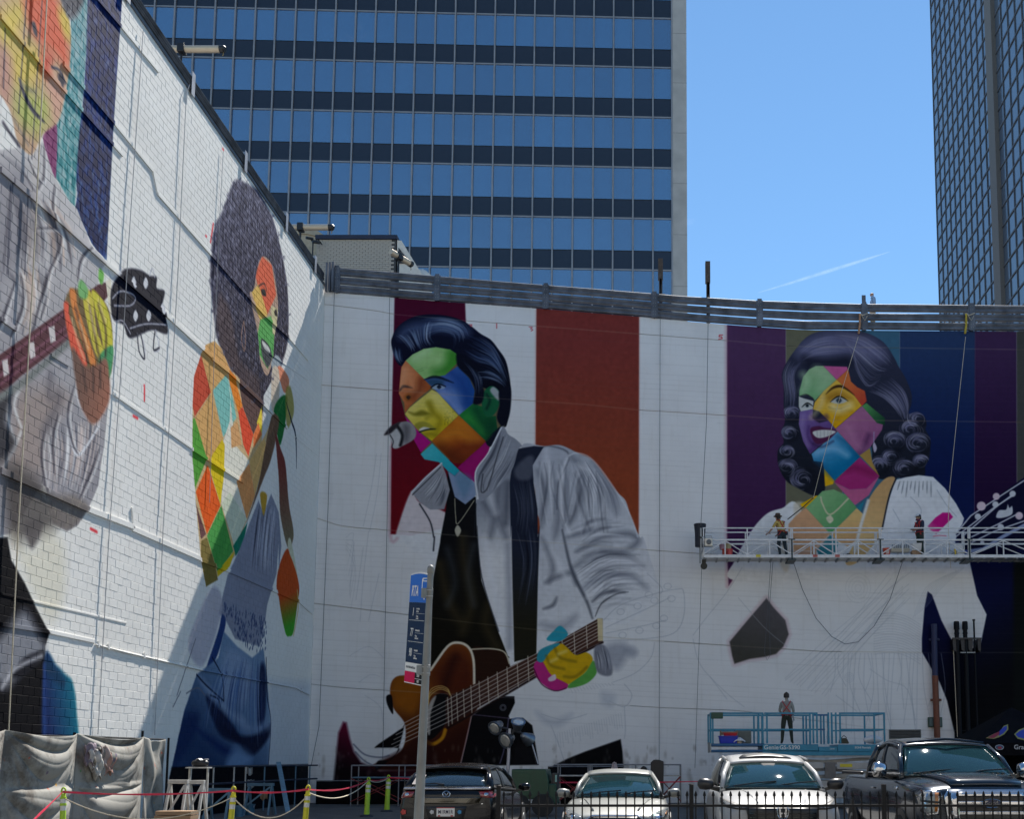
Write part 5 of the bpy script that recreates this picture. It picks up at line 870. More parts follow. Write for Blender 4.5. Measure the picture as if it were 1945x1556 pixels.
sill = MB(); sill.bb(-BAYW / 2 + .05, BAYW / 2 - .05, -.09, .0, -.05, .05); sill = sill.build('sill', M_mul)
f1 = True; rp_, rs_ = MB(), MB(); npane = 0
for k in range(-12, 8):
    z = zb + k * FH
    for b in range(NB):
        x = -(b + .5) * BAYW; px = CX + F * (1.5 + x) / (TY * cos(TH) + (z - 1.6) * sin(TH)); ok = 0 <= k <= 6 and px > 190 + max(0, (5.2 - k)) * 62 and b < 27
        if ok and npane < 299:
            npane += 1
            for pr in (pane, spn):
                o = pr if f1 else link(pr.copy()); o.parent = tw; o.location = (x, -.01, z)
            o = sill if f1 else link(sill.copy()); o.parent = tw; o.location = (x, 0, z); f1 = False
        else:
            rp_.bb(x - BAYW / 2 + .07, x + BAYW / 2 - .07, -.03, -.01, z - WH + .05, z - .05); rs_.bb(x - BAYW / 2 + .07, x + BAYW / 2 - .07, -.06, -.01, z + .05, z + FH - WH - .05)
o = rp_.build('window_pane', M_tg, tw); o['kind'] = 'stuff'
o = rs_.build('spandrel_panel', M_sp, tw); o['kind'] = 'stuff'
mul = MB(); mul.bb(-.055, .055, -.2, .0, 0, 62); mul = mul.build('mullion', M_mul, tw); mul.location = (0 - .06, 0, 0)
for b in range(1, NB + 1):
    o = link(mul.copy()); o.parent = tw; o.location = (-b * BAYW, 0, 0)
m = MB(); m.bb(-NB * BAYW, 1.06, -.2, 30, 62, 63.2); m.build('parapet', M_pier, tw)

# ------------------------------------------------------------------ far tower on the right edge, its lattice face seen at a slant
RX = 33.0; RYF = RX * F / 536 / cos(TH) * .94
rt = thing('lattice_tower', 'tall grey-blue tower with a fine window lattice at the right edge', 'building', (RX, RYF, 0))
M_rg = mat('grey_glass', (.10, .135, .19), .15, var=.15, scale=.3, spec=.9); M_rf = mat('lattice_frame', (.105, .105, .12), .6, .2, var=.1, scale=1)
m = MB(); m.bb(.06, 36, -34, 0, 0, 104); m.build('glass_wall', M_rg, rt)
m = MB()
y = 0
while y > -34: m.bb(-.03, .06, y - .09, y, 0, 104); y -= 1.75
z = 3
while z < 104: m.bb(-.025, .06, -34, 0, z, z + .16); z += 1.95 if int(z / 1.95) % 2 else 1.95
o = m.build('window_lattice', M_rf, rt); o['kind'] = 'stuff'
yp = RX * F / (1893 - CX) / cos(TH) * .94 - RYF
m = MB(); m.bb(-.35, .3, yp - .9, yp + .9, 42, 104); m.build('pier', mat('pier_dark', (.17, .155, .15), .8, var=.1), rt)
m = MB(); m.prism([(-.4, yp - 1.6, 36), (-.4, yp + 2.8, 36), (-.4, yp + .9, 42), (-.4, yp - .9, 42)], (1, 0, 0)); m.bb(-.4, .6, yp - 1.6, yp + 2.8, 20, 36); m.build('pier_base', mat('pier_base', (.30, .29, .28), .8, var=.1), rt)
m = MB(); m.beam((-.7, yp - 2.5, 33.5), (-.7, yp - 14, 46), .3, 1.2); m.build('brace', mat('pier_dark', (.17, .155, .15)), rt)

# ------------------------------------------------------------------ brick penthouse on the roof
PY = 46.0; A, B = atY(602, 455, PY), atY(752, 462, PY)
ph = thing('penthouse', 'grey brick stair penthouse with dark flat cap on the roof', 'rooftop building', (A.x, PY, 16.75))
W_ = B.x - A.x; H_ = A.z - 16.75
M_brk = mat('grey_brick', (.44, .40, .35), .85, var=.12, scale=3, bump=.2); M_mort = mat('dark_mortar', (.07, .07, .075), .9)
m = MB(); m.bb(0, W_, .03, 4, 0, H_); m.build('wall', M_mort, ph)
cap = MB(); cap.bb(-.06, W_ + .06, -.08, 4.06, H_ + .002, H_ + .2); cap.build('roof_cap', mat('dark_cap', (.02, .025, .05), .5, .2), ph)
bk = MB(); bk.bb(-.128, .128, 0, .05, -.042, .042); bk = bk.build('brick', M_brk); fb = True; nb = 0; rb = MB()
for r in range(int(H_ / .1)):
    zc = H_ - .05 - r * .1; x = .128 + (.137 if r % 2 else 0)
    if r % 2: rb.bb(.003, .122, .0, .05, zc - .042, zc + .042)
    while x < W_ - .1:
        if nb < 298:
            o = bk if fb else link(bk.copy()); fb = False; o.parent = ph; o.location = (x, rnd.uniform(-.004, .004), zc); nb += 1
        else: rb.bb(x - .128, x + .128, 0, .05, zc - .042, zc + .042)
        x += .272
o = rb.build('brick', M_brk, ph); o['kind'] = 'stuff'
m = MB(); Q = [atY(x, y, PY) for x, y in ((754, 455), (762, 456), (802, 522), (802, 560), (754, 560))]
m.prism([(q.x - A.x, .04, q.z - 16.75) for q in Q], (0, 4, 0)); m.build('stair_hood', mat('white_render', (.66, .63, .58), .8, var=.08, bump=.1), ph)
m = MB(); Q = [atY(x, y, PY) for x, y in ((757, 470), (774, 492), (774, 500), (757, 500))]; m.prism([(q.x - A.x, -.02, q.z - 16.75) for q in Q], (0, .05, 0)); m.build('hood_opening', mat('dark_steel', (.03, .03, .035), .5, .3), ph)
p0 = atY(585, 460, 50)
tk = thing('roof_vent', 'round tan rooftop vent behind the brick penthouse', 'vent', (p0.x, 50, 16.75)); h = p0.z - 16.75
m = MB(); m.lathe([(.9, 0), (.9, h), (.86, h + .3), (.6, h + .5), (.2, h + .58)], 20); m.build('drum', mat('tan_metal', (.42, .34, .24), .6), tk, smooth=True, sharp=40)
m = MB(); m.lathe([(.96, h - .05), (.96, h + .02)], 20); m.build('band', mat('tan_metal', (.42, .34, .24)), tk)
p0 = atY(800, 516, 48); tk = thing('roof_dome', 'pale round rooftop dome right of the penthouse', 'vent', (p0.x, 48, 16.75)); h = p0.z - 16.75
m = MB(); m.lathe([(.55, 0), (.55, h - .5), (.5, h - .2), (.3, h), (.08, h + .05)], 18); m.build('dome', mat('white_render', (.66, .63, .58)), tk, smooth=True, sharp=40)
m = MB(); m.lathe([(.6, h - .55), (.6, h - .48)], 18); m.build('band', M_rail, tk)
# security cameras on a bracket
p0 = atY(592, 452, 45.4); sc_ = thing('security_camera', 'black pair of security cameras on a bracket left of the penthouse', 'camera', tuple(p0))
M_blk = mat('black_plastic', (.012, .012, .015), .45)
m = MB(); m.beam((.25, .2, .0), (.28, .55, .0), .05, .05); m.beam((-.1, .2, -.02), (.25, .2, -.02), .04, .04); m.beam((0, .2, -.02), (0, .2, -1.2), .05, .05); m.build('bracket', M_blk, sc_)
for x, zz in ((-.12, .06), (.18, -.14)):
    m = MB(); m.tube([(x + .12, .2, zz), (x - .14, -.02, zz - .05)], .06, 10); m.build('camera_body', M_blk, sc_)
# tube floodlights on posts at the roof edge
def floodlight(px, py, Y, L, label, right=True, rz=0):
    p = atY(px, py, Y); t = thing('floodlight', label, 'floodlight', tuple(p), rz, 'floodlights on the roof edge')
    m = MB(); m.tube([(0, 0, -1.6), (0, 0, -.12)], .045, 8); m.build('pole', M_blk, t)
    m = MB(); m.bb(-.12, .14, -.16, .16, -.17, .16); m.bb(-.1, .1, -.1, .1, .16, .19); m.build('bracket', M_blk, t, bevel=.015)
    m = MB(); m.tube([(-.5, 0, 0), (L, 0, 0)], .13, 14); m.build('housing', mat('tan_housing', (.50, .42, .32), .4, .2, var=.1, stretch=(.3, 3, 3)), t, smooth=True, sharp=40)
    m = MB(); m.tube([(L - .02, 0, 0), (L + .14, 0, .0), (L + .2, 0, -.02)], [.145, .145, .09], 14); m.build('end_cap', M_blk, t)
    m = MB(); m.tube([(L + .12, 0, -.13), (L + .12, 0, -.22), (L + .10, 0, -.27)], .018, 6); m.build('hook', mat('brass', (.35, .22, .08), .4, .6), t)
    return t
floodlight(345, 93, 37.0, 1.5, 'long tan tube floodlight over the white left wall, the nearest one')
floodlight(571, 432, 42.5, 1.25, 'tan tube floodlight beside the brick penthouse')
floodlight(757, 487, 43.0, .7, 'short tan floodlight seen end-on in front of the penthouse', rz=radians(62))
# steel posts on the roof
for px, yt, yb, lab in ((1255, 493, 562, 'rusty steel roof post in front of the tower pier'), (1345, 498, 570, 'slim mossy steel roof post against open sky')):
    a, b = atY(px + 2, yt, YF + .5), atY(px, yb, YF + .5); t = thing('roof_post', lab, 'post', (b.x, b.y, 16.75), 0, 'steel posts on the roof')
    M_ru = mat('rusty_steel', (.10, .075, .06), .8, .3, var=.4, scale=9, bump=.3); h = a.z - 16.75; hb = b.z - 16.75; mid = hb + (h - hb) * .52
    m = MB(); m.bb(-.04, .04, -.1, .1, 0, mid); m.bb(-.07, .07, -.1, -.085, 0, mid); m.bb(-.07, .07, .085, .1, 0, mid); m.build('shaft', M_ru, t)
    m = MB(); m.bb(-.11, .09, -.11, .11, mid - .12, h); m.build('sleeve', M_ru, t, bevel=.01)
    m = MB(); m.bb(-.16, .18, -.14, .14, hb - .1, hb + .03); m.build('bracket', M_rail, t)

# ------------------------------------------------------------------ hanging ropes and cables on the walls
M_cab = mat('grey_cable', (.07, .075, .09), .6); M_rope = mat('cream_rope', (.55, .48, .36), .8, var=.2, scale=30)
def hang(name, label, pl, plane, off, r, m_, cat='cable', group=None):
    P = [atY(x, y, YF - off) if plane == 'F' else atX(x, y, XL + off) for x, y in pl]; m = MB(); m.tube(P, r, 6); o = m.build(name, m_); o.location = P[-1]
    for v in o.data.vertices: v.co -= P[-1]
    tag(o, label, cat, group); return o
hang('hanging_cable', 'dark cable down the white strip beside the corner', [(636, 530), (635, 558), (623, 968), (606, 1380), (591, 1456)], 'F', .15, .011, M_cab, group='cables down the front wall')
hang('hanging_cable', 'dark cable hanging left of the maroon stripe', [(741, 515), (740, 562), (737, 851), (735, 1000), (727, 1443)], 'F', .15, .010, M_cab, group='cables down the front wall')
hang('hanging_cable', 'dark cable hanging right of the rust-brown stripe', [(1256, 540), (1254, 606), (1253, 900), (1252, 1450)], 'F', .15, .011, M_cab, group='cables down the front wall')
hang('hanging_cable', 'pale grey cable hanging left of the blue scissor lift', [(1333, 1072), (1327, 1250), (1320, 1460)], 'F', .9, .010, M_cab, group='cables down the front wall')
hang('hanging_cable', 'pale cable across the black field beside the pipes', [(1810, 1212), (1814, 1300), (1819, 1408)], 'F', .3, .014, M_rope, group='cables down the front wall')
hang('hanging_cable', 'loose black cable hanging in a wide loop under the painting stage', [(1507, 1068), (1524, 1120), (1550, 1175), (1580, 1210), (1605, 1224), (1630, 1220), (1660, 1190), (1690, 1140), (1714, 1068)], 'F', .25, .012, M_cab)
hang('hanging_cable', 'thin cable looped under the stage over the grey lozenge', [(1464, 1068), (1458, 1160), (1452, 1240), (1457, 1255), (1463, 1245), (1461, 1160), (1468, 1068)], 'F', .25, .009, M_cab)
hang('hanging_cable', 'cable down the white blocks right of the painted stripe', [(272, 57), (244, 468), (231, 690), (207, 1020), (186, 1396)], 'L', .06, .010, mat('pale_cable', (.34, .34, .36), .6), group='cables down the left wall')
hang('hanging_cable', 'cable down the middle of the white block wall', [(360, 160), (354, 177), (338, 520), (309, 1020), (294, 1397)], 'L', .06, .010, mat('pale_cable', (.34, .34, .36)), group='cables down the left wall')
hang('hanging_cable', 'cable beside the round-haired painted singer', [(424, 287), (417, 420), (408, 640), (398, 955)], 'L', .05, .008, mat('pale_cable', (.34, .34, .36)), group='cables down the left wall')
hang('hanging_rope', 'cream rope hanging over the leftmost painted figure', [(92, -60), (89, 0), (77, 234), (63, 520), (35, 1000), (16, 1397)], 'L', .1, .014, M_rope, 'rope')
# ------------------------------------------------------------------ people: one continuous skinned body each
def person(name, label, base, rz, mats, J=None, H=1.75, fingers=True):
    """J overrides joint positions (metres, facing -y); mats: skin, shirt, trousers, shoes"""
    s = H / 1.75
    D = dict(pelvis=(0, 0, .95), waist=(0, 0, 1.10), chest=(0, .01, 1.32), neck=(0, .01, 1.49), jaw=(0, -.015, 1.57), skull=(0, .0, 1.655), crown=(0, .005, 1.725), nose=(0, -.115, 1.615),
             ls=(.17, .01, 1.43), le=(.23, .02, 1.14), lw=(.25, -.05, .89), lp=(.25, -.07, .82), rs=(-.17, .01, 1.43), re=(-.23, .02, 1.14), rw=(-.25, -.05, .89), rp=(-.25, -.07, .82),
             lh=(.09, 0, .90), lk=(.11, -.01, .49), la=(.12, .02, .09), lt=(.14, -.14, .035), rh=(-.09, 0, .90), rk=(-.11, -.01, .49), ra=(-.12, .02, .09), rt=(-.14, -.14, .035))
    if J: D.update(J)
    R = dict(pelvis=(.15, .105), waist=(.135, .095), chest=(.165, .11), neck=(.055, .055), jaw=(.07, .085), skull=(.078, .10), crown=(.045, .06), nose=(.018, .018), ls=(.062, .062), le=(.042, .042), lw=(.03, .026), lp=(.04, .02), rs=(.062, .062), re=(.042, .042), rw=(.03, .026), rp=(.04, .02),
             lh=(.092, .092), lk=(.058, .058), la=(.042, .042), lt=(.042, .028), rh=(.092, .092), rk=(.058, .058), ra=(.042, .042), rt=(.042, .028))
    names = list(D); E = [('pelvis', 'waist'), ('waist', 'chest'), ('chest', 'neck'), ('neck', 'jaw'), ('jaw', 'skull'), ('skull', 'crown'), ('skull', 'nose'), ('chest', 'ls'), ('ls', 'le'), ('le', 'lw'), ('lw', 'lp'), ('chest', 'rs'), ('rs', 're'), ('re', 'rw'), ('rw', 'rp'), ('pelvis', 'lh'), ('lh', 'lk'), ('lk', 'la'), ('la', 'lt'), ('pelvis', 'rh'), ('rh', 'rk'), ('rk', 'ra'), ('ra', 'rt')]
    V = [tuple(c * s for c in D[n]) for n in names]; RR = [tuple(r * s * (1 if n in ('neck', 'jaw', 'skull', 'crown', 'nose', 'lp', 'rp', 'lw', 'rw') else 1.25) for r in R[n]) for n in names]; ed = [(names.index(a), names.index(b)) for a, b in E]
    if fingers:
        for sd in 'lr':
            w_, p_ = Vector(D[sd + 'w']), Vector(D[sd + 'p']); d = (p_ - w_).normalized(); side = d.cross(Vector((0, 0, 1)) if abs(d.z) < .8 else Vector((0, 1, 0))).normalized(); dn = d.cross(side)
            for k, (off, ln) in enumerate(((-.03, .07), (-.011, .082), (.011, .078), (.03, .062), (.04, .05))):
                a = p_ + side * off + d * (.02 if k < 4 else -.04); b = a + d * ln * .5 + dn * .012 + (side * .03 if k == 4 else side * 0); c = b + d * ln * .45 + dn * .028
                i0 = len(V); V += [tuple(q * s) for q in (a, b, c)]; RR += [(.010 * s, .010 * s), (.009 * s, .009 * s), (.007 * s, .007 * s)]; ed += [(names.index(sd + 'p'), i0), (i0, i0 + 1), (i0 + 1, i0 + 2)]
    me = bpy.data.meshes.new('tmp'); me.from_pydata(V, ed, []); tmp = link(bpy.data.objects.new('tmp', me))
    sk = tmp.modifiers.new('s', 'SKIN'); sk.use_smooth_shade = True; sk.branch_smoothing = .4
    for i, r in enumerate(RR): me.skin_vertices[0].data[i].radius = r
    me.skin_vertices[0].data[0].use_root = True
    ss = tmp.modifiers.new('u', 'SUBSURF'); ss.levels = 2; ss.render_levels = 2
    dg = bpy.context.evaluated_depsgraph_get(); dg.update(); bm_ = bpy.data.meshes.new_from_object(tmp.evaluated_get(dg)); bpy.data.objects.remove(tmp); bm_.name = 'body'
    for m in mats: bm_.materials.append(m)
    segs = []
    reg = {('neck', 'jaw'): 0, ('jaw', 'skull'): 0, ('skull', 'crown'): 0, ('skull', 'nose'): 0, ('le', 'lw'): 0, ('lw', 'lp'): 0, ('re', 'rw'): 0, ('rw', 'rp'): 0, ('pelvis', 'lh'): 2, ('lh', 'lk'): 2, ('lk', 'la'): 2, ('pelvis', 'rh'): 2, ('rh', 'rk'): 2, ('rk', 'ra'): 2, ('la', 'lt'): 3, ('ra', 'rt'): 3}
    for a, b in E: segs.append((Vector(D[a]) * s, Vector(D[b]) * s, reg.get((a, b), 1), R[a][0]))
    for f in bm_.polygons:
        c = Vector(f.center); best = 9; mi = 0
        for a, b, k, r in segs:
            d = b - a; t = max(0, min(1, (c - a).dot(d) / d.length_squared)); dist = (c - a - d * t).length - r * s * .5
            if dist < best: best = dist; mi = k
        f.material_index = mi; f.use_smooth = True
    t = thing(name, label, 'person', base, rz); o = link(bpy.data.objects.new('body', bm_)); o.parent = t
    # face: eyes, mouth and ears as small pieces
    sc = Vector(D['skull']) * s; fwd = (Vector(D['nose']) * s - sc); fwd.z = 0; fwd.normalize(); sd = Vector((-fwd.y, fwd.x, 0))
    m = MB()
    for k in (-1, 1): m.lathe([(.011, 0), (.009, .006), (.003, .009)], 8, sc + fwd * .088 + sd * .033 * k + Vector((0, 0, -.012)), fwd)
    m.build('eyes', mat('eye_dark', (.02, .015, .012), .3), t)
    m = MB(); m.box(sc + fwd * .085 + Vector((0, 0, -.085)), (.045, .02, .012), Vector((0, -1, 0)).rotation_difference(fwd).to_matrix()); m.build('mouth', mat('lips', (.28, .10, .08), .5), t)
    for k in (-1, 1): m = MB(); m.lathe([(.004, -.012), (.028, 0), (.02, .014)], 8, sc + sd * .082 * k + Vector((0, 0, -.015)), sd * k); m.build('ear', mats[0], t, smooth=True)
    return t, D, s, sc, fwd, sd
def cap_of_hair(t, sc, fwd, m_, back=.02, r=.108, low=-.02, name='hair'):
    m = MB()
    def fn(u, v):
        a = u * 2 * pi; e = v * pi / 2; f_ = Vector((cos(a) * cos(e), sin(a) * cos(e), sin(e))); c_ = sc - fwd * back + Vector((0, 0, .02)); p = c_ + Vector((f_.x * r * .9, f_.y * r, f_.z * r * .98))
        if v == 0: p.z += low - (.07 if (p - c_).dot(fwd) < 0 else 0)
        return tuple(p)
    m.grid(fn, 18, 6); return m.build(name, m_, t, smooth=True)
SK1 = mat('skin_light', (.42, .25, .17), .55, var=.06); SK2 = mat('skin_brown', (.20, .11, .07), .55, var=.06)
M_yel = mat('mustard_cotton', (.50, .36, .10), .9, var=.12, scale=25, bump=.2); M_dkt = mat('dark_denim', (.022, .035, .045), .9, var=.2, scale=30, bump=.2); M_shoe = mat('dark_shoe', (.03, .028, .026), .7)
M_red = mat('red_webbing', (.45, .03, .03), .7); M_navy = mat('navy_cotton', (.022, .028, .06), .9, var=.15, scale=25, bump=.2); M_olive = mat('olive_cotton', (.27, .275, .26), .9, var=.15, scale=25, bump=.2); M_lblue = mat('pale_blue_cotton', (.26, .38, .55), .9, var=.1, scale=25)
def harness(t, D, s, back=True):
    y = .135 * (1 if back else -1)
    m = MB(); c = Vector(D['chest']); w_ = Vector(D['waist']); pv = Vector(D['pelvis']); off = Vector((0, y, 0))
    def P(p, dx, dz=0): return (p + off + Vector((dx, 0, dz))) * s
    m.tube([P(c, -.13, .12), P(c, 0, -.08), P(w_, .13, -.02)], .017, 6); m.tube([P(c, .13, .12), P(c, 0, -.08), P(w_, -.13, -.02)], .017, 6)
    ring = [(pv + Vector((.17 * cos(a), .135 * sin(a), .06))) * s for a in [k * pi / 8 for k in range(17)]]; m.tube(ring, .02, 6)
    for k in (-1, 1): m.tube([P(pv, .12 * k, .06), (pv + Vector((.17 * k, 0, -.1))) * s, (pv + Vector((.12 * k, -.11, -.02))) * s], .016, 6); m.tube([(c + Vector((.13 * k, .1, .12))) * s, (c + Vector((.13 * k, 0, .165))) * s, (c + Vector((.13 * k, -.12, .08))) * s, (w_ + Vector((.1 * k, -.12, 0))) * s], .016, 6)
    return m.build('harness', M_red, t)
# ------------------------------------------------------------------ hanging painting stage
M_alu = mat('aluminium', (.50, .51, .52), .42, .55, var=.12, scale=5, bump=.05); M_gal = mat('old_galvanised', (.30, .31, .31), .55, .4, var=.2, scale=5)
SY = 38.55; S0 = atY(1336, 1062, SY); zb_ = S0.z; zf = atY(1600, 1055, SY).z; zm = atY(1600, 1026, SY).z; zt_ = atY(1600, 1003.5, SY).z; x0 = S0.x; LS = 15.4
stg = thing('swing_stage', 'long aluminium painting stage hanging in front of the painted woman', 'hanging scaffold', (x0, SY, zb_))
DZ, MZ, TZ = zf - zb_, zm - zb_, zt_ - zb_; DEP = .75
def sx_(px): return atY(px, 1040, SY).x - x0
joints_ = [sx_(1335), sx_(1504), sx_(1672), sx_(1841), LS]
for a, b in zip(joints_, joints_[1:]):
    m = MB(); m.bb(a + .02, b - .02, 0, DEP, .06, DZ - .02)
    m.bb(a + .02, b - .02, -.03, 0, .04, DZ + .02); m.bb(a + .02, b - .02, DEP, DEP + .03, .04, DZ + .02); m.build('deck', M_alu, stg, bevel=.006)
    for k in range(int((b - a) / .42)):
        m = MB(); m.bb(a + .1 + k * .42, a + .16 + k * .42, -.01, DEP, .0, .058); m.build('cross_bar', M_gal, stg)
    for yy in (0, DEP):
        m = MB(); m.bb(a, b, yy - .025, yy + .025, MZ - .03, MZ + .03); m.build('mid_rail', M_alu, stg)
        m = MB(); m.bb(a, b, yy - .02, yy + .02, TZ - .022, TZ + .022); m.build('top_rail', M_alu, stg)
        n = 4; w_ = (b - a) / n
        for k in range(n + 1):
            x = a + k * w_ + (.03 if k == 0 else -.03 if k == n else 0); m = MB(); m.bb(x - .022, x + .022, yy - .022, yy + .022, DZ, MZ if k % 2 else TZ); m.build('upright', M_alu, stg)
        for k in range(n):
            p, q = (a + k * w_, a + (k + 1) * w_); d = (DZ + .02, MZ - .03) if k % 2 == 0 else (MZ - .03, DZ + .02)
            m = MB(); m.beam((p, yy, d[0]), (q, yy, d[1]), .035, .035); m.build('brace', M_alu, stg)
for j in joints_[1:-1]:
    m = MB(); m.bb(j - .03, j + .03, -.05, -.03, -.02, MZ + .02); m.bb(j - .16, j + .16, -.05, DEP + .05, -.05, .0); m.bb(j - .13, j + .13, -.05, .0, MZ + .0, MZ + .035); m.build('joint_bracket', mat('dark_teal_steel', (.03, .05, .055), .5, .4), stg)
for px, lab in ((1590, 'r'), (1440, 'y'), (1548, 'r')):
    x = sx_(px); m = MB(); m.bb(x - .09, x + .09, -.036, -.031, .06, .16); m.build('sticker', mat('yellow_sticker', (.6, .5, .03), .6) if lab == 'y' else mat('red_sticker', (.45, .10, .08), .6), stg)
m = MB(); m.bb(sx_(1703), sx_(1735), -.036, -.031, .07, .15); m.build('sticker', mat('white_sticker', (.62, .62, .6), .6), stg)
# hoist at the left end: frame, motor, lamp head, wheel
m = MB()
for yy in (0, DEP): m.bb(-.12, -.06, yy - .03, yy + .03, -.02, TZ + .0)
m.bb(-.12, .0, -.03, DEP + .03, MZ + .05, MZ + .12); m.tube([(-.05, -.05, MZ), (-.0, -.08, .4), (-.13, -.05, .1), (-.12, -.04, -.1)], .018, 6); m.build('end_frame', M_gal, stg)
m = MB(); m.lathe([(.2, 0), (.2, .5), (.23, .82), (.24, .84), (.24, .88), (.19, .88)], 14, (-.11, .3, MZ - .2)); m.build('motor_cover', mat('black_rubber', (.012, .016, .028), .6), stg, smooth=True, sharp=40)
m = MB(); m.bb(.04, .36, -.22, -.06, MZ - .3, MZ + .04); m.build('hoist_box', mat('dull_chrome', (.45, .43, .38), .35, .7), stg, bevel=.03); m = MB(); m.lathe([(.10, 0), (.10, .02), (.06, .03)], 16, (.2, -.225, MZ - .13), (0, -1, 0)); m.build('hoist_dial', mat('dark_dial', (.10, .11, .12), .4), stg)
m = MB(); m.tube([(.08, -.14, MZ + .04), (.1, -.14, MZ + .12), (.3, -.14, MZ + .12), (.32, -.14, MZ + .04)], .018, 6); m.build('hoist_handle', mat('dull_chrome', (.45, .43, .38)), stg)
m = MB(); m.lathe([(.05, -.05), (.13, -.04), (.13, .04), (.05, .05)], 14, (.03, .2, -.24), (0, 1, 0)); m.bb(-.05, .1, .12, .28, -.16, .0); m.build('wall_roller', mat('dark_rubber', (.05, .045, .035), .8), stg)
# stage ropes and tie-off slings at the rail
def rope(name, label, P, r, m_, cat='rope', group=None):
    P = [Vector(p) for p in P]; m = MB(); m.tube([p - P[0] for p in P], r, 6); o = m.build(name, m_); o.location = P[0]; tag(o, label, cat, group); return o
rope('stage_cable', 'thin steel cable from the roof edge to the left end of the stage', [atY(1346, 560, YF + .2), atY(1345, 615, YF - .25), atY(1342, 800, 39.2), (x0 - .09, SY, zt_ + .1)], .012, M_cab)
rope('lifeline', 'thin pale lifeline slanting from the rail sling to the hatted painter', [atY(1630, 640, YF - .3), atY(1598, 745, 39.5), atY(1562, 878, 39.0), atY(1545, 946, 38.9)], .011, M_rope)
rope('lifeline', 'dark shock-absorber lanyard clipped to the hatted painter', [atY(1545, 946, 38.9), atY(1525, 964, 38.85), atY(1506, 979, 38.85), atY(1496, 987, 38.85)], .022, M_blk)
rope('lifeline', 'thin pale lifeline from the right rail sling down to the stage', [atY(1834, 640, YF - .3), atY(1818, 790, 39.3), atY(1803, 938, 38.9), atY(1801, 1000, 38.9), atY(1806, 1080, 39.0)], .011, M_rope)
for k, (px, lab) in enumerate(((1632, 'orange rope sling tied to the rail above the painted woman'), (1834, 'yellow rope sling tied to the rail near the right edge'))):
    a = atY(px + 1, 596, YF - .18); b = atY(px - 1, 634, YF - .2)
    t = thing('rope_sling', lab, 'rope', tuple(b), 0, 'rope slings on the guard rail'); m = MB()
    m.tube([a - b, (a + b) / 2 - b + Vector((.03, 0, 0)), Vector((0, 0, 0))], .045, 8); m.build('sling', mat('orange_rope' if k == 0 else 'yellow_rope', (.42, .22, .12) if k == 0 else (.5, .36, .04), .8, var=.3, scale=20), t)
    m = MB(); c = a - b; m.tube([c + Vector((.0, -.02, 0)), c + Vector((.12, -.03, -.08)), c + Vector((.3, -.02, .0)), c + Vector((.34, 0, .02))], .02, 6); m.tube([c + Vector((.05, -.02, -.05)), c + Vector((.2, -.03, -.3)), c + Vector((.3, -.02, -.1))], .012, 6); m.build('rope_tail', M_rope, t)
# things standing on the stage deck
def bucket(px, z, Y, r, h, col, label, group=None, rim=True, fill=None):
    p = atY(px, 1050, Y); t = thing('bucket', label, 'bucket', (p.x, Y, z), 0, group); m = MB(); m.lathe([(r * .85, 0), (r, h), (r * 1.06, h), (r * 1.06, h - .04), (r * 1.0, h - .04)], 16); m.build('pail', mat('bucket_' + '_'.join(str(int(c * 100)) for c in col), col, .45, var=.08), t, smooth=True, sharp=35)
    m = MB(); m.tube([(r * cos(a), -r * .3, h - .03 - r * .9 * sin(a)) for a in [pi * k / 8 for k in range(9)]], .008, 5); m.build('handle', M_alu, t)
    if fill: m = MB(); m.lathe([(r * .96, h - .05), (r * .5, h - .045)], 16); m.build('paint', mat('paint_' + '_'.join(str(int(c * 100)) for c in fill), fill, .3), t)
    return t
zd = zf + .0
bucket(1378, zd, SY + .35, .14, .30, (.50, .06, .03), 'red-orange bucket leftmost on the painting stage', 'buckets on the stage'); bucket(1383.5, zd + .30, SY + .4, .12, .22, (.40, .36, .20), 'dull cream tub stacked on the leftmost bucket'); bucket(1386, zd, SY + .15, .12, .26, (.48, .05, .05), 'red bucket beside the leftmost bucket', 'buckets on the stage'); bucket(1372, zd + .3, SY + .42, .12, .20, (.40, .22, .28), 'pink tub stacked on the leftmost bucket')
t = bucket(1684, zd, SY + .2, .15, .30, (.55, .07, .03), 'orange-red bucket with white print near the stage middle', 'buckets on the stage'); m = MB()
for k in range(3): m.bb(-.07 + k * .02, .05 + k * .01, -.152, -.148, .07 + k * .05, .10 + k * .05)
m.build('printed_mark', mat('white_sticker', (.62, .62, .6)), t)
def carton(name, px0, px1, zh, Y, d, mtl, label, lid=None, cat='box', z=None, group=None):
    a, b = atY(px0, 1050, Y), atY(px1, 1050, Y); w_ = b.x - a.x; t = thing(name, label, cat, ((a.x + b.x) / 2, Y, zd if z is None else z), 0, group); m = MB(); m.bb(-w_ / 2, w_ / 2, 0, d, 0, zh); m.build('box_body', mtl, t, bevel=.008)
    m = MB(); m.bb(-w_ / 2 - .01, w_ / 2 + .01, -.008, .0, zh * .46, zh * .54) if lid is None else m.prism([(-w_ / 2, 0, zh), (w_ / 2, 0, zh), (w_ / 2, -.1, zh + .26), (-w_ / 2, -.1, zh + .26)], (0, .01, 0)); m.build('tape' if lid is None else 'flap', lid or mat('tape', (.45, .38, .26), .4), t); return t
M_card = mat('cardboard', (.34, .22, .13), .85, var=.1, scale=6); M_wht = mat('white_plastic', (.66, .66, .66), .5, var=.05)
carton('cardboard_box', 1733, 1750, .22, SY + .12, .3, M_card, 'open cardboard box with white flap by the capped painter', lid=M_wht)
carton('paint_tray', 1693, 1728, .15, SY + .45, .2, mat('cream_plastic', (.55, .52, .42), .6), 'cream tray of spray cans behind the rail', cat='tray', z=zd + .22)
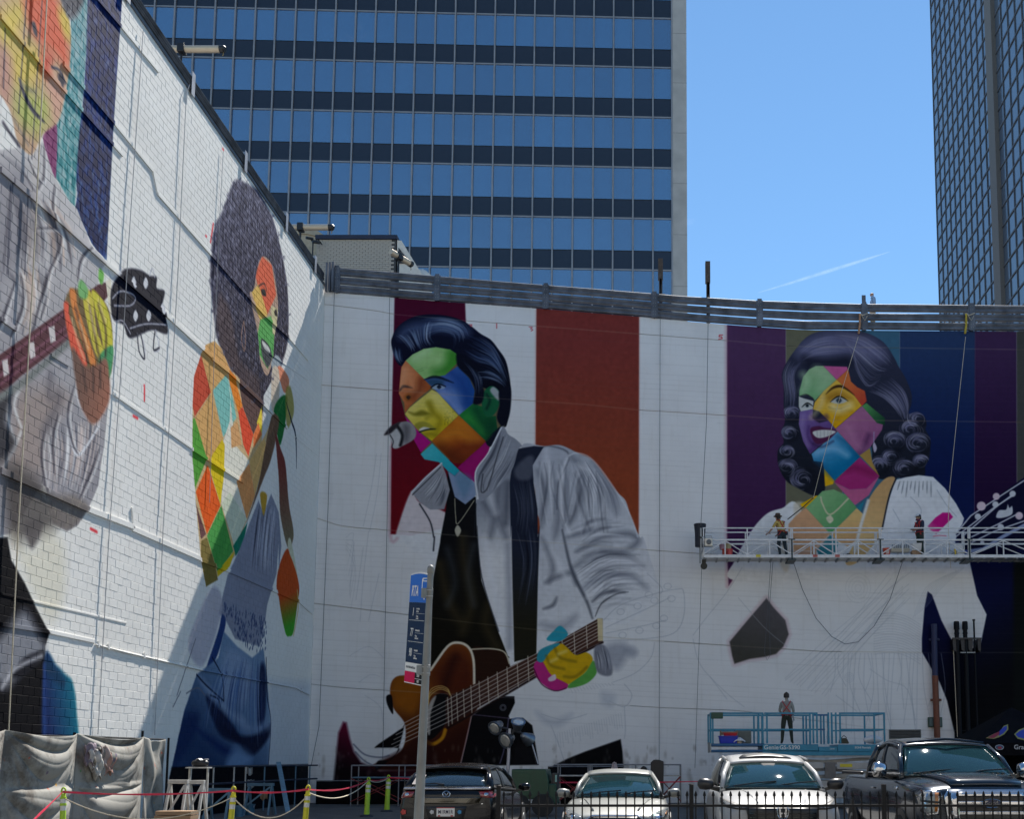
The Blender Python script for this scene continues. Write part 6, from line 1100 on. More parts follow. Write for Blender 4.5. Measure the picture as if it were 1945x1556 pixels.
for k in range(9):
    p = atY(1695.5 + k * 3.8, 1050, SY + .52); t = thing('spray_can', 'spray can standing in the cream tray', 'spray can', (p.x, SY + .52, zd + .372), 0, 'spray cans in the tray'); m = MB(); m.lathe([(.028, 0), (.028, .11), (.02, .125)], 10); m.build('can', M_gal, t); m = MB(); m.lathe([(.018, .125), (.018, .155)], 8); m.build('cap', mat('cap_%d' % (k % 4), [(.2, .3, .35), (.3, .2, .2), (.3, .3, .3), (.1, .2, .3)][k % 4], .5), t)
carton('paint_carton', 1818, 1832, .26, SY + .2, .3, mat('white_card', (.58, .62, .66), .6), 'white and blue paint carton right of the capped painter'); carton('paint_carton', 1832, 1838, .25, SY + .22, .3, mat('blue_card', (.02, .06, .30), .5), 'dark blue carton against the stage bracket')
t = thing('paper_bag', 'white paper sheet propped on the paint cartons', 'paper', (atY(1826, 1050, SY).x, SY + .4, zd + .26)); m = MB(); m.grid(lambda u, v: (-.16 + .33 * u, .03 * sin(u * 3), .26 * v), 4, 3); m.build('sheet', M_wht, t, solid=.004)
t = thing('spray_gun', 'yellow spray gun leaning by the white carton', 'tool', (atY(1815, 1050, SY).x, SY + .1, zd)); m = MB(); m.tube([(0, 0, .0), (.03, 0, .12), (0, 0, .26)], .035, 8); m.build('gun', mat('yellow_tool', (.6, .42, .02), .5), t); m = MB(); m.tube([(-.05, 0, .1), (-.14, 0, .05), (-.2, .05, .0)], .014, 6); m.build('hose', M_blk, t)
t = thing('tool_pile', 'small pile of hoses and tools on the stage deck', 'tools', (atY(1612, 1050, SY).x, SY + .25, zd)); m = MB()
for k in range(4): m.tube([(-.2 + .1 * k, .02 * k, .02), (-.15 + .1 * k, .05, .09), (-.06 + .1 * k, 0, .03)], .02, 6)
m.build('hose', mat('teal_hose', (.03, .12, .14), .5), t); m = MB(); m.bb(-.02, .1, -.02, .1, 0, .12); m.build('tool_box', M_blk, t, bevel=.01)
# painters
p = atY(1483, 1055, SY + .4)
t, D, s, sc, fw, sd_ = person('person', 'painter in brown hat, mustard shirt and red harness reaching left on the stage', (p.x + .05, SY + .38, zd), radians(215), [SK1, M_yel, M_dkt, M_shoe], dict(
    waist=(0, -.03, 1.10), chest=(.0, -.10, 1.30), neck=(0, -.17, 1.45), jaw=(0, -.22, 1.515), skull=(0, -.22, 1.60), crown=(0, -.215, 1.67), nose=(0, -.335, 1.56), ls=(.17, -.10, 1.40), le=(.27, -.20, 1.17), lw=(.33, -.38, .99), lp=(.34, -.45, .97), rs=(-.17, -.10, 1.40), re=(-.26, -.22, 1.17), rw=(-.22, -.44, 1.02), rp=(-.21, -.51, 1.0), lk=(.13, -.05, .49), la=(.14, .04, .09), lt=(.15, -.12, .035), rk=(-.13, .02, .49), ra=(-.15, .10, .09), rt=(-.17, -.05, .035)))
harness(t, D, s); cap_of_hair(t, sc, fw, mat('hair_dark', (.025, .018, .014), .7))
m = MB(); m.lathe([(.17, .0), (.168, .012), (.105, .02), (.10, .10), (.085, .125), (.03, .12)], 18, sc + Vector((0, 0, .045))); m.build('hat', mat('brown_felt', (.085, .05, .035), .9), t, smooth=True, sharp=45); m = MB(); m.lathe([(.106, .022), (.104, .045)], 18, sc + Vector((0, 0, .045))); m.build('hat_band', M_blk, t)
m = MB(); m.tube([(.0, -.28, 1.43), (.07, -.22, 1.44), (.0, -.10, 1.47), (-.07, -.22, 1.44), (0, -.28, 1.43)], .03, 6); m.build('neckerchief', M_red, t); m = MB(); m.bb(-.24, -.13, -.02, .10, .88, 1.02); m.build('tool_pouch', mat('dark_canvas', (.04, .045, .055), .9), t, bevel=.02)
t2 = thing('paint_roller', 'small paint roller in the hatted painter\'s hand', 'tool', (p.x - .42, SY + .74, zd + 1.04), radians(215)); m = MB(); m.tube([(0, .1, -.06), (0, -.06, .04)], .014, 6); m.build('handle', M_blk, t2); m = MB(); m.tube([(-.09, -.1, .06), (.09, -.1, .06)], .03, 8); m.build('roller', mat('grey_roller', (.35, .35, .36), .9), t2)
p = atY(1746, 1053, SY + .4)
t, D, s, sc, fw, sd_ = person('person', 'painter in white-front cap and navy shirt looking down at his hands on the stage', (p.x + .05, SY + .42, zd), radians(-62), [SK1, M_navy, mat('dark_green_trousers', (.02, .035, .03), .9, var=.2), M_shoe], dict(
    neck=(0, -.03, 1.46), jaw=(0, -.07, 1.53), skull=(0, -.06, 1.615), crown=(0, -.05, 1.685), nose=(0, -.175, 1.565), le=(.25, -.06, 1.14), lw=(.09, -.30, 1.08), lp=(.05, -.36, 1.09), re=(-.25, -.06, 1.14), rw=(-.09, -.30, 1.08), rp=(-.05, -.37, 1.10), lk=(.12, -.03, .49), rk=(-.12, .05, .5), ra=(-.13, .16, .09), rt=(-.14, .02, .035)), H=1.70)
harness(t, D, s, back=False); cap_of_hair(t, sc, fw, mat('hair_dark', (.025, .018, .014)))
m = MB(); m.grid(lambda u, v: tuple(sc + Vector((0, 0, .035)) + Vector((cos(u * 2 * pi) * cos(v * pi / 2) * .112, sin(u * 2 * pi) * cos(v * pi / 2) * .112, sin(v * pi / 2) * .10))), 18, 6); m.build('cap', M_navy, t, smooth=True)
m = MB(); m.grid(lambda u, v: tuple(sc + Vector((0, 0, .04)) + fw * (.115 * cos((u - .5) * 2.2) + .0) + sd_ * .115 * sin((u - .5) * 2.2) + Vector((0, 0, .085 * v)) - fw * .05 * v * v), 8, 4); m.build('cap_front', M_wht, t, smooth=True, solid=.004)
m = MB(); m.grid(lambda u, v: tuple(sc + Vector((0, 0, .04 - .02 * v)) + fw * (.10 + .09 * v) + sd_ * (.085 - .02 * v) * (2 * u - 1)), 6, 3); m.build('cap_peak', M_wht, t, smooth=True, solid=.006); m = MB(); m.lathe([(.07, -.03), (.085, .0), (.07, .03)], 12, sc + Vector((0, 0, -.10)) + fw * .03); m.build('face_covering', mat('maroon_cloth', (.12, .02, .05), .9), t, smooth=True)

# ------------------------------------------------------------------ scissor lift
M_lift = mat('lift_blue', (.015, .20, .32), .45, .1, var=.15, scale=3, bump=.05); M_lift2 = mat('lift_blue_dark', (.012, .10, .24), .5, .1, var=.2, scale=3)
LY = 35.0; a = atY(1350, 1430, LY); b = atY(1682, 1430, LY); zl0 = a.z; L_ = b.x - a.x
lift = thing('scissor_lift', 'blue scissor lift with railed platform parked against the mural', 'scissor lift', (a.x, LY, 0))
def lx(px): return atY(px, 1400, LY).x - a.x
def lz(py): return atY(1500, py, LY).z
WD = 1.6; floor = lz(1413); top = lz(1354); mid = lz(1385)
m = MB(); m.bb(0, lx(1452), 0, WD, lz(1418), floor); m.bb(0, lx(1452), -.01, .1, lz(1428), lz(1425)); m.bb(.02, lx(1452), 0, WD, lz(1429.5), lz(1426)); m.build('extension_deck', M_lift2, lift, bevel=.01); m = MB(); m.bb(.12, lx(1438), -.03, -.012, lz(1423.5), lz(1421)); m.build('edge_trim', M_wht, lift)
m = MB(); m.bb(-.02, .02, -.01, WD, lz(1430), lz(1410)); m.build('end_plate', M_gal, lift)
m = MB(); m.bb(lx(1448), lx(1554), -.03, WD, lz(1427), lz(1414.5)); m.bb(lx(1448), L_, -.01, WD - .05, lz(1436), lz(1428)); m.build('main_deck', M_lift, lift, bevel=.012); m = MB(); m.bb(lx(1554.5), lx(1590), -.02, WD, lz(1428), lz(1419)); m.bb(lx(1590.5), L_, -.03, WD, lz(1428), lz(1415)); m.build('toe_board', M_lift, lift, bevel=.008)
m = MB(); m.bb(lx(1445), L_, -.05, .02, lz(1440), lz(1436.2)); m.build('slide_rail', M_gal, lift)
def lrails(xa, xb, sides=(0, WD)):
    for yy in sides:
        m = MB(); m.bb(xa, xb, yy - .025, yy + .025, top - .06, top); m.build('top_rail', M_lift, lift); m = MB(); m.bb(xa, xb, yy - .022, yy + .022, mid - .05, mid); m.build('mid_rail', M_lift, lift)
for xa, xb in ((.0, lx(1450)), (lx(1452), lx(1553)), (lx(1595), lx(1681))): lrails(xa, xb)
for px in (1350, 1354, 1441, 1449, 1457, 1539, 1545, 1552, 1574, 1580, 1588, 1596, 1661, 1680):
    for yy in (0, WD):
        m = MB(); m.bb(lx(px) - .028, lx(px) + .028, yy - .028, yy + .028, floor, top - .002); m.build('post', M_lift, lift)
for x in (.03, L_ - .03):
    m = MB(); m.bb(x - .025, x + .025, .05, WD - .05, top - .06, top); m.bb(x - .022, x + .022, .05, WD - .05, mid - .05, mid); m.build('end_rail', M_lift, lift)
m = MB(); m.bb(lx(1545), lx(1574), -.02, .02, top - .12, top - .06); m.bb(lx(1545), lx(1574), -.02, .02, mid - .06, mid - .0); m.build('gate', M_lift2, lift); m = MB(); m.bb(lx(1567), lx(1571), -.05, -.02, mid - .07, mid); m.build('gate_latch', M_wht, lift)
# scissor pack and chassis under the deck
zc0 = .95; zc1 = lz(1440) - .02
for yy in (.25, WD - .25):
    for k in range(3):
        za_, zb2 = zc0 + (zc1 - zc0) * k / 3, zc0 + (zc1 - zc0) * (k + 1) / 3; m = MB(); m.beam((lx(1475), yy, za_), (lx(1665), yy, zb2), .07, .1); m.beam((lx(1475), yy + .08, zb2), (lx(1665), yy + .08, za_), .07, .1); m.build('scissor_arm', M_gal, lift)
M_lgrey = mat('lift_grey', (.40, .39, .37), .6, var=.1)
m = MB(); m.bb(lx(1460), lx(1685), 0, WD, .35, .95); m.build('chassis', M_lgrey, lift, bevel=.03)
for px0, px1, y0, y1 in ((1530, 1563, 1449, 1461), (1588, 1650, 1449, 1462), (1565, 1586, 1449, 1480)): m = MB(); m.bb(lx(px0), lx(px1), -.06, .0, lz(y1), lz(y0)); m.build('cover_panel', M_lgrey if px0 != 1565 else mat('lift_grey_dark', (.16, .15, .14), .7), lift, bevel=.02)
m = MB(); m.bb(lx(1594), lx(1617), -.066, -.061, lz(1458), lz(1452)); m.build('warning_sticker', mat('yellow_sticker', (.6, .5, .03)), lift)
for px in (1490, 1650):
    for yy in (.0, WD): m = MB(); m.lathe([(.2, -.14), (.4, -.13), (.42, 0), (.4, .13), (.2, .14)], 20, (lx(px), yy, .42), (0, 1, 0)); w__ = m.build('wheel', mat('tyre', (.018, .018, .019), .85), lift, smooth=True, sharp=35); m = MB(); m.lathe([(.2, -.15), (.1, -.16)], 14, (lx(px), yy, .42), (0, 1, 0)); m.build('rim', M_wht, w__)
def FM(o): return face_matrix(o, (1, 0, 0), (0, 0, 1))
M_ltr = mat('white_lettering', (.72, .72, .70), .6, var=.03)
text('maker_lettering', 'Genie', .20, FM((lx(1464.5), -.032, lz(1420.7))), M_ltr, lift, bold=True, sx=1.05); text('model_lettering', 'GS-5390', .19, FM((lx(1499.5), -.032, lz(1420.9))), M_ltr, lift, bold=True, sx=1.05)
text('rental_lettering', 'SOHI Rentals', .10, FM((lx(1638), -.032, lz(1421))), M_ltr, lift, bold=True); text('plate_lettering', 'GENIE', .06, FM((lx(1580), -.022, lz(1423.5))), M_ltr, lift)
m = MB(); m.bb(.02, .42, -.12, .06, lz(1366), lz(1354)); m.build('control_box', mat('dark_green_plastic', (.015, .06, .035), .5), lift, bevel=.02)
# things on the lift deck
def onlift(px, dz=0, y=.5): return (atY(px, 1400, LY).x, LY + y, floor + dz)
t = thing('tub', 'bright blue plastic tub on the scissor lift', 'tub', onlift(1384, 0, .25)); m = MB(); m.prism([(-.28, -.15, 0), (.28, -.15, 0), (.32, -.18, .24), (-.32, -.18, .24)], (0, .4, 0)); m.build('tub_body', mat('blue_plastic', (.01, .03, .42), .4), t, bevel=.02); m = MB(); m.bb(-.34, .34, -.2, .24, .235, .26); m.build('rim', mat('blue_plastic', (.01, .03, .42)), t)
t = thing('tray', 'red tray inside the blue tub', 'tray', onlift(1388, .26, .28)); m = MB(); m.prism([(-.2, -.1, 0), (.2, -.1, 0), (.24, -.12, .1), (-.24, -.12, .1)], (0, .25, 0)); m.build('tray_body', mat('red_plastic', (.5, .02, .03), .4), t, bevel=.01); m = MB(); m.bb(-.25, .25, -.13, .16, .1, .115); m.build('rim', mat('red_plastic', (.5, .02, .03)), t)
t = thing('wooden_crate', 'open wooden carton behind the blue tub', 'crate', onlift(1388, 0, .7)); 
for k in range(3): m = MB(); m.bb(-.28, .28, 0, .02, .02 + k * .14, .14 + k * .14); m.build('slat', M_card, t)
for x in (-.29, .29): m = MB(); m.bb(x - .015, x + .015, 0, .4, 0, .46); m.build('side', M_card, t)
t = thing('suitcase', 'grey green hard case standing on the scissor lift', 'case', onlift(1416, 0, .8)); m = MB(); m.bb(-.28, .28, 0, .2, .02, .46); m.build('shell', mat('grey_green_case', (.16, .17, .14), .6), t, bevel=.03); m = MB(); m.tube([(-.3, .1, .46), (-.28, .1, .5), (.28, .1, .5), (.3, .1, .46)], .012, 6); m.build('handle', M_blk, t)
t = thing('paint_tub', 'small tan tub with a crumpled white cloth on top', 'tub', onlift(1405, 0, .2)); m = MB(); m.lathe([(.1, 0), (.12, .14)], 12); m.build('tub_body', mat('tan_metal', (.42, .34, .24)), t); m = MB(); m.grid(lambda u, v: ((u - .5) * .4, (v - .5) * .3, .2 - .35 * ((u - .5) ** 2 + (v - .5) ** 2) + .02 * sin(9 * u) * cos(7 * v)), 8, 6); m.build('cloth', M_wht, t, smooth=True, solid=.01)
t = thing('white_sack', 'lumpy white sack at the right end of the lift deck', 'sack', onlift(1664, 0, .5)); m = MB(); m.grid(lambda u, v: (.34 * cos(u * 2 * pi) * cos((v - .5) * pi) * (1 + .1 * sin(u * 25)), .2 * sin(u * 2 * pi) * cos((v - .5) * pi), .14 + .13 * sin((v - .5) * pi) + .02 * sin(u * 19)), 20, 8); m.build('sack_body', M_wht, t, smooth=True); m = MB(); m.tube([(.3, 0, .16), (.36, 0, .2), (.4, .02, .18)], .03, 6); m.build('sack_neck', M_wht, t)
t = thing('tool_bag', 'olive tool bag near the lift gate', 'bag', onlift(1607, 0, .4)); m = MB(); m.prism([(-.18, -.1, 0), (.18, -.1, 0), (.1, -.02, .2), (-.12, -.02, .18)], (0, .25, 0)); m.build('bag_body', mat('olive_canvas', (.07, .06, .035), .9), t, bevel=.04); m = MB(); m.tube([(-.1, .0, .18), (0, 0, .28), (.1, 0, .2)], .015, 6); m.build('strap', M_blk, t)
p = atY(1495, 1413, LY + .7)
t, D, s, sc, fw, sd_ = person('person', 'worker in grey shirt with red harness standing on the blue lift facing the mural', (p.x, LY + .7, floor), radians(172), [SK2, M_olive, mat('dark_olive_trousers', (.030, .038, .028), .9, var=.2, scale=20), M_shoe], dict(le=(.24, -.04, 1.15), lw=(.16, -.24, 1.02), lp=(.13, -.30, 1.01), re=(-.24, -.02, 1.13), rw=(-.2, -.2, 1.0), rp=(-.17, -.27, 1.0), lk=(.14, -.01, .49), la=(.17, .03, .09), lt=(.2, -.12, .035), rk=(-.14, -.01, .49), ra=(-.17, .03, .09), rt=(-.2, -.12, .035)), H=1.76)
harness(t, D, s); cap_of_hair(t, sc, fw, mat('hair_dark', (.025, .018, .014)), r=.112); m = MB(); m.lathe([(.05, -.03), (.05, .0), (.02, .03)], 10, sc + Vector((0, 0, .11)) - fw * .02); m.build('hair_bun', mat('hair_dark', (.025, .018, .014)), t, smooth=True); m = MB(); m.tube([(-.19, .08, 1.0), (-.23, .1, .85), (-.2, .1, .72)], .02, 6); m.tube([(-.22, .06, 1.0), (-.26, .08, .8)], .016, 6); m.build('tool_strap', M_gal, t)
# man walking on the roof behind the rail
p = atY(1657, 555, 41.6); t, D, s, sc, fw, sd_ = person('person', 'bald man in pale blue shirt walking on the roof behind the rail', (p.x, 41.6, p.z - 1.76), radians(-85), [SK1, M_lblue, mat('beige_trousers', (.3, .25, .18), .9), M_shoe], H=1.77)
m = MB(); m.tube([(-.06, -.03, 1.50), (0, -.08, 1.49), (.06, -.03, 1.50), (0, .06, 1.52), (-.06, -.03, 1.50)], .016, 6); m.build('collar', M_lblue, t)
# ------------------------------------------------------------------ vehicles
from mathutils.bvhtree import BVHTree
M_tyre = mat('tyre', (.018, .018, .019), .85); M_chr = mat('chrome', (.55, .56, .58), .12, 1.0, var=.05); M_trim = mat('black_trim', (.012, .012, .013), .4); M_int = mat('dark_interior', (.025, .026, .03), .8, var=.3)
M_ws = glass('windscreen', (.012, .045, .052), .38); M_sg = glass('side_glass', (.010, .018, .022), .25); M_lens = glass('lamp_lens', (.30, .31, .32), .35, .05); M_tail = mat('tail_lens', (.20, .008, .01), .15, coat=1); M_plate = mat('plate_white', (.62, .62, .60), .5, var=.03); M_amb = mat('amber_lens', (.45, .16, .02), .2, coat=1)
class Car:
    def __init__(s, name, label, loc, rz, W, st, paint):
        s.t = thing(name, label, 'pickup truck' if 'truck' in name else 'car', loc, rz); s.W = W; hw = W / 2; s.paint = paint
        m = MB(); n = len(st); ring = []
        for y, ws, zb, zt, crown in st:
            w_ = hw * ws; h = zt - zb
            half = [(0, zb), (.72 * w_, zb), (.95 * w_, zb + .10 * h), (w_, zb + .42 * h), (.995 * w_, zb + .62 * h), (.955 * w_, zt - .07), (.87 * w_, zt - .012), (.5 * w_, zt + crown * .75), (0, zt + crown)]
            ring.append([(x, y, z) for x, z in half] + [(-x, y, z) for x, z in half[-2:0:-1]])
        k = len(ring[0]); vs = [p for r in ring for p in r]; fs = [(i * k + j, i * k + (j + 1) % k, (i + 1) * k + (j + 1) % k, (i + 1) * k + j) for i in range(n - 1) for j in range(k)] + [tuple(reversed(range(k))), tuple((n - 1) * k + j for j in range(k))]
        m.add(vs, fs); s.body = m.build('body', paint, s.t, smooth=True, sub=2)
        dg = bpy.context.evaluated_depsgraph_get(); dg.update(); me = bpy.data.meshes.new_from_object(s.body.evaluated_get(dg)); s.bvh = BVHTree.FromPolygons([v.co for v in me.vertices], [tuple(p.vertices) for p in me.polygons]); bpy.data.meshes.remove(me)
    def hit(s, o, d):
        r = s.bvh.ray_cast(Vector(o), Vector(d)); return r[0]
    def decal(s, name, poly, mtl, side='F', off=.008, parent=None, thick=.02, cuts=2, smooth=True):
        """a shaped piece let into the skin: outline given in the front, rear or side view"""
        bm = bmesh.new(); bm.faces.new([bm.verts.new((p[0], p[1], 0)) for p in poly]); bmesh.ops.triangulate(bm, faces=bm.faces); bmesh.ops.subdivide_edges(bm, edges=bm.edges, cuts=cuts, use_grid_fill=True)
        last = None
        for v in bm.verts:
            a, z = v.co.x, v.co.y
            if side == 'F': h = s.hit((a, -2, z), (0, 1, 0)); d = Vector((0, -1, 0))
            elif side == 'R': h = s.hit((a, 12, z), (0, -1, 0)); d = Vector((0, 1, 0))
            elif side == 'T': h = s.hit((a, z, 4), (0, 0, -1)); d = Vector((0, 0, 1))
            else: sg = 1 if side == 'S+' else -1; h = s.hit((sg * 4, a, z), (-sg, 0, 0)); d = Vector((sg, 0, 0))
            if h is None: h = last or Vector((a, 0, z))
            last = h; v.co = h + d * off
        me = bpy.data.meshes.new(name); bmesh.ops.recalc_face_normals(bm, faces=bm.faces); bm.to_mesh(me); bm.free(); me.materials.append(mtl)
        if smooth: me.polygons.foreach_set('use_smooth', [True] * len(me.polygons))
        o = link(bpy.data.objects.new(name, me)); o.parent = parent or s.t; md = o.modifiers.new('s', 'SOLIDIFY'); md.thickness = thick; md.offset = 0; return o
    def both(s, name, poly, mtl, side='F', **k):
        a = s.decal(name, poly, mtl, side, **k); b = s.decal(name, [(-x, z) for x, z in poly][::-1], mtl, side, **k); return a, b
    def cabin(s, A0, A1, C1, C0, peak, M_front=None, bow=.12, tumble=.0, rear_glass=True, bpil=.5, roofmat=None):
        """A0,A1 front pillar foot and head (halfwidth, y, z); C1,C0 rear pillar; peak roof crown"""
        V = Vector
        def patch(name, fn, mtl, nu=10, nv=6, solid=.012, parent=None):
            m = MB(); m.grid(fn, nu, nv); return m.build(name, mtl, parent or s.t, smooth=True, solid=solid)
        def edge(P, u, b): x = P[0] * (2 * u - 1); return V((x, P[1] + b * ((2 * u - 1) ** 2), P[2]))
        ins = .93
        s.ws = patch('windscreen', lambda u, v: edge((A0[0] * .97, A0[1] - bow, A0[2]), u, bow).lerp(edge((A1[0] * .95, A1[1] - bow * .6, A1[2] + .02), u, bow * .6) - V((0, 0, .03 * (2 * u - 1) ** 2)), v) + V((0, -.03 * sin(v * pi), .02 * sin(v * pi))), M_front or M_ws, 14, 8)
        if rear_glass: s.rg = patch('rear_window', lambda u, v: edge((C0[0] * .95, C0[1] + bow, C0[2]), u, -bow).lerp(edge((C1[0] * .95, C1[1] + bow * .6, C1[2] + .02), u, -bow * .6) - V((0, 0, .03 * (2 * u - 1) ** 2)), v) + V((0, .03 * sin(v * pi), .02 * sin(v * pi))), M_sg, 14, 8)
        mid_y = (A1[1] + C1[1]) / 2
        def roof(u, v):
            y = A1[1] + (C1[1] - A1[1]) * v; w_ = A1[0] + (C1[0] - A1[0]) * v; z = A1[2] + (C1[2] - A1[2]) * v + (peak - (A1[2] + C1[2]) / 2) * 4 * v * (1 - v) * .9; x = w_ * (2 * u - 1)
            e = abs(2 * u - 1); y += (bow * .6 * (e * e - 1) if v < .02 else (-bow * .6 * (e * e - 1) if v > .98 else 0)); return V((x, y, z + .045 * (1 - e ** 2.5)))
        patch('roof', roof, roofmat or s.paint, 14, 14, solid=.03)
        for sg in (-1, 1):
            def side(u, v, sg=sg):
                b = V((sg * (A0[0] + (C0[0] - A0[0]) * u), A0[1] + (C0[1] - A0[1]) * u, A0[2] + (C0[2] - A0[2]) * u)); t_ = roof(1 if sg > 0 else 0, min(max(u, .02), .98)); t_.z -= .03; p = b.lerp(t_, v); p.x += sg * .03 * sin(v * pi); return p
            if True:
                patch('side_window', lambda u, v: side(.04 + (bpil - .06) * u, .04 + .88 * v), M_sg, 8, 6); patch('side_window', lambda u, v: side(bpil + .03 + (.93 - bpil) * u, .04 + .88 * v), M_sg, 8, 6)
                m = MB(); m.grid(lambda u, v: side(bpil - .025 + .06 * u, v * .96) + V((sg * .006, 0, 0)), 2, 6); m.build('door_pillar', M_trim, s.t, smooth=True, solid=.02)
                m = MB(); P = [side(u, .97) for u in np.linspace(.02, .98, 9)]; m.tube(P, .028, 8); m.build('roof_rail_trim', s.paint, s.t, smooth=True)
            m = MB(); m.tube([V((sg * A0[0], A0[1] + .02, A0[2] - .06)), V((sg * (A0[0] + A1[0]) / 2 + sg * .025, (A0[1] + A1[1]) / 2 - .0, (A0[2] + A1[2]) / 2 + .02)), V((sg * A1[0], A1[1] + .02, A1[2] - .0))], [.05, .042, .04], 10); m.build('front_pillar', s.paint, s.t, smooth=True)
            m = MB(); m.tube([V((sg * C0[0], C0[1] - .02, C0[2] - .06)), V((sg * (C0[0] + C1[0]) / 2 + sg * .02, (C0[1] + C1[1]) / 2, (C0[2] + C1[2]) / 2)), V((sg * C1[0], C1[1] - .02, C1[2]))], [.09, .075, .06], 10); m.build('rear_pillar', s.paint, s.t, smooth=True)
            m = MB(); m.tube([V((sg * (A0[0] + .01), A0[1], A0[2] - .01)), V((sg * (max(A0[0], C0[0]) + .015), (A0[1] + C0[1]) / 2, (A0[2] + C0[2]) / 2 - .01)), V((sg * (C0[0] + .01), C0[1], C0[2] - .01))], .022, 6); m.build('belt_trim', M_trim, s.t, smooth=True)
        m = MB(); m.grid(lambda u, v: V(((2 * u - 1) * A0[0] * .95, A0[1] + .02 + .5 * v - bow * (1 - (2 * u - 1) ** 2), A0[2] - .02 + .05 * sin(v * pi))), 8, 4); m.build('dashboard', M_int, s.t, smooth=True, solid=.05)
        for y, nn in ((A1[1] + .35, 2), (C1[1] - .55, 2)):
            for sg in (-1, 1):
                x = sg * .38; m = MB(); m.bb(x - .24, x + .24, y, y + .14, .55, A0[2] + .12); o = m.build('seat', M_int, s.t, bevel=.05); m = MB(); m.bb(x - .13, x + .13, y + .03, y + .12, A0[2] + .14, A0[2] + .32); m.build('headrest', M_int, o, bevel=.04)
        m = MB(); c = V((.38, A0[1] + .48, A0[2] + .02)); m.tube([c + V((.18 * cos(k * pi / 8), .05 * sin(k * pi / 8), .17 * sin(k * pi / 8))) for k in range(17)], .018, 6); m.build('steering_wheel', M_int, s.t)
        m = MB(); m.bb(-.12, .12, A1[1] - .06, A1[1] - .03, A1[2] - .13, A1[2] - .065); m.bb(-.015, .015, A1[1] - .06, A1[1] - .02, A1[2] - .07, A1[2]); m.build('rear_view_mirror', M_int, s.t, bevel=.01)
    def wheels(s, ys, r=.33):
        for y in ys:
            for sg in (-1, 1):
                x = sg * (s.W / 2 - .10); m = MB(); m.lathe([(.6 * r, -.115), (r * .97, -.11), (r, -.08), (r, .08), (r * .97, .11), (.6 * r, .115)], 24, (x, y, r), (1, 0, 0)); w_ = m.build('wheel', M_tyre, s.t, smooth=True, sharp=35)
                m = MB(); m.lathe([(r * .62, 0), (r * .6, .02), (r * .1, .0), (.03, .03)], 20, (x + sg * .10, y, r), (sg, 0, 0)); m.build('rim', M_gal, w_, smooth=True, sharp=30)
                m = MB(); m.lathe([(r * 1.16, -.01), (r * 1.16, .012), (r * 1.0, .02)], 28, (sg * (s.W / 2 - .012), y, r + .02), (sg, 0, 0)); m.build('wheel_arch', M_trim, s.t)
    def mirror(s, x, y, z, mtl, w_=.24, h=.15, foot=.09):
        for sg in (-1, 1):
            m = MB(); m.lathe([(.02, -w_ / 2), (h * .42, -w_ * .42), (h * .55, 0), (h * .5, w_ * .35), (.03, w_ / 2)], 14, (sg * x, y, z), (sg, 0, .05)); o = m.build('mirror', mtl, s.t, smooth=True); m = MB(); m.beam((sg * (x - w_ / 2 - foot), y + .04, z - h * .6), (sg * (x - w_ * .2), y + .02, z - h * .3), .06, .05); m.build('mirror_foot', M_trim, o)
    def wipers(s, A0, A1, f=(.1, .6)):
        m = MB()
        for x0, x1 in ((-.55, .05), (.02, .62)):
            p = Vector((x0 * A0[0] / .7, A0[1] - .07, A0[2] + .03)); q = Vector((x1 * A0[0] / .7, A0[1] - .02, A0[2] + .10)); m.tube([p, p.lerp(q, .5) + Vector((0, -.02, .01)), q], .012, 6)
        m.build('wipers', M_trim, s.t)
def ell(cx_, cz, rx, rz, n=20): return [(cx_ + rx * cos(2 * pi * k / n), cz + rz * sin(2 * pi * k / n)) for k in range(n)]
def carpaint(name, col, metal, rough=.28): return mat(name, col, rough, metal, var=.06, scale=90, coat=.6, spec=.3)

# --- white compact suv facing the camera
P_w = carpaint('white_car_paint', (.33, .33, .325), 0, .45)
c = Car('white_suv', 'white suv with sun glint on its windscreen parked nose to the fence', (1.87, 14.9, 0), 0, 1.84, [(0, .74, .40, .80, .0), (.02, .84, .32, .93, .01), (.12, .93, .28, .985, .02), (.35, .985, .26, 1.05, .03), (.8, 1, .25, 1.12, .035), (1.15, 1, .25, 1.165, .02), (2.4, 1, .25, 1.16, 0), (3.8, 1, .27, 1.15, 0), (4.35, .96, .30, 1.12, 0), (4.5, .88, .38, 1.0, 0)], P_w)
A0, A1, C1_, C0 = (.78, 1.22, 1.19), (.635, 1.98, 1.565), (.62, 3.95, 1.60), (.74, 4.35, 1.15); c.cabin(A0, A1, C1_, C0, 1.70, bow=.16, bpil=.48); c.wheels((.88, 3.55), .35); c.mirror(1.03, 1.5, 1.24, M_trim, .26, .17); c.wipers(A0, A1)
g_ = c.decal('grille', [(-.53, .93), (.53, .93), (.50, .80), (.42, .55), (-.42, .55), (-.50, .80)], M_trim, off=.012, cuts=3)
for k in range(5): c.decal('grille_slat', [(-.48 + k * .01, .86 - k * .06), (.48 - k * .01, .86 - k * .06), (.48 - k * .01, .845 - k * .06), (-.48 + k * .01, .845 - k * .06)], mat('gloss_black', (.01, .01, .011), .12), off=.024, cuts=4)
c.decal('nose_trim', [(-.58, .965), (.58, .965), (.56, .935), (-.56, .935)], M_trim, off=.014, cuts=4)
for hl in c.both('headlight', [(.50, .955), (.62, .975), (.80, 1.035), (.845, 1.06), (.86, .985), (.80, .935), (.62, .91), (.52, .91)], M_trim, off=.014, cuts=3):
    sg = 1 if hl.data.vertices[0].co.x > 0 else -1
    c.decal('lamp_lens', [(sg * x, z) for x, z in ((.58, .945), (.70, .97), (.82, 1.02), (.83, .985), (.76, .945), (.62, .925))][::sg], M_lens, off=.024, parent=hl)
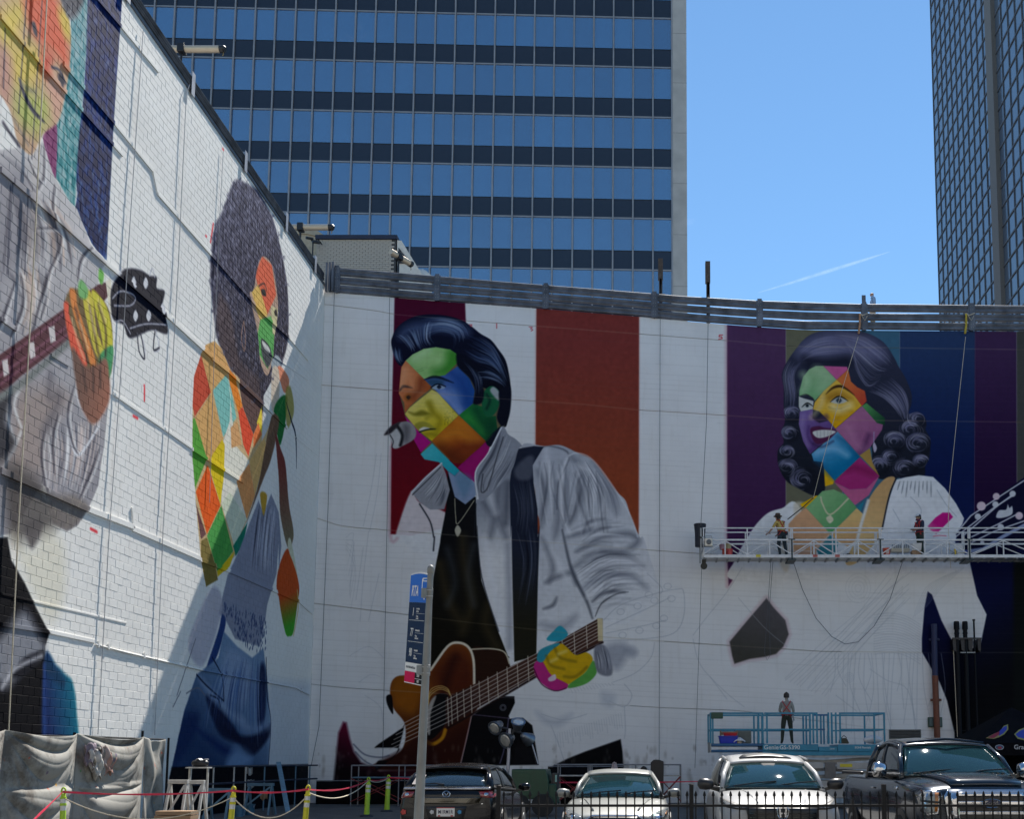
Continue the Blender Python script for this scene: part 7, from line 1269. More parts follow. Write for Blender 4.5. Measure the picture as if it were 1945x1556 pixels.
for sg in (-1, 1): c.decal('bumper_intake', [(sg * .62, .70), (sg * .82, .74), (sg * .82, .60), (sg * .62, .58)][::sg], M_trim, off=.01)
m = MB()
y0 = c.hit((0, -2, .86), (0, 1, 0)).y - .035
for sg in (-1, 1): m.beam((sg * .035, y0, .80), (sg * .045, y0, .92), .022, .022)
m.beam((-.038, y0, .855), (.038, y0, .855), .02, .022); m.tube([(-.075, y0, .83), (-.085, y0, .90), (-.06, y0, .945), (0, y0, .955), (.06, y0, .945), (.085, y0, .90), (.075, y0, .83), (.05, y0, .785), (0, y0, .775), (-.05, y0, .785), (-.075, y0, .83)], .008, 6); m.build('badge', M_chr, c.t)
c.decal('sunroof', [(-.42, 2.25), (.42, 2.25), (.40, 2.9), (-.40, 2.9)], M_trim, 'T') if False else None
m = MB(); m.grid(lambda u, v: ((u - .5) * .86, 2.2 + .8 * v, 1.645 + .09 * (1 - (2 * u - 1) ** 2) * .5 + .055 * sin(v * pi * .6)), 6, 5); m.build('sunroof', M_trim, c.t, smooth=True, solid=.01)
m = MB(); m.prism([(-.12, 1.80, 1.545), (.12, 1.80, 1.545), (.07, 1.66, 1.475), (-.07, 1.66, 1.475)], (0, .03, .03)); m.build('sensor_pod', M_int, c.t, bevel=.01); m = MB(); m.bb(-.05, .05, 1.56, 1.57, 1.34, 1.42); m.build('screen_sticker', mat('pale_sticker', (.35, .45, .42), .6), c.t)
for sg in (-1, 1): m = MB(); m.tube([(sg * .66, 2.0, 1.63), (sg * .665, 2.9, 1.685), (sg * .64, 3.9, 1.66)], .018, 6); m.build('roof_bar', P_w, c.t)
c.both('hood_crease', [(.33, .12), (.35, .12), (.50, 1.05), (.48, 1.05)], P_w, 'T', off=.006, thick=.012)

# --- silver sedan facing the camera
P_s = carpaint('silver_car_paint', (.22, .225, .21), .2, .4)
c = Car('silver_sedan', 'silver sedan with pale hood and clear headlamps facing the fence', (-.62, 17.0, 0), 0, 1.86, [(0, .70, .34, .60, .0), (.03, .82, .26, .69, .01), (.15, .92, .23, .745, .02), (.45, .985, .20, .83, .03), (.9, 1, .19, .91, .035), (1.3, 1, .19, .965, .02), (2.4, 1, .19, .96, 0), (3.6, 1, .20, .97, 0), (4.3, .97, .24, .98, .02), (4.75, .90, .30, .93, .02), (4.85, .82, .36, .85, 0)], P_s)
A0, A1, C1_, C0 = (.77, 1.35, .985), (.61, 2.2, 1.345), (.58, 3.55, 1.34), (.68, 4.25, .99); c.cabin(A0, A1, C1_, C0, 1.425, bow=.16); c.wheels((.95, 3.8), .33); c.mirror(1.0, 1.72, 1.03, P_s, .24, .15); c.wipers(A0, A1)
c.decal('grille', [(-.50, .63), (-.36, .70), (.36, .70), (.50, .63), (.42, .42), (.30, .36), (-.30, .36), (-.42, .42)], M_trim, off=.012, cuts=3)
for k in range(5): c.decal('grille_slat', [(-.46 + .015 * k, .64 - k * .045), (.46 - .015 * k, .64 - k * .045), (.46 - .015 * k, .628 - k * .045), (-.46 + .015 * k, .628 - k * .045)], M_gal, off=.024, cuts=4)
c.decal('grille_rim', [(-.52, .635), (-.37, .715), (.37, .715), (.52, .635), (.49, .635), (.36, .698), (-.36, .698), (-.49, .635)], M_chr, off=.02, cuts=3)
for hl in c.both('headlight', [(.52, .62), (.56, .70), (.72, .77), (.86, .80), (.88, .74), (.80, .66), (.66, .61)], M_lens, off=.012, cuts=3):
    sg = 1 if hl.data.vertices[0].co.x > 0 else -1; c.decal('lamp_bowl', ell(sg * .72, .69, .055, .045, 14), M_chr, off=.022, parent=hl); c.decal('turn_lamp', [(sg * x, z) for x, z in ((.81, .72), (.86, .77), (.85, .70))][::sg], M_amb, off=.022, parent=hl)
c.both('hood_crease', [(.36, .22), (.39, .22), (.60, 1.15), (.57, 1.15)], P_s, 'T', off=.008, thick=.016)

# --- black hatchback crossover seen from behind
P_b = mat('black_car_paint', (.004, .0045, .006), .18, 0, var=.06, scale=90, coat=.25, spec=.25)
L_ = 4.4
c = Car('black_hatchback', 'black hatchback crossover seen from behind beside the bus stop pole', (-3.6, 18.0 + L_, 0), pi, 1.80, [(0, .74, .40, .66, 0), (.05, .86, .30, .78, .01), (.3, .96, .25, .88, .02), (.8, 1, .22, .96, .03), (1.1, 1, .22, 1.02, .02), (2.2, 1, .22, 1.05, 0), (3.2, 1, .22, 1.09, 0), (3.9, .985, .24, 1.14, 0), (4.2, .95, .28, 1.15, .0), (4.34, .90, .33, 1.11, .0), (4.4, .84, .42, .98, 0)], P_b)
A0, A1, C1_, C0 = (.76, 1.05, 1.03), (.60, 1.8, 1.43), (.57, 3.62, 1.455), (.72, 4.22, 1.15); c.cabin(A0, A1, C1_, C0, 1.535, bow=.14, bpil=.5); c.wheels((.85, 3.5), .34); c.mirror(.98, 1.35, 1.08, P_b, .24, .15)
m = MB(); m.grid(lambda u, v: ((2 * u - 1) * (.60 - .0 * v), 3.5 + .34 * v + .06 * (1 - (2 * u - 1) ** 2), 1.50 - .03 * v + .04 * (1 - (2 * u - 1) ** 2)), 12, 4); m.build('spoiler', P_b, c.t, smooth=True, solid=.035)
m = MB(); m.tube([(.05, 4.36, 1.19), (.2, 4.33, 1.215), (.46, 4.25, 1.205)], [.022, .014, .008], 6); m.build('rear_wiper', M_trim, c.t)
m = MB(); m.bb(-.76, .76, 4.2, 4.35, 1.105, 1.15); m.build('hatch_ledge', mat('pale_reflective_trim', (.40, .40, .42), .2, .8), c.t, bevel=.02)
for sg in (-1, 1):
    tl_ = c.decal('tail_light', [(sg * .56, 1.07), (sg * .84, 1.09), (sg * .86, 1.02), (sg * .80, .96), (sg * .60, .98)][::sg], M_tail, 'R', off=.012, cuts=3); c.decal('lamp_ring', ell(sg * .69, 1.025, .035, .03, 12), M_chr, 'R', off=.022, parent=tl_)
c.decal('hatch_reflection', [(-.62, .98), (.62, .98), (.56, .86), (-.56, .86)], mat('bronze_reflection_tint', (.030, .024, .012), .12, .4, coat=1), 'R', off=.006, cuts=4); c.decal('plate_recess', [(-.36, .82), (.36, .82), (.30, .58), (-.30, .58)], M_trim, 'R', off=.004, cuts=3)  # bronze patch: a reflection on the black hatch, put into the colour
yb_ = c.hit((0, 9, .72), (0, -1, 0)).y + .03
m = MB(); m.bb(-.157, .157, yb_ - .01, yb_, .645, .80); pl_ = m.build('number_plate', M_plate, c.t, bevel=.006); m = MB(); m.bb(-.157, .157, yb_, yb_ + .002, .788, .80); m.bb(-.13, -.09, yb_, yb_ + .002, .648, .668); m.bb(.09, .13, yb_, yb_ + .002, .648, .668); m.build('plate_band', mat('plate_red', (.4, .03, .03), .5), pl_)
text('plate_lettering', 'M1RM1R', .092, face_matrix((0, yb_ + .002, .722), (-1, 0, 0), (0, 0, 1)), mat('plate_navy', (.012, .015, .05), .5), pl_, bold=True, sx=.72, spacing=1.05)
ye = c.hit((0, 9, 1.02), (0, -1, 0)).y + .015; m = MB(); m.tube([(.065 * cos(k * pi / 10), ye, 1.03 + .052 * sin(k * pi / 10)) for k in range(21)], .007, 6); m.tube([(-.06, ye, 1.045), (-.03, ye, 1.05), (0, ye, 1.005), (.03, ye, 1.05), (.06, ye, 1.045)], .008, 6); m.build('badge', M_chr, c.t)
for x, cc, nm in ((.24, (.5, .5, .5), 'white_flower_sticker'), (-.24, (.03, .22, .42), 'blue_round_sticker'), (.74, (.42, .04, .03), 'red_round_sticker')): c.decal(nm, [(x + .035 * (1 + .15 * cos(5 * a)) * cos(a) * (1.3 if x > .5 else 1), .72 + .035 * (1 + .15 * cos(5 * a)) * sin(a) * (1.3 if x > .5 else 1)) for a in [k * pi / 10 for k in range(20)]], mat(nm + '_film', cc, .5), 'R', off=.012, cuts=1)
m = MB()
for k in range(5): m.bb(-.64 + k * .045, -.61 + k * .045, ye - .02, ye - .004, .855, .872)
m.build('model_badge', M_chr, c.t)
m = MB(); m.grid(lambda u, v: (.48 + .16 * u - .04 * v, 4.235 - .30 * v * .8, 1.20 + .16 * v), 3, 3); m.build('rear_window_reflection', mat('pale_reflection_film', (.40, .36, .33), .4), c.t, solid=.004)  # pale reflection in the rear glass, laid on as a light-coloured film

# --- dark pickup
P_t = carpaint('navy_car_paint', (.008, .016, .028), .1, .2)
c = Car('pickup_truck', 'dark blue pickup truck with big chrome grille at the right edge', (4.72, 14.5, 0), 0, 2.03, [(0, .80, .50, 1.08, 0), (.02, .88, .42, 1.19, .01), (.14, .95, .40, 1.245, .03), (.45, .99, .40, 1.29, .05), (.95, 1, .40, 1.325, .06), (1.4, 1, .40, 1.355, .03), (2.5, 1, .40, 1.35, 0), (4.0, 1, .40, 1.36, 0), (4.9, 1, .42, 1.37, 0), (5.8, .99, .46, 1.37, 0), (5.9, .95, .5, 1.34, 0)], P_t)
A0, A1, C1_, C0 = (.86, 1.45, 1.385), (.70, 2.15, 1.845), (.70, 3.75, 1.87), (.84, 3.95, 1.37); c.cabin(A0, A1, C1_, C0, 1.965, bow=.17, bpil=.56); c.wheels((1.0, 4.7), .41); c.mirror(1.15, 1.75, 1.47, M_chr, .24, .23); c.wipers(A0, A1)
hb_ = c.decal('hood_bulge', [(-.50, .12), (.50, .12), (.62, 1.3), (-.62, 1.3)], P_t, 'T', off=.022, thick=.05, cuts=4)
for k in range(18): m = MB(); m.bb(-.72 + k * .08, -.69 + k * .08, 1.30, 1.36, 1.405, 1.425); m.build('cowl_slot', M_trim, c.t)
fr = [(-.58, 1.20), (.58, 1.20), (.64, 1.12), (.60, .78), (.52, .70), (-.52, .70), (-.60, .78), (-.64, 1.12)]; c.decal('grille_frame', fr, M_chr, off=.03, cuts=4, thick=.04); c.decal('grille_well', [(x * .93, .955 + (z - .955) * .88) for x, z in fr], M_trim, off=.042, cuts=4, thick=.03)
for z0, z1 in ((1.165, 1.115), (1.045, .985), (.905, .86)): c.decal('grille_bar', [(-.55, z0), (.55, z0), (.55, z1), (-.55, z1)], M_chr, off=.07, cuts=5)
for sg in (-1, 1): c.decal('grille_upright', [(sg * .47, 1.17), (sg * .56, 1.13), (sg * .53, .78), (sg * .44, .76)][::sg], M_chr, off=.08, cuts=3)
yo = c.hit((0, -2, 1.02), (0, 1, 0)).y - .095; m = MB(); m.add([(.135 * cos(a), yo, 1.015 + .058 * sin(a)) for a in [k * pi / 12 for k in range(24)]] + [(.135 * cos(a), yo + .03, 1.015 + .058 * sin(a)) for a in [k * pi / 12 for k in range(24)]], [tuple(range(24)), tuple(reversed(range(24, 48)))] + [(k, (k + 1) % 24, 24 + (k + 1) % 24, 24 + k) for k in range(24)]); bd = m.build('badge', mat('badge_blue', (.008, .018, .06), .25, coat=1), c.t); m = MB(); m.tube([(.137 * cos(k * pi / 12), yo - .004, 1.015 + .06 * sin(k * pi / 12)) for k in range(25)], .006, 6); m.build('badge_rim', M_chr, bd); text('badge_lettering', 'Ford', .085, face_matrix((0, yo - .004, 1.017), (1, 0, 0), (0, 0, 1)), M_chr, bd, sx=1.15)
for hl in c.both('headlight', [(.68, 1.19), (.90, 1.19), (.95, 1.13), (.94, .90), (.86, .84), (.72, .85), (.70, .95), (.66, 1.12)], M_chr, off=.012, cuts=3):
    sg = 1 if hl.data.vertices[0].co.x > 0 else -1; c.decal('lamp_lens', [(sg * x, z) for x, z in ((.70, 1.17), (.89, 1.17), (.93, 1.12), (.92, .92), (.86, .87), (.75, .88), (.73, .97))][::sg], M_lens, off=.022, parent=hl, cuts=2); c.decal('turn_lamp', [(sg * x, z) for x, z in ((.71, 1.16), (.76, 1.16), (.78, .90), (.74, .90))][::sg], M_amb, off=.034, parent=hl); c.decal('lamp_divider', [(sg * x, z) for x, z in ((.70, 1.04), (.93, 1.06), (.93, 1.03), (.70, 1.01))][::sg], M_trim, off=.036, parent=hl)
c.decal('bumper', [(-.95, .66), (.95, .66), (.93, .50), (-.93, .50)], M_chr, off=.05, cuts=4)
for sg in (-1, 1):
    m = MB(); m.bb(sg * .99, sg * .93, 4.02, 5.85, 1.36, 1.42); m.build('bed_rail', M_trim, c.t, bevel=.015); c.decal('door_handle', [(2.9, 1.18), (3.08, 1.18), (3.08, 1.15), (2.9, 1.15)], M_chr, 'S+' if sg > 0 else 'S-', off=.025); m = MB(); m.tube([(sg * .885, 1.52, 1.41), (sg * .885, 3.85, 1.41)], .012, 6); m.build('chrome_strip', M_chr, c.t)
c.decal('fender_badge', [(1.28, 1.22), (1.5, 1.22), (1.5, 1.17), (1.28, 1.17)], M_chr, 'S-', off=.012)
m = MB(); m.tube([(-.62, 2.12, 1.90), (0, 2.0, 1.955), (.62, 2.12, 1.90)], .02, 6); m.build('roof_edge', P_t, c.t)
# ------------------------------------------------------------------ black picket fence along the lot edge
M_iron = mat('black_iron', (.007, .007, .008), .6, .0, var=.2, scale=20, spec=.2)
FY = 14.0; fx0 = atY(947, 1520, FY).x; fn_ = thing('picket_fence', 'black iron picket fence with spear tips in front of the parked cars', 'fence', (fx0, FY, .0)); zr_ = 1.6 - 83 * FY / F; zp_ = 1.6 - 55 * FY / F
pk = MB(); pk.bb(-.009, .009, -.009, .009, .14, zp_ - .075); pk.lathe([(.010, 0), (.022, .022), (.013, .06), (.001, .085)], 6, (0, 0, zp_ - .085)); pk.lathe([(.014, 0), (.014, .012)], 6, (0, 0, zp_ - .105)); pk = pk.build('picket', M_iron, fn_); pitch = 16.42 * FY / F; FL = 7.2
pk.location = (pitch * .6, 0, 0)
for k in range(1, int(FL / pitch)):
    x = pitch * (.6 + k)
    if min(abs(x - p) for p in (0, 2.612, 5.22)) < .045: continue
    o = link(pk.copy()); o.parent = fn_; o.location = (x, 0, 0)
for z in (zr_, .32): m = MB(); m.bb(0, FL, -.019, .019, z - .017, z + .017); m.build('rail', M_iron, fn_)
for k, x in enumerate((0, 2.612, 5.22)):
    m = MB(); m.bb(x - .028, x + .028, -.028, .028, .12, 1.6 - (44 if k else 46) * FY / F); m.lathe([(.045, 0), (.03, .012)], 4, (x, 0, 1.6 - (44 if k else 46) * FY / F)); m.build('post', M_iron, fn_)

# ------------------------------------------------------------------ bus stop sign
BY = 6.0; top = atY(818, 1082, BY); bot = atY(796, 1540, BY); d = (top - bot) / (top.z - bot.z); base = bot - d * (bot.z - .13)
bs_ = thing('bus_stop_sign', 'bus stop sign blade on a tall galvanised pole in the foreground', 'sign', tuple(base)); tb = top - base
M_pole = mat('galvanised_pole', (.17, .175, .17), .6, .3, var=.18, scale=9, bump=.1, bscale=60); m = MB(); m.tube([Vector((0, 0, 0)), tb], [.0375, .0175], 16); m.build('pole', M_pole, bs_, smooth=True, sharp=40); m = MB(); ax = tb.normalized(); m.lathe([(.0195, -.02), (.021, .01), (.018, .02), (.009, .03), (.002, .033)], 14, tb - ax * .005, ax); m.build('pole_cap', M_pole, bs_, smooth=True)
c0 = atY(814, 1088, BY) - base; c1_ = atY(800.5, 1303.5, BY) - base; l0 = atY(781, 1088.5, BY + .22) - base; up = (c0 - c1_).normalized(); right = (c0 - l0); wS = right.length; right.normalize(); hS = (c0 - c1_).length; n_ = right.cross(up).normalized(); orig = l0 - up * 0
orig = c1_ - right * wS   # lower left corner of the blade
fwd_ = -n_ if n_.y > 0 else n_
def SP(u, v, w_=0): return orig + right * (u * wS) + up * (v * hS) + fwd_ * w_
def plate(name, u0, u1, v0, v1, w0, w1, mtl, parent, arc=0):
    pts = [(u0, v0), (u1, v0), (u1, v1)] + ([(u1 + (u0 - u1) * k / 8, v1 + arc * sin(pi * k / 8)) for k in range(1, 8)] if arc else []) + [(u0, v1)]; m = MB(); m.prism([SP(u, v, w0) for u, v in pts], fwd_ * (w1 - w0)); return m.build(name, mtl, parent)
M_sw = mat('sign_white', (.60, .60, .59), .7, spec=.08, var=.03); bl = plate('blade', 0, 1, 0, .985, -.006, 0, M_sw, bs_, arc=.018); M_sb = mat('sign_blue', (.03, .13, .46), .7, spec=.08, var=.04); M_sn = mat('sign_navy', (.010, .024, .06), .7, spec=.08, var=.05); M_sr = mat('sign_red', (.45, .005, .06), .7, spec=.08, var=.04); M_sk = mat('sign_black', (.01, .01, .012), .7, spec=.08)
plate('blue_field', .015, .99, .73, .975, .0005, .002, M_sb, bl, arc=.016); plate('navy_field', .015, .99, .185, .729, .0005, .002, M_sn, bl); plate('red_field', .015, .60, .008, .105, .0005, .002, M_sr, bl); plate('black_field', .605, .99, .008, .048, .0005, .002, M_sk, bl); plate('black_field', .605, .99, .054, .105, .0005, .002, M_sk, bl)
for v in (.568, .375): plate('rule', .08, .95, v - .0015, v + .0015, .0025, .003, M_sw, bl)
for v in (.63, .455, .275): plate('rule', .47, .95, v - .001, v + .001, .0025, .003, M_sw, bl)
def stext(nm, s, size, u, v, mtl, sx=1, bold=True, align='CENTER', spacing=1.0): return text(nm, s, size, face_matrix(SP(u, v, .003), right, up), mtl, bl, depth=.0006, bold=bold, sx=sx, align=align, spacing=spacing)
stext('sign_lettering', 'RTA', hS * .135, .33, .83, M_sw, .62); 
for s_, u, v, sx in (('1', .30, .64, .8), ('77', .28, .455, .62), ('90', .28, .275, .62)): stext('route_number', s_, hS * .105, u, v, M_sw, sx, bold=False)
for s_, v in (('1st / Rock', .672), ('St Clair', .648), ('7 days', .606), ('a week', .586), ('To Brecksville', .478), ('7 days', .428), ('rush hours', .408), ('To Garfield', .298), ('7 days', .25), ('rush hours', .23)): stext('route_lettering', s_, hS * .022, .48, v, M_sw, .78, align='LEFT')
stext('phone_lettering', '216-621-9500 rideRTA.com', hS * .030, .08, .143, mat('sign_grey', (.12, .12, .13), .5), .62, bold=False, align='LEFT'); stext('stop_lettering', 'STOP', hS * .028, .80, .078, M_sw, .8); stext('stop_lettering', '1057', hS * .030, .80, .029, M_sw, .8)
def sp_poly(name, pts, w0, w1, mtl): m = MB(); m.prism([SP(u, v, w0) for u, v in pts], fwd_ * (w1 - w0)); return m.build(name, mtl, bl)
sp_poly('bus_symbol', [(.70, .775), (.70, .935), (.74, .952), (.99, .952), (.99, .775), (.90, .775), (.90, .757), (.84, .757), (.84, .775)], .0025, .0035, M_sw); sp_poly('bus_window', [(.75, .852), (.75, .918), (.99, .918), (.99, .852)], .004, .0045, M_sb); sp_poly('bus_lamp', [(.77, .80), (.77, .815), (.81, .815), (.81, .80)], .004, .0045, M_sb); sp_poly('bus_sign', [(.78, .928), (.78, .942), (.99, .942), (.99, .928)], .004, .0045, M_sb)
for py in (1128, 1274):
    a = atY(818 - (py - 1082) * .048, py, BY) - base; m = MB(); rr = .0205 if py < 1200 else .0265; m.lathe([(rr * .9, -.032), (rr, -.03), (rr, .03), (rr * .9, .032)], 14, a, ax); m.beam(a + Vector((-rr * .9, -.01, 0)), a + Vector((-rr - .012, -.03, 0)), .03, .055); cl_ = m.build('clamp', M_pole, bs_, smooth=True, sharp=30)
    for k in (-1, 1): m = MB(); m.tube([a + Vector((-rr - .01, -.028, .018 * k)), a + Vector((rr + .004, -.018, .018 * k))], .003, 6); m.build('bolt', M_gal, cl_)

# ------------------------------------------------------------------ flexible bollards, rope, tape
M_by = mat('yellow_bollard', (.55, .50, .02), .55, var=.12, scale=9); M_bg = mat('lime_bollard', (.36, .55, .03), .55, var=.12, scale=9); M_refl = mat('reflective_band', (.62, .62, .60), .3, var=.05)
def bollard(px, py, Y, mtl, label, tilt=0, r=.055):
    p = atY(px, py, Y); h = p.z; t = thing('bollard', label, 'bollard', (p.x - tilt * h, Y, 0), 0, 'flexible marker posts'); t.rotation_euler = (0, atan(tilt), 0)
    m = MB(); m.lathe([(.20, 0), (.18, .04), (.09, .07)], 16); m.build('base', mat('black_rubber', (.012, .016, .028)), t); m = MB(); m.lathe([(r * 1.15, .06), (r, .2), (r * .9, h - .21), (r * .75, h - .18), (r * .72, h - .14)], 14); m.build('post', mtl, t, smooth=True, sharp=40)
    m = MB(); c_ = Vector((0, 0, h - .075)); m.tube([c_ + Vector((.038 * cos(a), 0, .062 * sin(a))) for a in [k * pi / 8 for k in range(17)]], .017, 8); m.bb(-.03, .03, -.02, .02, h - .18, h - .12); m.build('loop', mtl, t, smooth=True)
    for z in (h - .30, h - .44):
        m = MB(); m.lathe([(r * .95, 0), (r * .955, .09)], 14, (0, 0, z)); m.build('band', M_refl, t)
    m = MB(); m.lathe([(r * 1.05, 0), (r * 1.05, .035)], 14, (0, 0, h - .35)); m.lathe([(r * 1.05, 0), (r * 1.05, .03)], 14, (0, 0, h - .22)); m.build('collar', mtl, t); return Vector((p.x, Y - .03, h - .09))
b1 = bollard(121, 1496, 19.6, M_bg, 'lime marker post in front of the paint-stained tarp', -.03); b2 = bollard(444.5, 1494, 20, M_by, 'yellow marker post in front of the white trestles', .05); b3 = bollard(586, 1491.6, 20.5, M_by, 'yellow marker post tilted beside the dark wall foot', .06); b4 = bollard(700.5, 1477, 30, M_bg, 'lime marker post left of the bus stop pole, nearer the dark mural foot', .03, .075); b5 = bollard(738.5, 1472.6, 33, M_bg, 'lime marker post next to the bus stop pole', .03, .08)
M_chain = mat('yellow_rope', (.5, .36, .04)); M_tape = mat('red_tape', (.55, .02, .06), .6, var=.2, scale=12)
rope('barrier_rope', 'sagging cream rope between lime and yellow marker posts', sag(b1 - Vector((0, 0, .1)), b2 - Vector((0, 0, .12)), .42, 16), .011, M_rope, group='ropes slung between the marker posts'); rope('barrier_rope', 'sagging cream rope between the two yellow marker posts', sag(b2 - Vector((0, 0, .12)), b3 - Vector((0, 0, .12)), .42, 16), .012, M_rope, group='ropes slung between the marker posts'); rope('barrier_rope', 'slack pale rope from the tilted yellow post to the lime posts', sag(b3 - Vector((0, 0, .06)), b4, .28, 14) + sag(b4, b5, .1, 6)[1:], .013, M_rope, group='ropes slung between the marker posts')
e0 = atY(60, 1562, 17.5); tp = sag(e0, b1, .0, 4) + sag(b1, b2, .06, 8)[1:] + sag(b2, b3, .05, 8)[1:] + sag(b3, b4, .12, 10)[1:] + sag(b4, b5, .05, 4)[1:] + sag(b5, atY(1380, 1484, 31), .1, 14)[1:]
m = MB(); P = [Vector(p) for p in tp]; vs = []; 
for i, p in enumerate(P): tw_ = .016 * (1 + .3 * sin(i * 1.7)); vs += [tuple(p - P[0] + Vector((0, .01 * sin(i), -tw_))), tuple(p - P[0] + Vector((0, -.01 * sin(i * 1.3), tw_)))]
m.add(vs, [(2 * i, 2 * i + 2, 2 * i + 3, 2 * i + 1) for i in range(len(P) - 1)]); o = m.build('barrier_tape', M_tape, solid=.006); o.location = P[0]; tag(o, 'red barrier tape strung along all the marker posts', 'tape')

# ------------------------------------------------------------------ tarpaulin screen in front of the left wall
def tarp_mat():
    m = bpy.data.materials.new('painters_canvas'); m.use_nodes = True; t = m.node_tree; p = t.nodes['Principled BSDF']; N = t.nodes.new; L = t.links.new; g_ = N('ShaderNodeNewGeometry'); n = N('ShaderNodeTexNoise'); n.inputs['Scale'].default_value = 1.1; n.inputs['Detail'].default_value = 7; n.inputs['Roughness'].default_value = .7; L(g_.outputs['Position'], n.inputs['Vector'])
    r = N('ShaderNodeValToRGB'); e = r.color_ramp.elements; e[0].position = .36; e[0].color = (.11, .095, .08, 1); e[1].position = .52; e[1].color = (.29, .28, .25, 1); L(n.outputs[0], r.inputs[0]); last = r.outputs[0]
    for sc__, lo, col, off in ((3.2, .70, (.42, .07, .03), 3), (4.1, .73, (.06, .24, .06), 11), (2.7, .70, (.14, .11, .16), 21), (5.5, .73, (.45, .25, .05), 31)):
        mp__ = N('ShaderNodeMapping'); mp__.inputs['Location'].default_value = (off, off, off); L(g_.outputs['Position'], mp__.inputs[0]); n2 = N('ShaderNodeTexNoise'); n2.inputs['Scale'].default_value = sc__; n2.inputs['Detail'].default_value = 3; L(mp__.outputs[0], n2.inputs['Vector']); r2 = N('ShaderNodeValToRGB'); r2.color_ramp.elements[0].position = lo; r2.color_ramp.elements[1].position = lo + .03; L(n2.outputs[0], r2.inputs[0]); mx_ = N('ShaderNodeMix'); mx_.data_type = 'RGBA'; mx_.inputs[7].default_value = col + (1,); L(r2.outputs[0], mx_.inputs[0]); L(last, mx_.inputs[6]); last = mx_.outputs[2]
    L(last, p.inputs['Base Color']); p.inputs['Roughness'].default_value = .85; n3 = N('ShaderNodeTexNoise'); n3.inputs['Scale'].default_value = 4; n3.inputs['Detail'].default_value = 5; L(g_.outputs['Position'], n3.inputs['Vector']); b = N('ShaderNodeBump'); b.inputs['Strength'].default_value = .3; b.inputs['Distance'].default_value = .02; L(n3.outputs[0], b.inputs['Height']); L(b.outputs[0], p.inputs['Normal']); return m
M_tarp = tarp_mat(); TX = -12.45
tarp = thing('tarp_screen', 'paint-stained canvas tarp hung on posts along the foot of the left wall', 'tarp', (TX, 24.9, 0))
yA, yB, yC = 17.2, atX(143, 1400, TX).y, atX(272, 1400, TX).y
def drape(name, y0, y1, seed, nswag):
    ridge = lambda x: abs(sin(x)) ** .45
    def cell(u, w_, ph, fr):
        # folds are the chains of catenaries slung between the two gather points of a cell
        e = 4 * u * (1 - u); c = (1 - w_) / (e + .05); k = min(1, e * 1.6)
        f = ridge(c * fr + ph + .5 * sin(3.1 * u + ph) + .25 * sin(c * 2.1)) * math.exp(-.55 * c); g2 = ridge(c * fr * 2.3 + 1.7 * ph + .8 * sin(5 * u)) * math.exp(-.8 * c)
        return k * (.17 * f + .025 * g2) + .09 * e * sin(pi * min(1, w_))
    def fn(u, v):
        y = y0 + (y1 - y0) * u; U = u * nswag; ku = int(min(U, nswag - 1e-6)); uu = U - ku; sagz = .10 * 4 * uu * (1 - uu)
        z = .02 + 2.18 * v - sagz * v * v
        up = max(0, min(1, (v - .46) / .06)); x = up * cell(uu, (v - .48) / .52, seed + ku, 5.6) + (1 - up) * cell(uu, v / .48, seed + 2.4 + ku * 1.3, 3.9)
        return (TX + .04 + x, y, z)
    m = MB(); m.grid(fn, 150, 110); return m.build(name, M_tarp, tarp, world=True, smooth=True, solid=.006)
drape('canvas', yA, yB - .005, .4, 2); drape('canvas', yB + .005, yC - .03, 2.9, 1)
def ret(u, v):
    y = yC + .04 + (atX(322, 1400, TX).y - yC - .04) * u; z = .02 + 2.17 * v - .06 * sin(pi * u) * v - .03 * u; return (TX + .02 + .06 * sin(9 * v * (1 + .2 * u) + 3 * u) * sin(pi * u) + .05 * sin(14 * u + 5 * v) * (1 - v * .5) - .12 * u, y, z)
m = MB(); m.grid(ret, 40, 70); m.build('canvas', M_tarp, tarp, world=True, smooth=True, solid=.006)
for y, h in ((yA, 2.25), (yB, 2.22), (yC, 2.34), (atX(322, 1400, TX).y, 2.2)): m = MB(); m.tube([(TX - .02, y, 0), (TX - .02, y, h)], .03, 8); m.build('post', M_iron, tarp, world=True)
m = MB(); m.tube([(TX - .12, yA, 2.1), (TX - .12, atX(322, 1400, TX).y, 2.16)], .02, 8); m.build('top_wire', M_iron, tarp, world=True)
# rags bunched on the tarp
for k, (yy, zz, cc) in enumerate(((yB + .35, 1.62, (.36, .34, .32)), (yB + .75, 1.70, (.30, .24, .22)), (yB + .55, 1.45, (.44, .42, .38)), (yB + .2, 1.75, (.20, .16, .19)), (yB + 1.0, 1.55, (.34, .2, .16)))):
    t = thing('rag', ('pale rag hanging from the tarp', 'brownish rag tucked under the tarp fold', 'white rag hanging lowest on the tarp', 'dark mauve rag bunched on the tarp', 'red-brown rag on the tarp, farthest right')[k], 'rag', (TX + .24, yy, zz)); m = MB()
    m.grid(lambda u, v: (.05 * sin(u * 9 + k) + .03 * sin(v * 7), (u - .5) * .5 * (1 - .5 * v), .2 - .42 * v + .06 * sin(u * 12 + k)), 14, 10); m.build('cloth', mat('rag_%d' % k, cc, .9, var=.3, scale=6), t, smooth=True, solid=.006); m = MB(); m.tube([(0, -.05, .2), (.02, 0, .24), (0, .06, .2)], .02, 6); m.build('knot', mat('rag_%d' % k, cc), t)

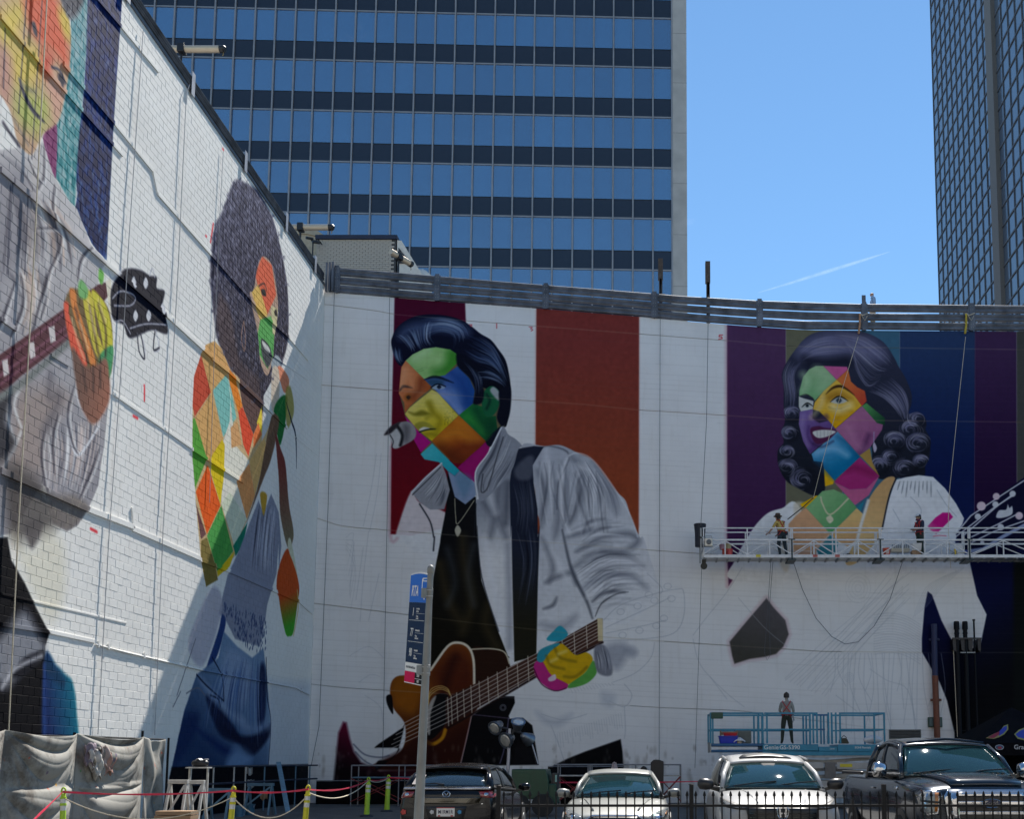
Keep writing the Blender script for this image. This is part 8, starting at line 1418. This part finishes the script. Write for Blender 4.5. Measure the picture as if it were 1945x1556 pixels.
# ------------------------------------------------------------------ trestles, barrier and clutter at the foot of the left wall
M_wt = mat('white_trestle', (.46, .45, .42), .7, var=.2, scale=8); M_bt = mat('blue_grey_timber', (.10, .19, .26), .7, var=.2, scale=8)
BX = -12.7
br = thing('rail_barrier', 'dark steel railing along the black foot of the left wall', 'railing', (BX, 33, 0)); yr0, yr1 = atX(362, 1460, BX).y, 39.0; ztop = atX(480, 1456, BX).z; M_dst = mat('dark_blue_steel', (.02, .035, .07), .5, .3)
for z, nm in ((ztop, 'top_rail'), (.95, 'mid_rail')): m = MB(); m.tube([(BX, yr0, z), (BX, yr1, z)], .03, 8); m.build(nm, M_dst, br, world=True)
for px in (362, 405, 444, 466, 502, 561, 588): y = atX(px, 1480, BX).y; m = MB(); m.tube([(BX, y, 0), (BX, y, ztop)], .025, 8); m.build('post', M_bt if px > 480 else M_wt, br, world=True)
def trestle(px0, px1, Y, zt__, label, mtl):
    a, b = atY(px0, 1500, Y), atY(px1, 1500, Y); w_ = b.x - a.x; t = thing('trestle', label, 'trestle', ((a.x + b.x) / 2, Y, 0), 0, 'trestles at the foot of the left wall'); m = MB(); m.bb(-w_ / 2, w_ / 2, -.06, .06, zt__ - .09, zt__); m.build('beam', mtl, t, bevel=.008)
    for sx__ in (-1, 1):
        for sy in (-1, 1): m = MB(); m.beam((sx__ * w_ * .42, 0, zt__ - .05), (sx__ * w_ * .46, sy * .3, 0), .05, .07); m.build('leg', mtl, t)
    m = MB(); m.beam((-w_ * .4, -.2, .3), (w_ * .38, -.05, zt__ - .12), .03, .05); m.build('brace', mtl, t); return t
trestle(320, 357, 24, 1.17, 'white timber trestle beside the tarp screen', M_wt); trestle(359, 388, 24.6, 1.15, 'white timber trestle under the black bag frame', M_wt); trestle(470, 520, 31, .95, 'blue-grey trestle in the shade of the wall foot', M_bt); trestle(395, 440, 27, .9, 'blue-grey trestle behind the tilted rope', M_bt)
fr_ = thing('frame_stand', 'tall white frame with a shelf beside the trestles', 'stand', (atY(376, 1500, 25).x, 25, 0)); zt__ = atY(376, 1458, 25).z
for x in (-.22, .22): m = MB(); m.bb(x - .02, x + .02, -.02, .02, 0, zt__ - .03); m.build('leg', M_wt, fr_)
m = MB(); m.bb(-.26, .26, -.15, .15, zt__ - .03, zt__); m.build('shelf', M_wt, fr_)
t = thing('tool_bag', 'black duffel bag with white cloth on the tall frame', 'bag', (atY(378, 1500, 25).x, 25, zt__)); m = MB(); m.grid(lambda u, v: (.21 * cos(u * 2 * pi) * cos((v - .5) * pi) ** .6, .13 * sin(u * 2 * pi) * cos((v - .5) * pi) ** .6, .09 + .09 * sin((v - .5) * pi)), 18, 8); m.build('bag_body', M_blk, t, smooth=True); m = MB(); m.grid(lambda u, v: (-.08 + .24 * u, -.1 + .2 * v, .19 + .03 * sin(u * 8) - .1 * (u - .5) ** 2), 8, 5); m.build('cloth', M_wht, t, smooth=True, solid=.01)
t = thing('leaning_plank', 'blue-grey plank leaning against the dark railing', 'plank', tuple(atY(547, 1545, 29))); a = atY(529, 1449, 31.5) - t.location; m = MB(); m.beam((0, 0, 0), a, .13, .04); m.build('board', M_bt, t); m = MB(); m.beam(a * .1 + Vector((0, -.03, 0)), a * .9 + Vector((0, -.03, 0)), .03, .02); m.build('batten', M_bt, t)
for k, (px, Y, col, lab) in enumerate(((364, 25.2, (.45, .45, .43), 'white paint bucket under the trestles'), (385, 26, (.05, .16, .22), 'teal bucket right of the trestles'), (474, 30, (.05, .14, .22), 'blue bucket under the dark railing'), (494, 31, (.03, .12, .2), 'dark blue bucket under the dark railing'))): bucket(px, 0, Y, .15, .32, col, lab, 'buckets along the left wall foot')
t = thing('timber_stack', 'low stack of tan timber under the white trestle', 'timber', (atY(334, 1540, 23.4).x, 23.4, 0))
for k in range(5): m = MB(); m.bb(-.45 + .02 * k, .43, -.2, .2, .1 * k, .1 * k + .085); m.build('plank', M_card, t)
for k, (px, py, lab) in enumerate(((473, 1461, 'grey rag draped over the dark railing'), (476, 1487, 'pale glove on the middle rail'), (501, 1508, 'tan rag hanging on the trestle'))):
    p = atY(px, py, 33 if k < 2 else 31.2); t = thing('rag', lab, 'rag', tuple(p)); m = MB(); m.grid(lambda u, v: ((u - .5) * .2, .04 * sin(u * 9), .05 - .24 * v + .04 * sin(u * 7 + k)), 8, 6); m.build('cloth', M_gal if k < 2 else M_card, t, smooth=True, solid=.01); m = MB(); m.tube([(-.05, 0, .05), (.0, .02, .08), (.06, 0, .05)], .02, 6); m.build('fold', M_gal if k < 2 else M_card, t)

# ------------------------------------------------------------------ low scaffold along the front wall
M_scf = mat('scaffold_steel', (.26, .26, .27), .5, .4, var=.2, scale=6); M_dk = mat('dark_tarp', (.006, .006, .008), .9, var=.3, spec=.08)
def scaffold(px0, px1, Y, pt, pm, posts, label, mtl):
    a, b = atY(px0, pt, Y), atY(px1, pt, Y); t = thing('scaffold', label, 'scaffold', (a.x, Y, 0), 0, 'low scaffolds along the front wall'); w_ = b.x - a.x; zt___, zm_ = a.z, atY(px0, pm, Y).z
    for yy in (0, .9):
        m = MB(); m.tube([(0, yy, zt___), (w_, yy, zt___)], .025, 8); m.build('top_rail', mtl, t)
        for px in posts: x = atY(px, pt, Y).x - a.x; m = MB(); m.tube([(x, yy, 0), (x, yy, zt___)], .022, 8); m.build('post', mtl, t)
        for p, q in zip(posts[::2], posts[1::2]): x0_, x1_ = atY(p, pt, Y).x - a.x, atY(q, pt, Y).x - a.x; m = MB(); m.tube([(x0_, yy - .03, .15), (x1_, yy - .03, zm_ - .05)], .018, 6); m.tube([(x1_, yy - .03, .15), (x0_, yy - .03, zm_ - .05)], .018, 6); m.build('brace', mat('red_brace', (.22, .03, .03), .6), t)
    for k in range(3): m = MB(); m.bb(0, w_, .02 + k * .29, .28 + k * .29, zm_ - .04, zm_); m.build('plank', M_bt if px0 < 800 else M_wt, t)
    return t
scaffold(668, 860, 37.2, 1455, 1477, (668, 758, 800, 858), 'low steel scaffold with red braces before the maroon painted foot', M_scf); scaffold(1052, 1294, 37.6, 1453.5, 1473.5, (1060, 1117, 1122, 1207, 1250, 1293), 'low steel scaffold behind the silver sedan', M_scf)
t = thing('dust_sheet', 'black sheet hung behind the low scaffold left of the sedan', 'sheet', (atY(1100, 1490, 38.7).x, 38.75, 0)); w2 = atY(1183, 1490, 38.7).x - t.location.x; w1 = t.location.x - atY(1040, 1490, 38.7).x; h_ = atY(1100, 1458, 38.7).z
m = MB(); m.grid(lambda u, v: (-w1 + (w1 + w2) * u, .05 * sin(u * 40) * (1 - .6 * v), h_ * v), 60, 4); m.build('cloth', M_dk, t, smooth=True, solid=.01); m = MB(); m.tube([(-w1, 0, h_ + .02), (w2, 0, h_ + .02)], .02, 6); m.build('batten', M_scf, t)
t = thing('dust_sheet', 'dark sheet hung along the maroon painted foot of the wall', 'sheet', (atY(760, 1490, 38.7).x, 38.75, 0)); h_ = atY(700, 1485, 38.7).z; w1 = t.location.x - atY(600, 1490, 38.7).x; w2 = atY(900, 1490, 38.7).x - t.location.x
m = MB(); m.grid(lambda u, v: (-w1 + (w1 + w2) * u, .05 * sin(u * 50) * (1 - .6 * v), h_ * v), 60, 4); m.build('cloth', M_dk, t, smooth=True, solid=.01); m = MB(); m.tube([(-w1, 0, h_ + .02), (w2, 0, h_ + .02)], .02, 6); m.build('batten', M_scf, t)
p = atY(1248, 1482, 37.0); t = thing('speaker_case', 'tall black flight case standing behind the silver sedan', 'case', (p.x, 37.0, 0)); hc = atY(1248, 1444, 37).z; m = MB(); m.prism([(-.23, 0, .05), (.23, 0, .05), (.24, 0, hc - .06), (.08, 0, hc), (-.12, 0, hc), (-.23, 0, hc - .1)], (0, .5, 0)); m.build('shell', M_blk, t, bevel=.02); m = MB(); m.bb(-.15, .15, -.02, .0, .6, .66); m.build('handle', M_gal, t)
p = atY(1167, 1452, 37.3); t = thing('rag', 'white rag knotted on the scaffold rail above the sedan', 'rag', tuple(p)); m = MB(); m.grid(lambda u, v: ((u - .5) * .13 * (1 + v), .04 * sin(u * 9), .03 - .26 * v + .03 * sin(u * 7)), 8, 6); m.build('cloth', mat('pinkish_cloth', (.5, .42, .42), .9), t, smooth=True, solid=.01); m = MB(); m.tube([(-.04, 0, .03), (0, .02, .06), (.04, 0, .03)], .025, 6); m.build('knot', mat('pinkish_cloth', (.5, .42, .42)), t)
p = atY(1223, 1459.5, 36.0); t, D, s, sc, fw, sd_ = person('person', 'person with dark hair mostly hidden behind the silver sedan roof', (p.x, 36.0, p.z - 1.45), radians(170), [SK2, M_dk, M_dk, M_shoe], H=1.45); cap_of_hair(t, sc, fw, mat('hair_dark', (.025, .018, .014)), r=.125)
p = atY(1384, 1441, 30); t, D, s, sc, fw, sd_ = person('person', 'person in black standing behind the left side of the white suv', (p.x, 30, p.z - 1.72), radians(150), [SK2, M_dk, M_dk, M_shoe], H=1.72); cap_of_hair(t, sc, fw, mat('hair_dark', (.025, .018, .014)), r=.118); m = MB(); m.bb(-.12, .12, .12, .24, 1.1, 1.42); m.build('backpack', M_blk, t, bevel=.04)
# ------------------------------------------------------------------ green generator with a four-lamp light mast
M_gg = mat('dark_green_paint', (.012, .055, .03), .45, .1, var=.2, scale=5)
GY = 30.0; p = atY(1010, 1500, GY); lt = thing('light_tower', 'dark green towable light tower with four round lamps', 'light tower', (p.x, GY, 0)); zt2 = atY(1010, 1462, GY).z; hw = 35 * GY / F
m = MB(); m.prism([(-hw * 1.1, 0, .5), (hw * .9, 0, .5), (hw * .9, 0, zt2 - .35), (hw * .75, 0, zt2), (-hw * 1.1, 0, zt2)], (0, 1.3, 0)); m.build('housing', M_gg, lt, bevel=.03); m = MB(); m.bb(-hw * 1.05, -hw * .1, -.02, .0, .6, zt2 - .1); m.build('door_panel', M_gg, lt, bevel=.01); m = MB(); m.bb(hw * .5, hw * 1.3, .1, 1.2, .35, .95); m.build('fender', M_gg, lt, bevel=.05)
m = MB(); m.bb(hw * 1.02, hw * 1.35, .2, .8, .8, zt2 - .12); m.build('control_panel', M_blk, lt, bevel=.02); m = MB(); m.bb(hw * 1.22, hw * 1.32, .17, .2, 1.0, 1.2); m.build('gauge', mat('pale_teal_gauge', (.2, .4, .38), .3), lt)
for sx__ in (-.7, .6): m = MB(); m.lathe([(.2, -.1), (.32, -.09), (.33, 0), (.32, .09), (.2, .1)], 18, (sx__ * hw, .0, .33), (0, 1, 0)); m.build('wheel', M_tyre, lt, smooth=True, sharp=35)
def G(px, py, y=0): v = atY(px, py, GY + .3 + y); return (v.x - p.x, .3 + y, v.z)
a = G(968, 1385); m = MB(); m.tube([(G(962, 1500)), (G(966, 1440)), a], .05, 8); m.build('mast', mat('pale_steel', (.4, .4, .45), .4, .5), lt); m = MB(); m.prism([G(974, 1452), G(1018, 1452), G(1004, 1400), G(984, 1400)], (0, .25, 0)); m.build('mast_cover', M_dk, lt); m = MB(); m.tube([G(1022, 1452), G(1010, 1412)], .02, 6); m.build('stay', mat('pale_steel', (.4, .4, .45)), lt); m = MB(); m.tube([G(944, 1380), G(1006, 1398)], .035, 8); m.tube([G(968, 1404), G(982, 1380)], .035, 8); m.build('crossbar', M_blk, lt)
for px, py, R, dx in ((942, 1382, .22, (-.45, -.75, -.45)), (984, 1376, .21, (.1, -.35, .5)), (963, 1406, .25, (-.55, -.75, -.35)), (1002, 1404, .21, (.35, .6, -.3))):
    ax_ = Vector(dx).normalized(); o_ = Vector(G(px, py)); m = MB(); m.lathe([(.05, -.28), (.10, -.24), (R * .75, -.08), (R, .06), (R * 1.03, .075), (R * 1.03, .09), (R * .95, .09)], 20, o_, ax_); lamp = m.build('lamp', mat('dull_lamp_metal', (.17, .19, .22), .35, .8), lt, smooth=True, sharp=40); m = MB(); m.lathe([(R * .93, .08), (R * .6, .10), (.02, .11)], 20, o_, ax_); m.build('lamp_glass', mat('lamp_reflector', (.55, .54, .50), .25, .5), lamp, smooth=True)
# ------------------------------------------------------------------ pipes, boxes, grille on the front wall at the right
def onwall(px, py, off=.2): return atY(px, py, YF - off)
M_navyp = mat('navy_wall_paint', (.012, .018, .07), .6); M_brp = mat('rust_brown_paint', (.16, .045, .02), .6, var=.2, scale=6)
a = onwall(1774, 1186); b = onwall(1776, 1284); c_ = onwall(1781, 1408); t = thing('wall_pipe', 'thick drain pipe, navy above and rust brown below, before the painted skirt', 'pipe', tuple(c_)); m = MB(); m.tube([a - c_, b - c_], .115, 14); m.build('pipe_section', M_navyp, t, smooth=True, sharp=40); m = MB(); m.tube([b - c_ - Vector((0, 0, .005)), Vector((0, 0, -1.6))], .118, 14); o = m.build('pipe_section', M_brp, t, smooth=True, sharp=40)
for py in (1215, 1330): q = onwall(1775 + (py - 1186) * .03, py) - c_; m = MB(); m.lathe([(.13, -.04), (.13, .04)], 14, q); m.bb(q.x - .2, q.x + .2, q.y + .05, q.y + .19, q.z - .04, q.z + .04); m.build('pipe_clip', M_navyp if py < 1300 else M_brp, t)
a, b = onwall(1763, 1363, .1), onwall(1790, 1382, .1); t = thing('junction_box', 'dark green junction box behind the rust brown pipe', 'box', ((a.x + b.x) / 2, a.y, b.z)); hw_, hh = (b.x - a.x) / 2, a.z - b.z; m = MB(); m.bb(-hw_, hw_, -.02, .095, 0, hh); m.build('box_body', mat('dark_green_plastic', (.015, .06, .035)), t, bevel=.015); m = MB(); m.bb(-hw_ * .9, hw_ * .9, -.04, -.02, hh * .08, hh * .92); m.build('box_cover', mat('teal_dark_plastic', (.03, .08, .09), .4), t, bevel=.01)
for px, top_, r_, lab in ((1816.5, 1181, .085, 'left of two fat black capped standpipes on the black field'), (1832.5, 1181, .085, 'right of two fat black capped standpipes on the black field'), (1849.5, 1177, .035, 'thin black flanged standpipe on the black field')):
    a = onwall(px, top_, .3); t = thing('standpipe', lab, 'pipe', (a.x, a.y, 0), 0, 'black standpipes on the wall'); m = MB(); m.tube([(0, 0, 0), (0, 0, a.z - .02)], r_, 12); m.build('pipe', mat('black_pipe', (.006, .007, .010), .6, spec=.15), t, smooth=True, sharp=40); m = MB(); m.lathe([(r_ * 1.3, -.32), (r_ * 1.3, -.05), (r_ * 1.1, 0)] if r_ > .05 else [(r_ * 1.6, -.06), (r_ * 1.6, 0)], 12, (0, 0, a.z)); m.build('cap', mat('black_pipe', (.010, .012, .016)), t, smooth=True, sharp=30)
    if r_ > .05: m = MB(); m.lathe([(r_ * 1.15, -.5), (r_ * 1.15, -.44)], 12, (0, 0, a.z)); m.build('collar', mat('black_pipe', (.010, .012, .016)), t)
a, b = onwall(1806, 1213), onwall(1862, 1241); t = thing('pipe_bracket', 'black bracket rack carrying the three standpipes', 'bracket', (a.x, YF, b.z)); W3, H3 = b.x - a.x, a.z - b.z; m = MB(); m.bb(0, W3, -.42, -.36, H3 - .06, H3); m.build('cross_bar', M_blk, t)
for x, w3 in ((.02, .2), (.34, .22), (.62, .2), (W3 - .14, .14)): m = MB(); m.prism([(x, -.36, H3 - .05), (x + w3, -.36, H3 - .05), (x + w3 * .75, -.36, .02), (x + w3 * .1, -.36, .1)], (0, .34, 0)); m.build('bracket_arm', M_blk, t)
m = MB(); m.bb(.3, W3 - .25, -.38, -.34, -.02, .02); m.build('lower_strap', M_gal, t)
a, b = onwall(1690, 1388, .03), onwall(1748, 1403, .03); t = thing('louvre_vent', 'long dark louvred vent low on the front wall', 'vent', (a.x, YF, b.z)); W3, H3 = b.x - a.x, a.z - b.z; m = MB(); m.bb(0, W3, -.012, -.002, 0, H3); m.build('backing', M_blk, t)
for k in range(5): m = MB(); m.beam((0, -.03, H3 * (k + .5) / 5), (W3, -.03, H3 * (k + .5) / 5), .05, .012, up=(0, .5, .8)); m.build('slat', mat('grey_slat', (.16, .17, .16), .6), t)
for x0_, x1_, z0_, z1_ in ((-.03, W3 + .03, H3, H3 + .03), (-.03, W3 + .03, -.03, 0), (-.03, 0, 0, H3), (W3, W3 + .03, 0, H3)): m = MB(); m.bb(x0_, x1_, -.06, -.003, z0_, z1_); m.build('frame', mat('grey_slat', (.16, .17, .16)), t)
# ------------------------------------------------------------------ black canopy tent with printed valance
NY = 30.6; a = atY(1853, 1412, NY); tent = thing('canopy_tent', 'black canopy tent with red and blue wing logos at the right edge', 'tent', (a.x, NY, 0)); ez = a.z; vz = atY(1853, 1436, NY).z; pk_ = ez + 1.15; TW = 3.4; M_tent = mat('black_tent_cloth', (.006, .006, .008), .9, var=.3, scale=3, spec=.05)
m = MB(); m.add([(0, 0, ez), (TW, 0, ez), (TW, TW, ez), (0, TW, ez), (TW / 2, TW / 2, pk_)], [(0, 1, 4), (1, 2, 4), (2, 3, 4), (3, 0, 4)]); m.build('roof_cloth', M_tent, tent, solid=.01)
m = MB()
for q in (((0, 0), (TW, 0)), ((TW, 0), (TW, TW)), ((TW, TW), (0, TW)), ((0, TW), (0, 0))):
    m.grid(lambda u, v, q=q: (q[0][0] + (q[1][0] - q[0][0]) * u + .012 * sin(u * 30), q[0][1] + (q[1][1] - q[0][1]) * u + .012 * sin(u * 30), vz + (ez - vz) * v), 30, 2)
m.build('valance', M_tent, tent, solid=.006)
for x in (0.03, TW - .03):
    for y in (.03, TW - .03): m = MB(); m.bb(x - .02, x + .02, y - .02, y + .02, 0, ez); m.build('leg', M_gal, tent)
m = MB(); m.bb(.1, TW - .1, TW - .06, TW - .04, .1, ez); m.build('back_sheet', M_tent, tent); m = MB(); m.bb(.05, .07, .1, TW - .1, .1, ez); m.build('side_sheet', M_tent, tent)
sl_ = Vector((0, TW / 2, pk_ - ez)).normalized(); nrm = Vector((0, -sl_.z, sl_.y))
def roofpt(px, py, off=.02):
    # meet the sloping front of the canopy
    d_ = Vector(ray(px, py)); o_ = Vector((0, 0, EYE)) - Vector(tent.location); p0_ = Vector((0, 0, ez)); t_ = (p0_ - o_).dot(nrm) / d_.dot(nrm); return o_ + d_ * t_ + nrm * off
def logo(name, px_, col, off): m = MB(); m.prism([roofpt(x, y, off) for x, y in px_], nrm * .003); return m.build(name, mat('logo_' + '_'.join(str(int(c * 100)) for c in col), col, .6, var=.05), tent)
t6 = K(.18766, 1580, 1340)
logo('wing_logo_edge', t6(1560, 338, 1640, 295, 1700, 270, 1740, 215, 1782, 200, 1785, 250, 1745, 300, 1690, 330, 1640, 346), (.28, .26, .07), .012); logo('wing_logo_red', t6(1575, 336, 1640, 298, 1695, 272, 1700, 300, 1640, 340), (.26, .015, .03), .017); logo('wing_logo_blue', t6(1690, 275, 1740, 226, 1770, 215, 1772, 250, 1735, 290, 1690, 318), (.025, .04, .32), .017)
logo('wing_logo_edge', t6(1845, 300, 1890, 255, 1945, 235, 2010, 230, 2010, 350, 1945, 360, 1880, 345), (.28, .26, .07), .012); logo('wing_logo_blue', t6(1860, 302, 1900, 268, 1945, 250, 2000, 246, 2000, 335, 1945, 345, 1885, 330), (.025, .04, .32), .017)
def VP_(px, py): v = atY(px, py, NY - .03); return v - Vector(tent.location)
m = MB(); c_ = VP_(*t6(1697, 428)[0]); m.prism([c_ + Vector((.13 * cos(k * pi / 12), 0, .078 * sin(k * pi / 12))) for k in range(24)], (0, -.003, 0)); o = m.build('oval_logo', mat('logo_pale', (.30, .34, .40), .6), tent); m = MB(); m.prism([c_ + Vector((.11 * cos(k * pi / 12), -.005, .06 * sin(k * pi / 12))) for k in range(24)], (0, -.003, 0)); m.build('oval_field', mat('logo_navy', (.02, .06, .14), .6), o); m = MB(); m.prism([c_ + Vector((.06 * cos(k * pi / 8), -.009, -.015 + .04 * sin(k * pi / 8))) for k in range(16)], (0, -.003, 0)); m.build('oval_center', mat('logo_deep_red', (.28, .02, .04)), o)
text('valance_lettering', 'Gra', .19, face_matrix(VP_(*t6(1843, 428)[0]), (1, 0, 0), (0, 0, 1)), mat('logo_white', (.42, .43, .46), .6), tent, depth=.003, bold=True, align='LEFT')
# ------------------------------------------------------------------ vapour trail high in the sky
ct_ = [Vector(ray(x, y)).normalized() * 6000 for x, y in ((1440, 556), (1500, 538), (1570, 516), (1640, 494), (1690, 478))]; m = MB(); m.tube([p - ct_[0] for p in ct_], [2, 8, 12, 9, 2], 8)
def vap():
    m_ = bpy.data.materials.new('vapour'); m_.use_nodes = True; t = m_.node_tree; N = t.nodes.new; L = t.links.new; out = t.nodes['Material Output']; tr = N('ShaderNodeBsdfTransparent'); tl__ = N('ShaderNodeBsdfTranslucent'); tl__.inputs[0].default_value = (.95, .95, .95, 1); g_ = N('ShaderNodeNewGeometry'); n = N('ShaderNodeTexNoise'); n.inputs['Scale'].default_value = .02; L(g_.outputs['Position'], n.inputs['Vector']); lw = N('ShaderNodeLayerWeight'); lw.inputs[0].default_value = .25; mth = N('ShaderNodeMath'); mth.operation = 'SUBTRACT'; mth.inputs[0].default_value = .9; L(lw.outputs['Facing'], mth.inputs[1]); m2 = N('ShaderNodeMath'); m2.operation = 'MULTIPLY'; m2.use_clamp = True; L(mth.outputs[0], m2.inputs[0]); L(n.outputs[0], m2.inputs[1]); m3 = N('ShaderNodeMath'); m3.operation = 'MULTIPLY'; m3.inputs[1].default_value = .06; L(m2.outputs[0], m3.inputs[0]); mx_ = N('ShaderNodeMixShader'); L(m3.outputs[0], mx_.inputs[0]); L(tr.outputs[0], mx_.inputs[1]); L(tl__.outputs[0], mx_.inputs[2]); L(mx_.outputs[0], out.inputs[0]); return m_
o = m.build('contrail', vap(), smooth=True); o.location = ct_[0] + Vector((0, 0, EYE)); o.visible_shadow = True; tag(o, 'thin white vapour trail slanting up across the blue sky', 'contrail')
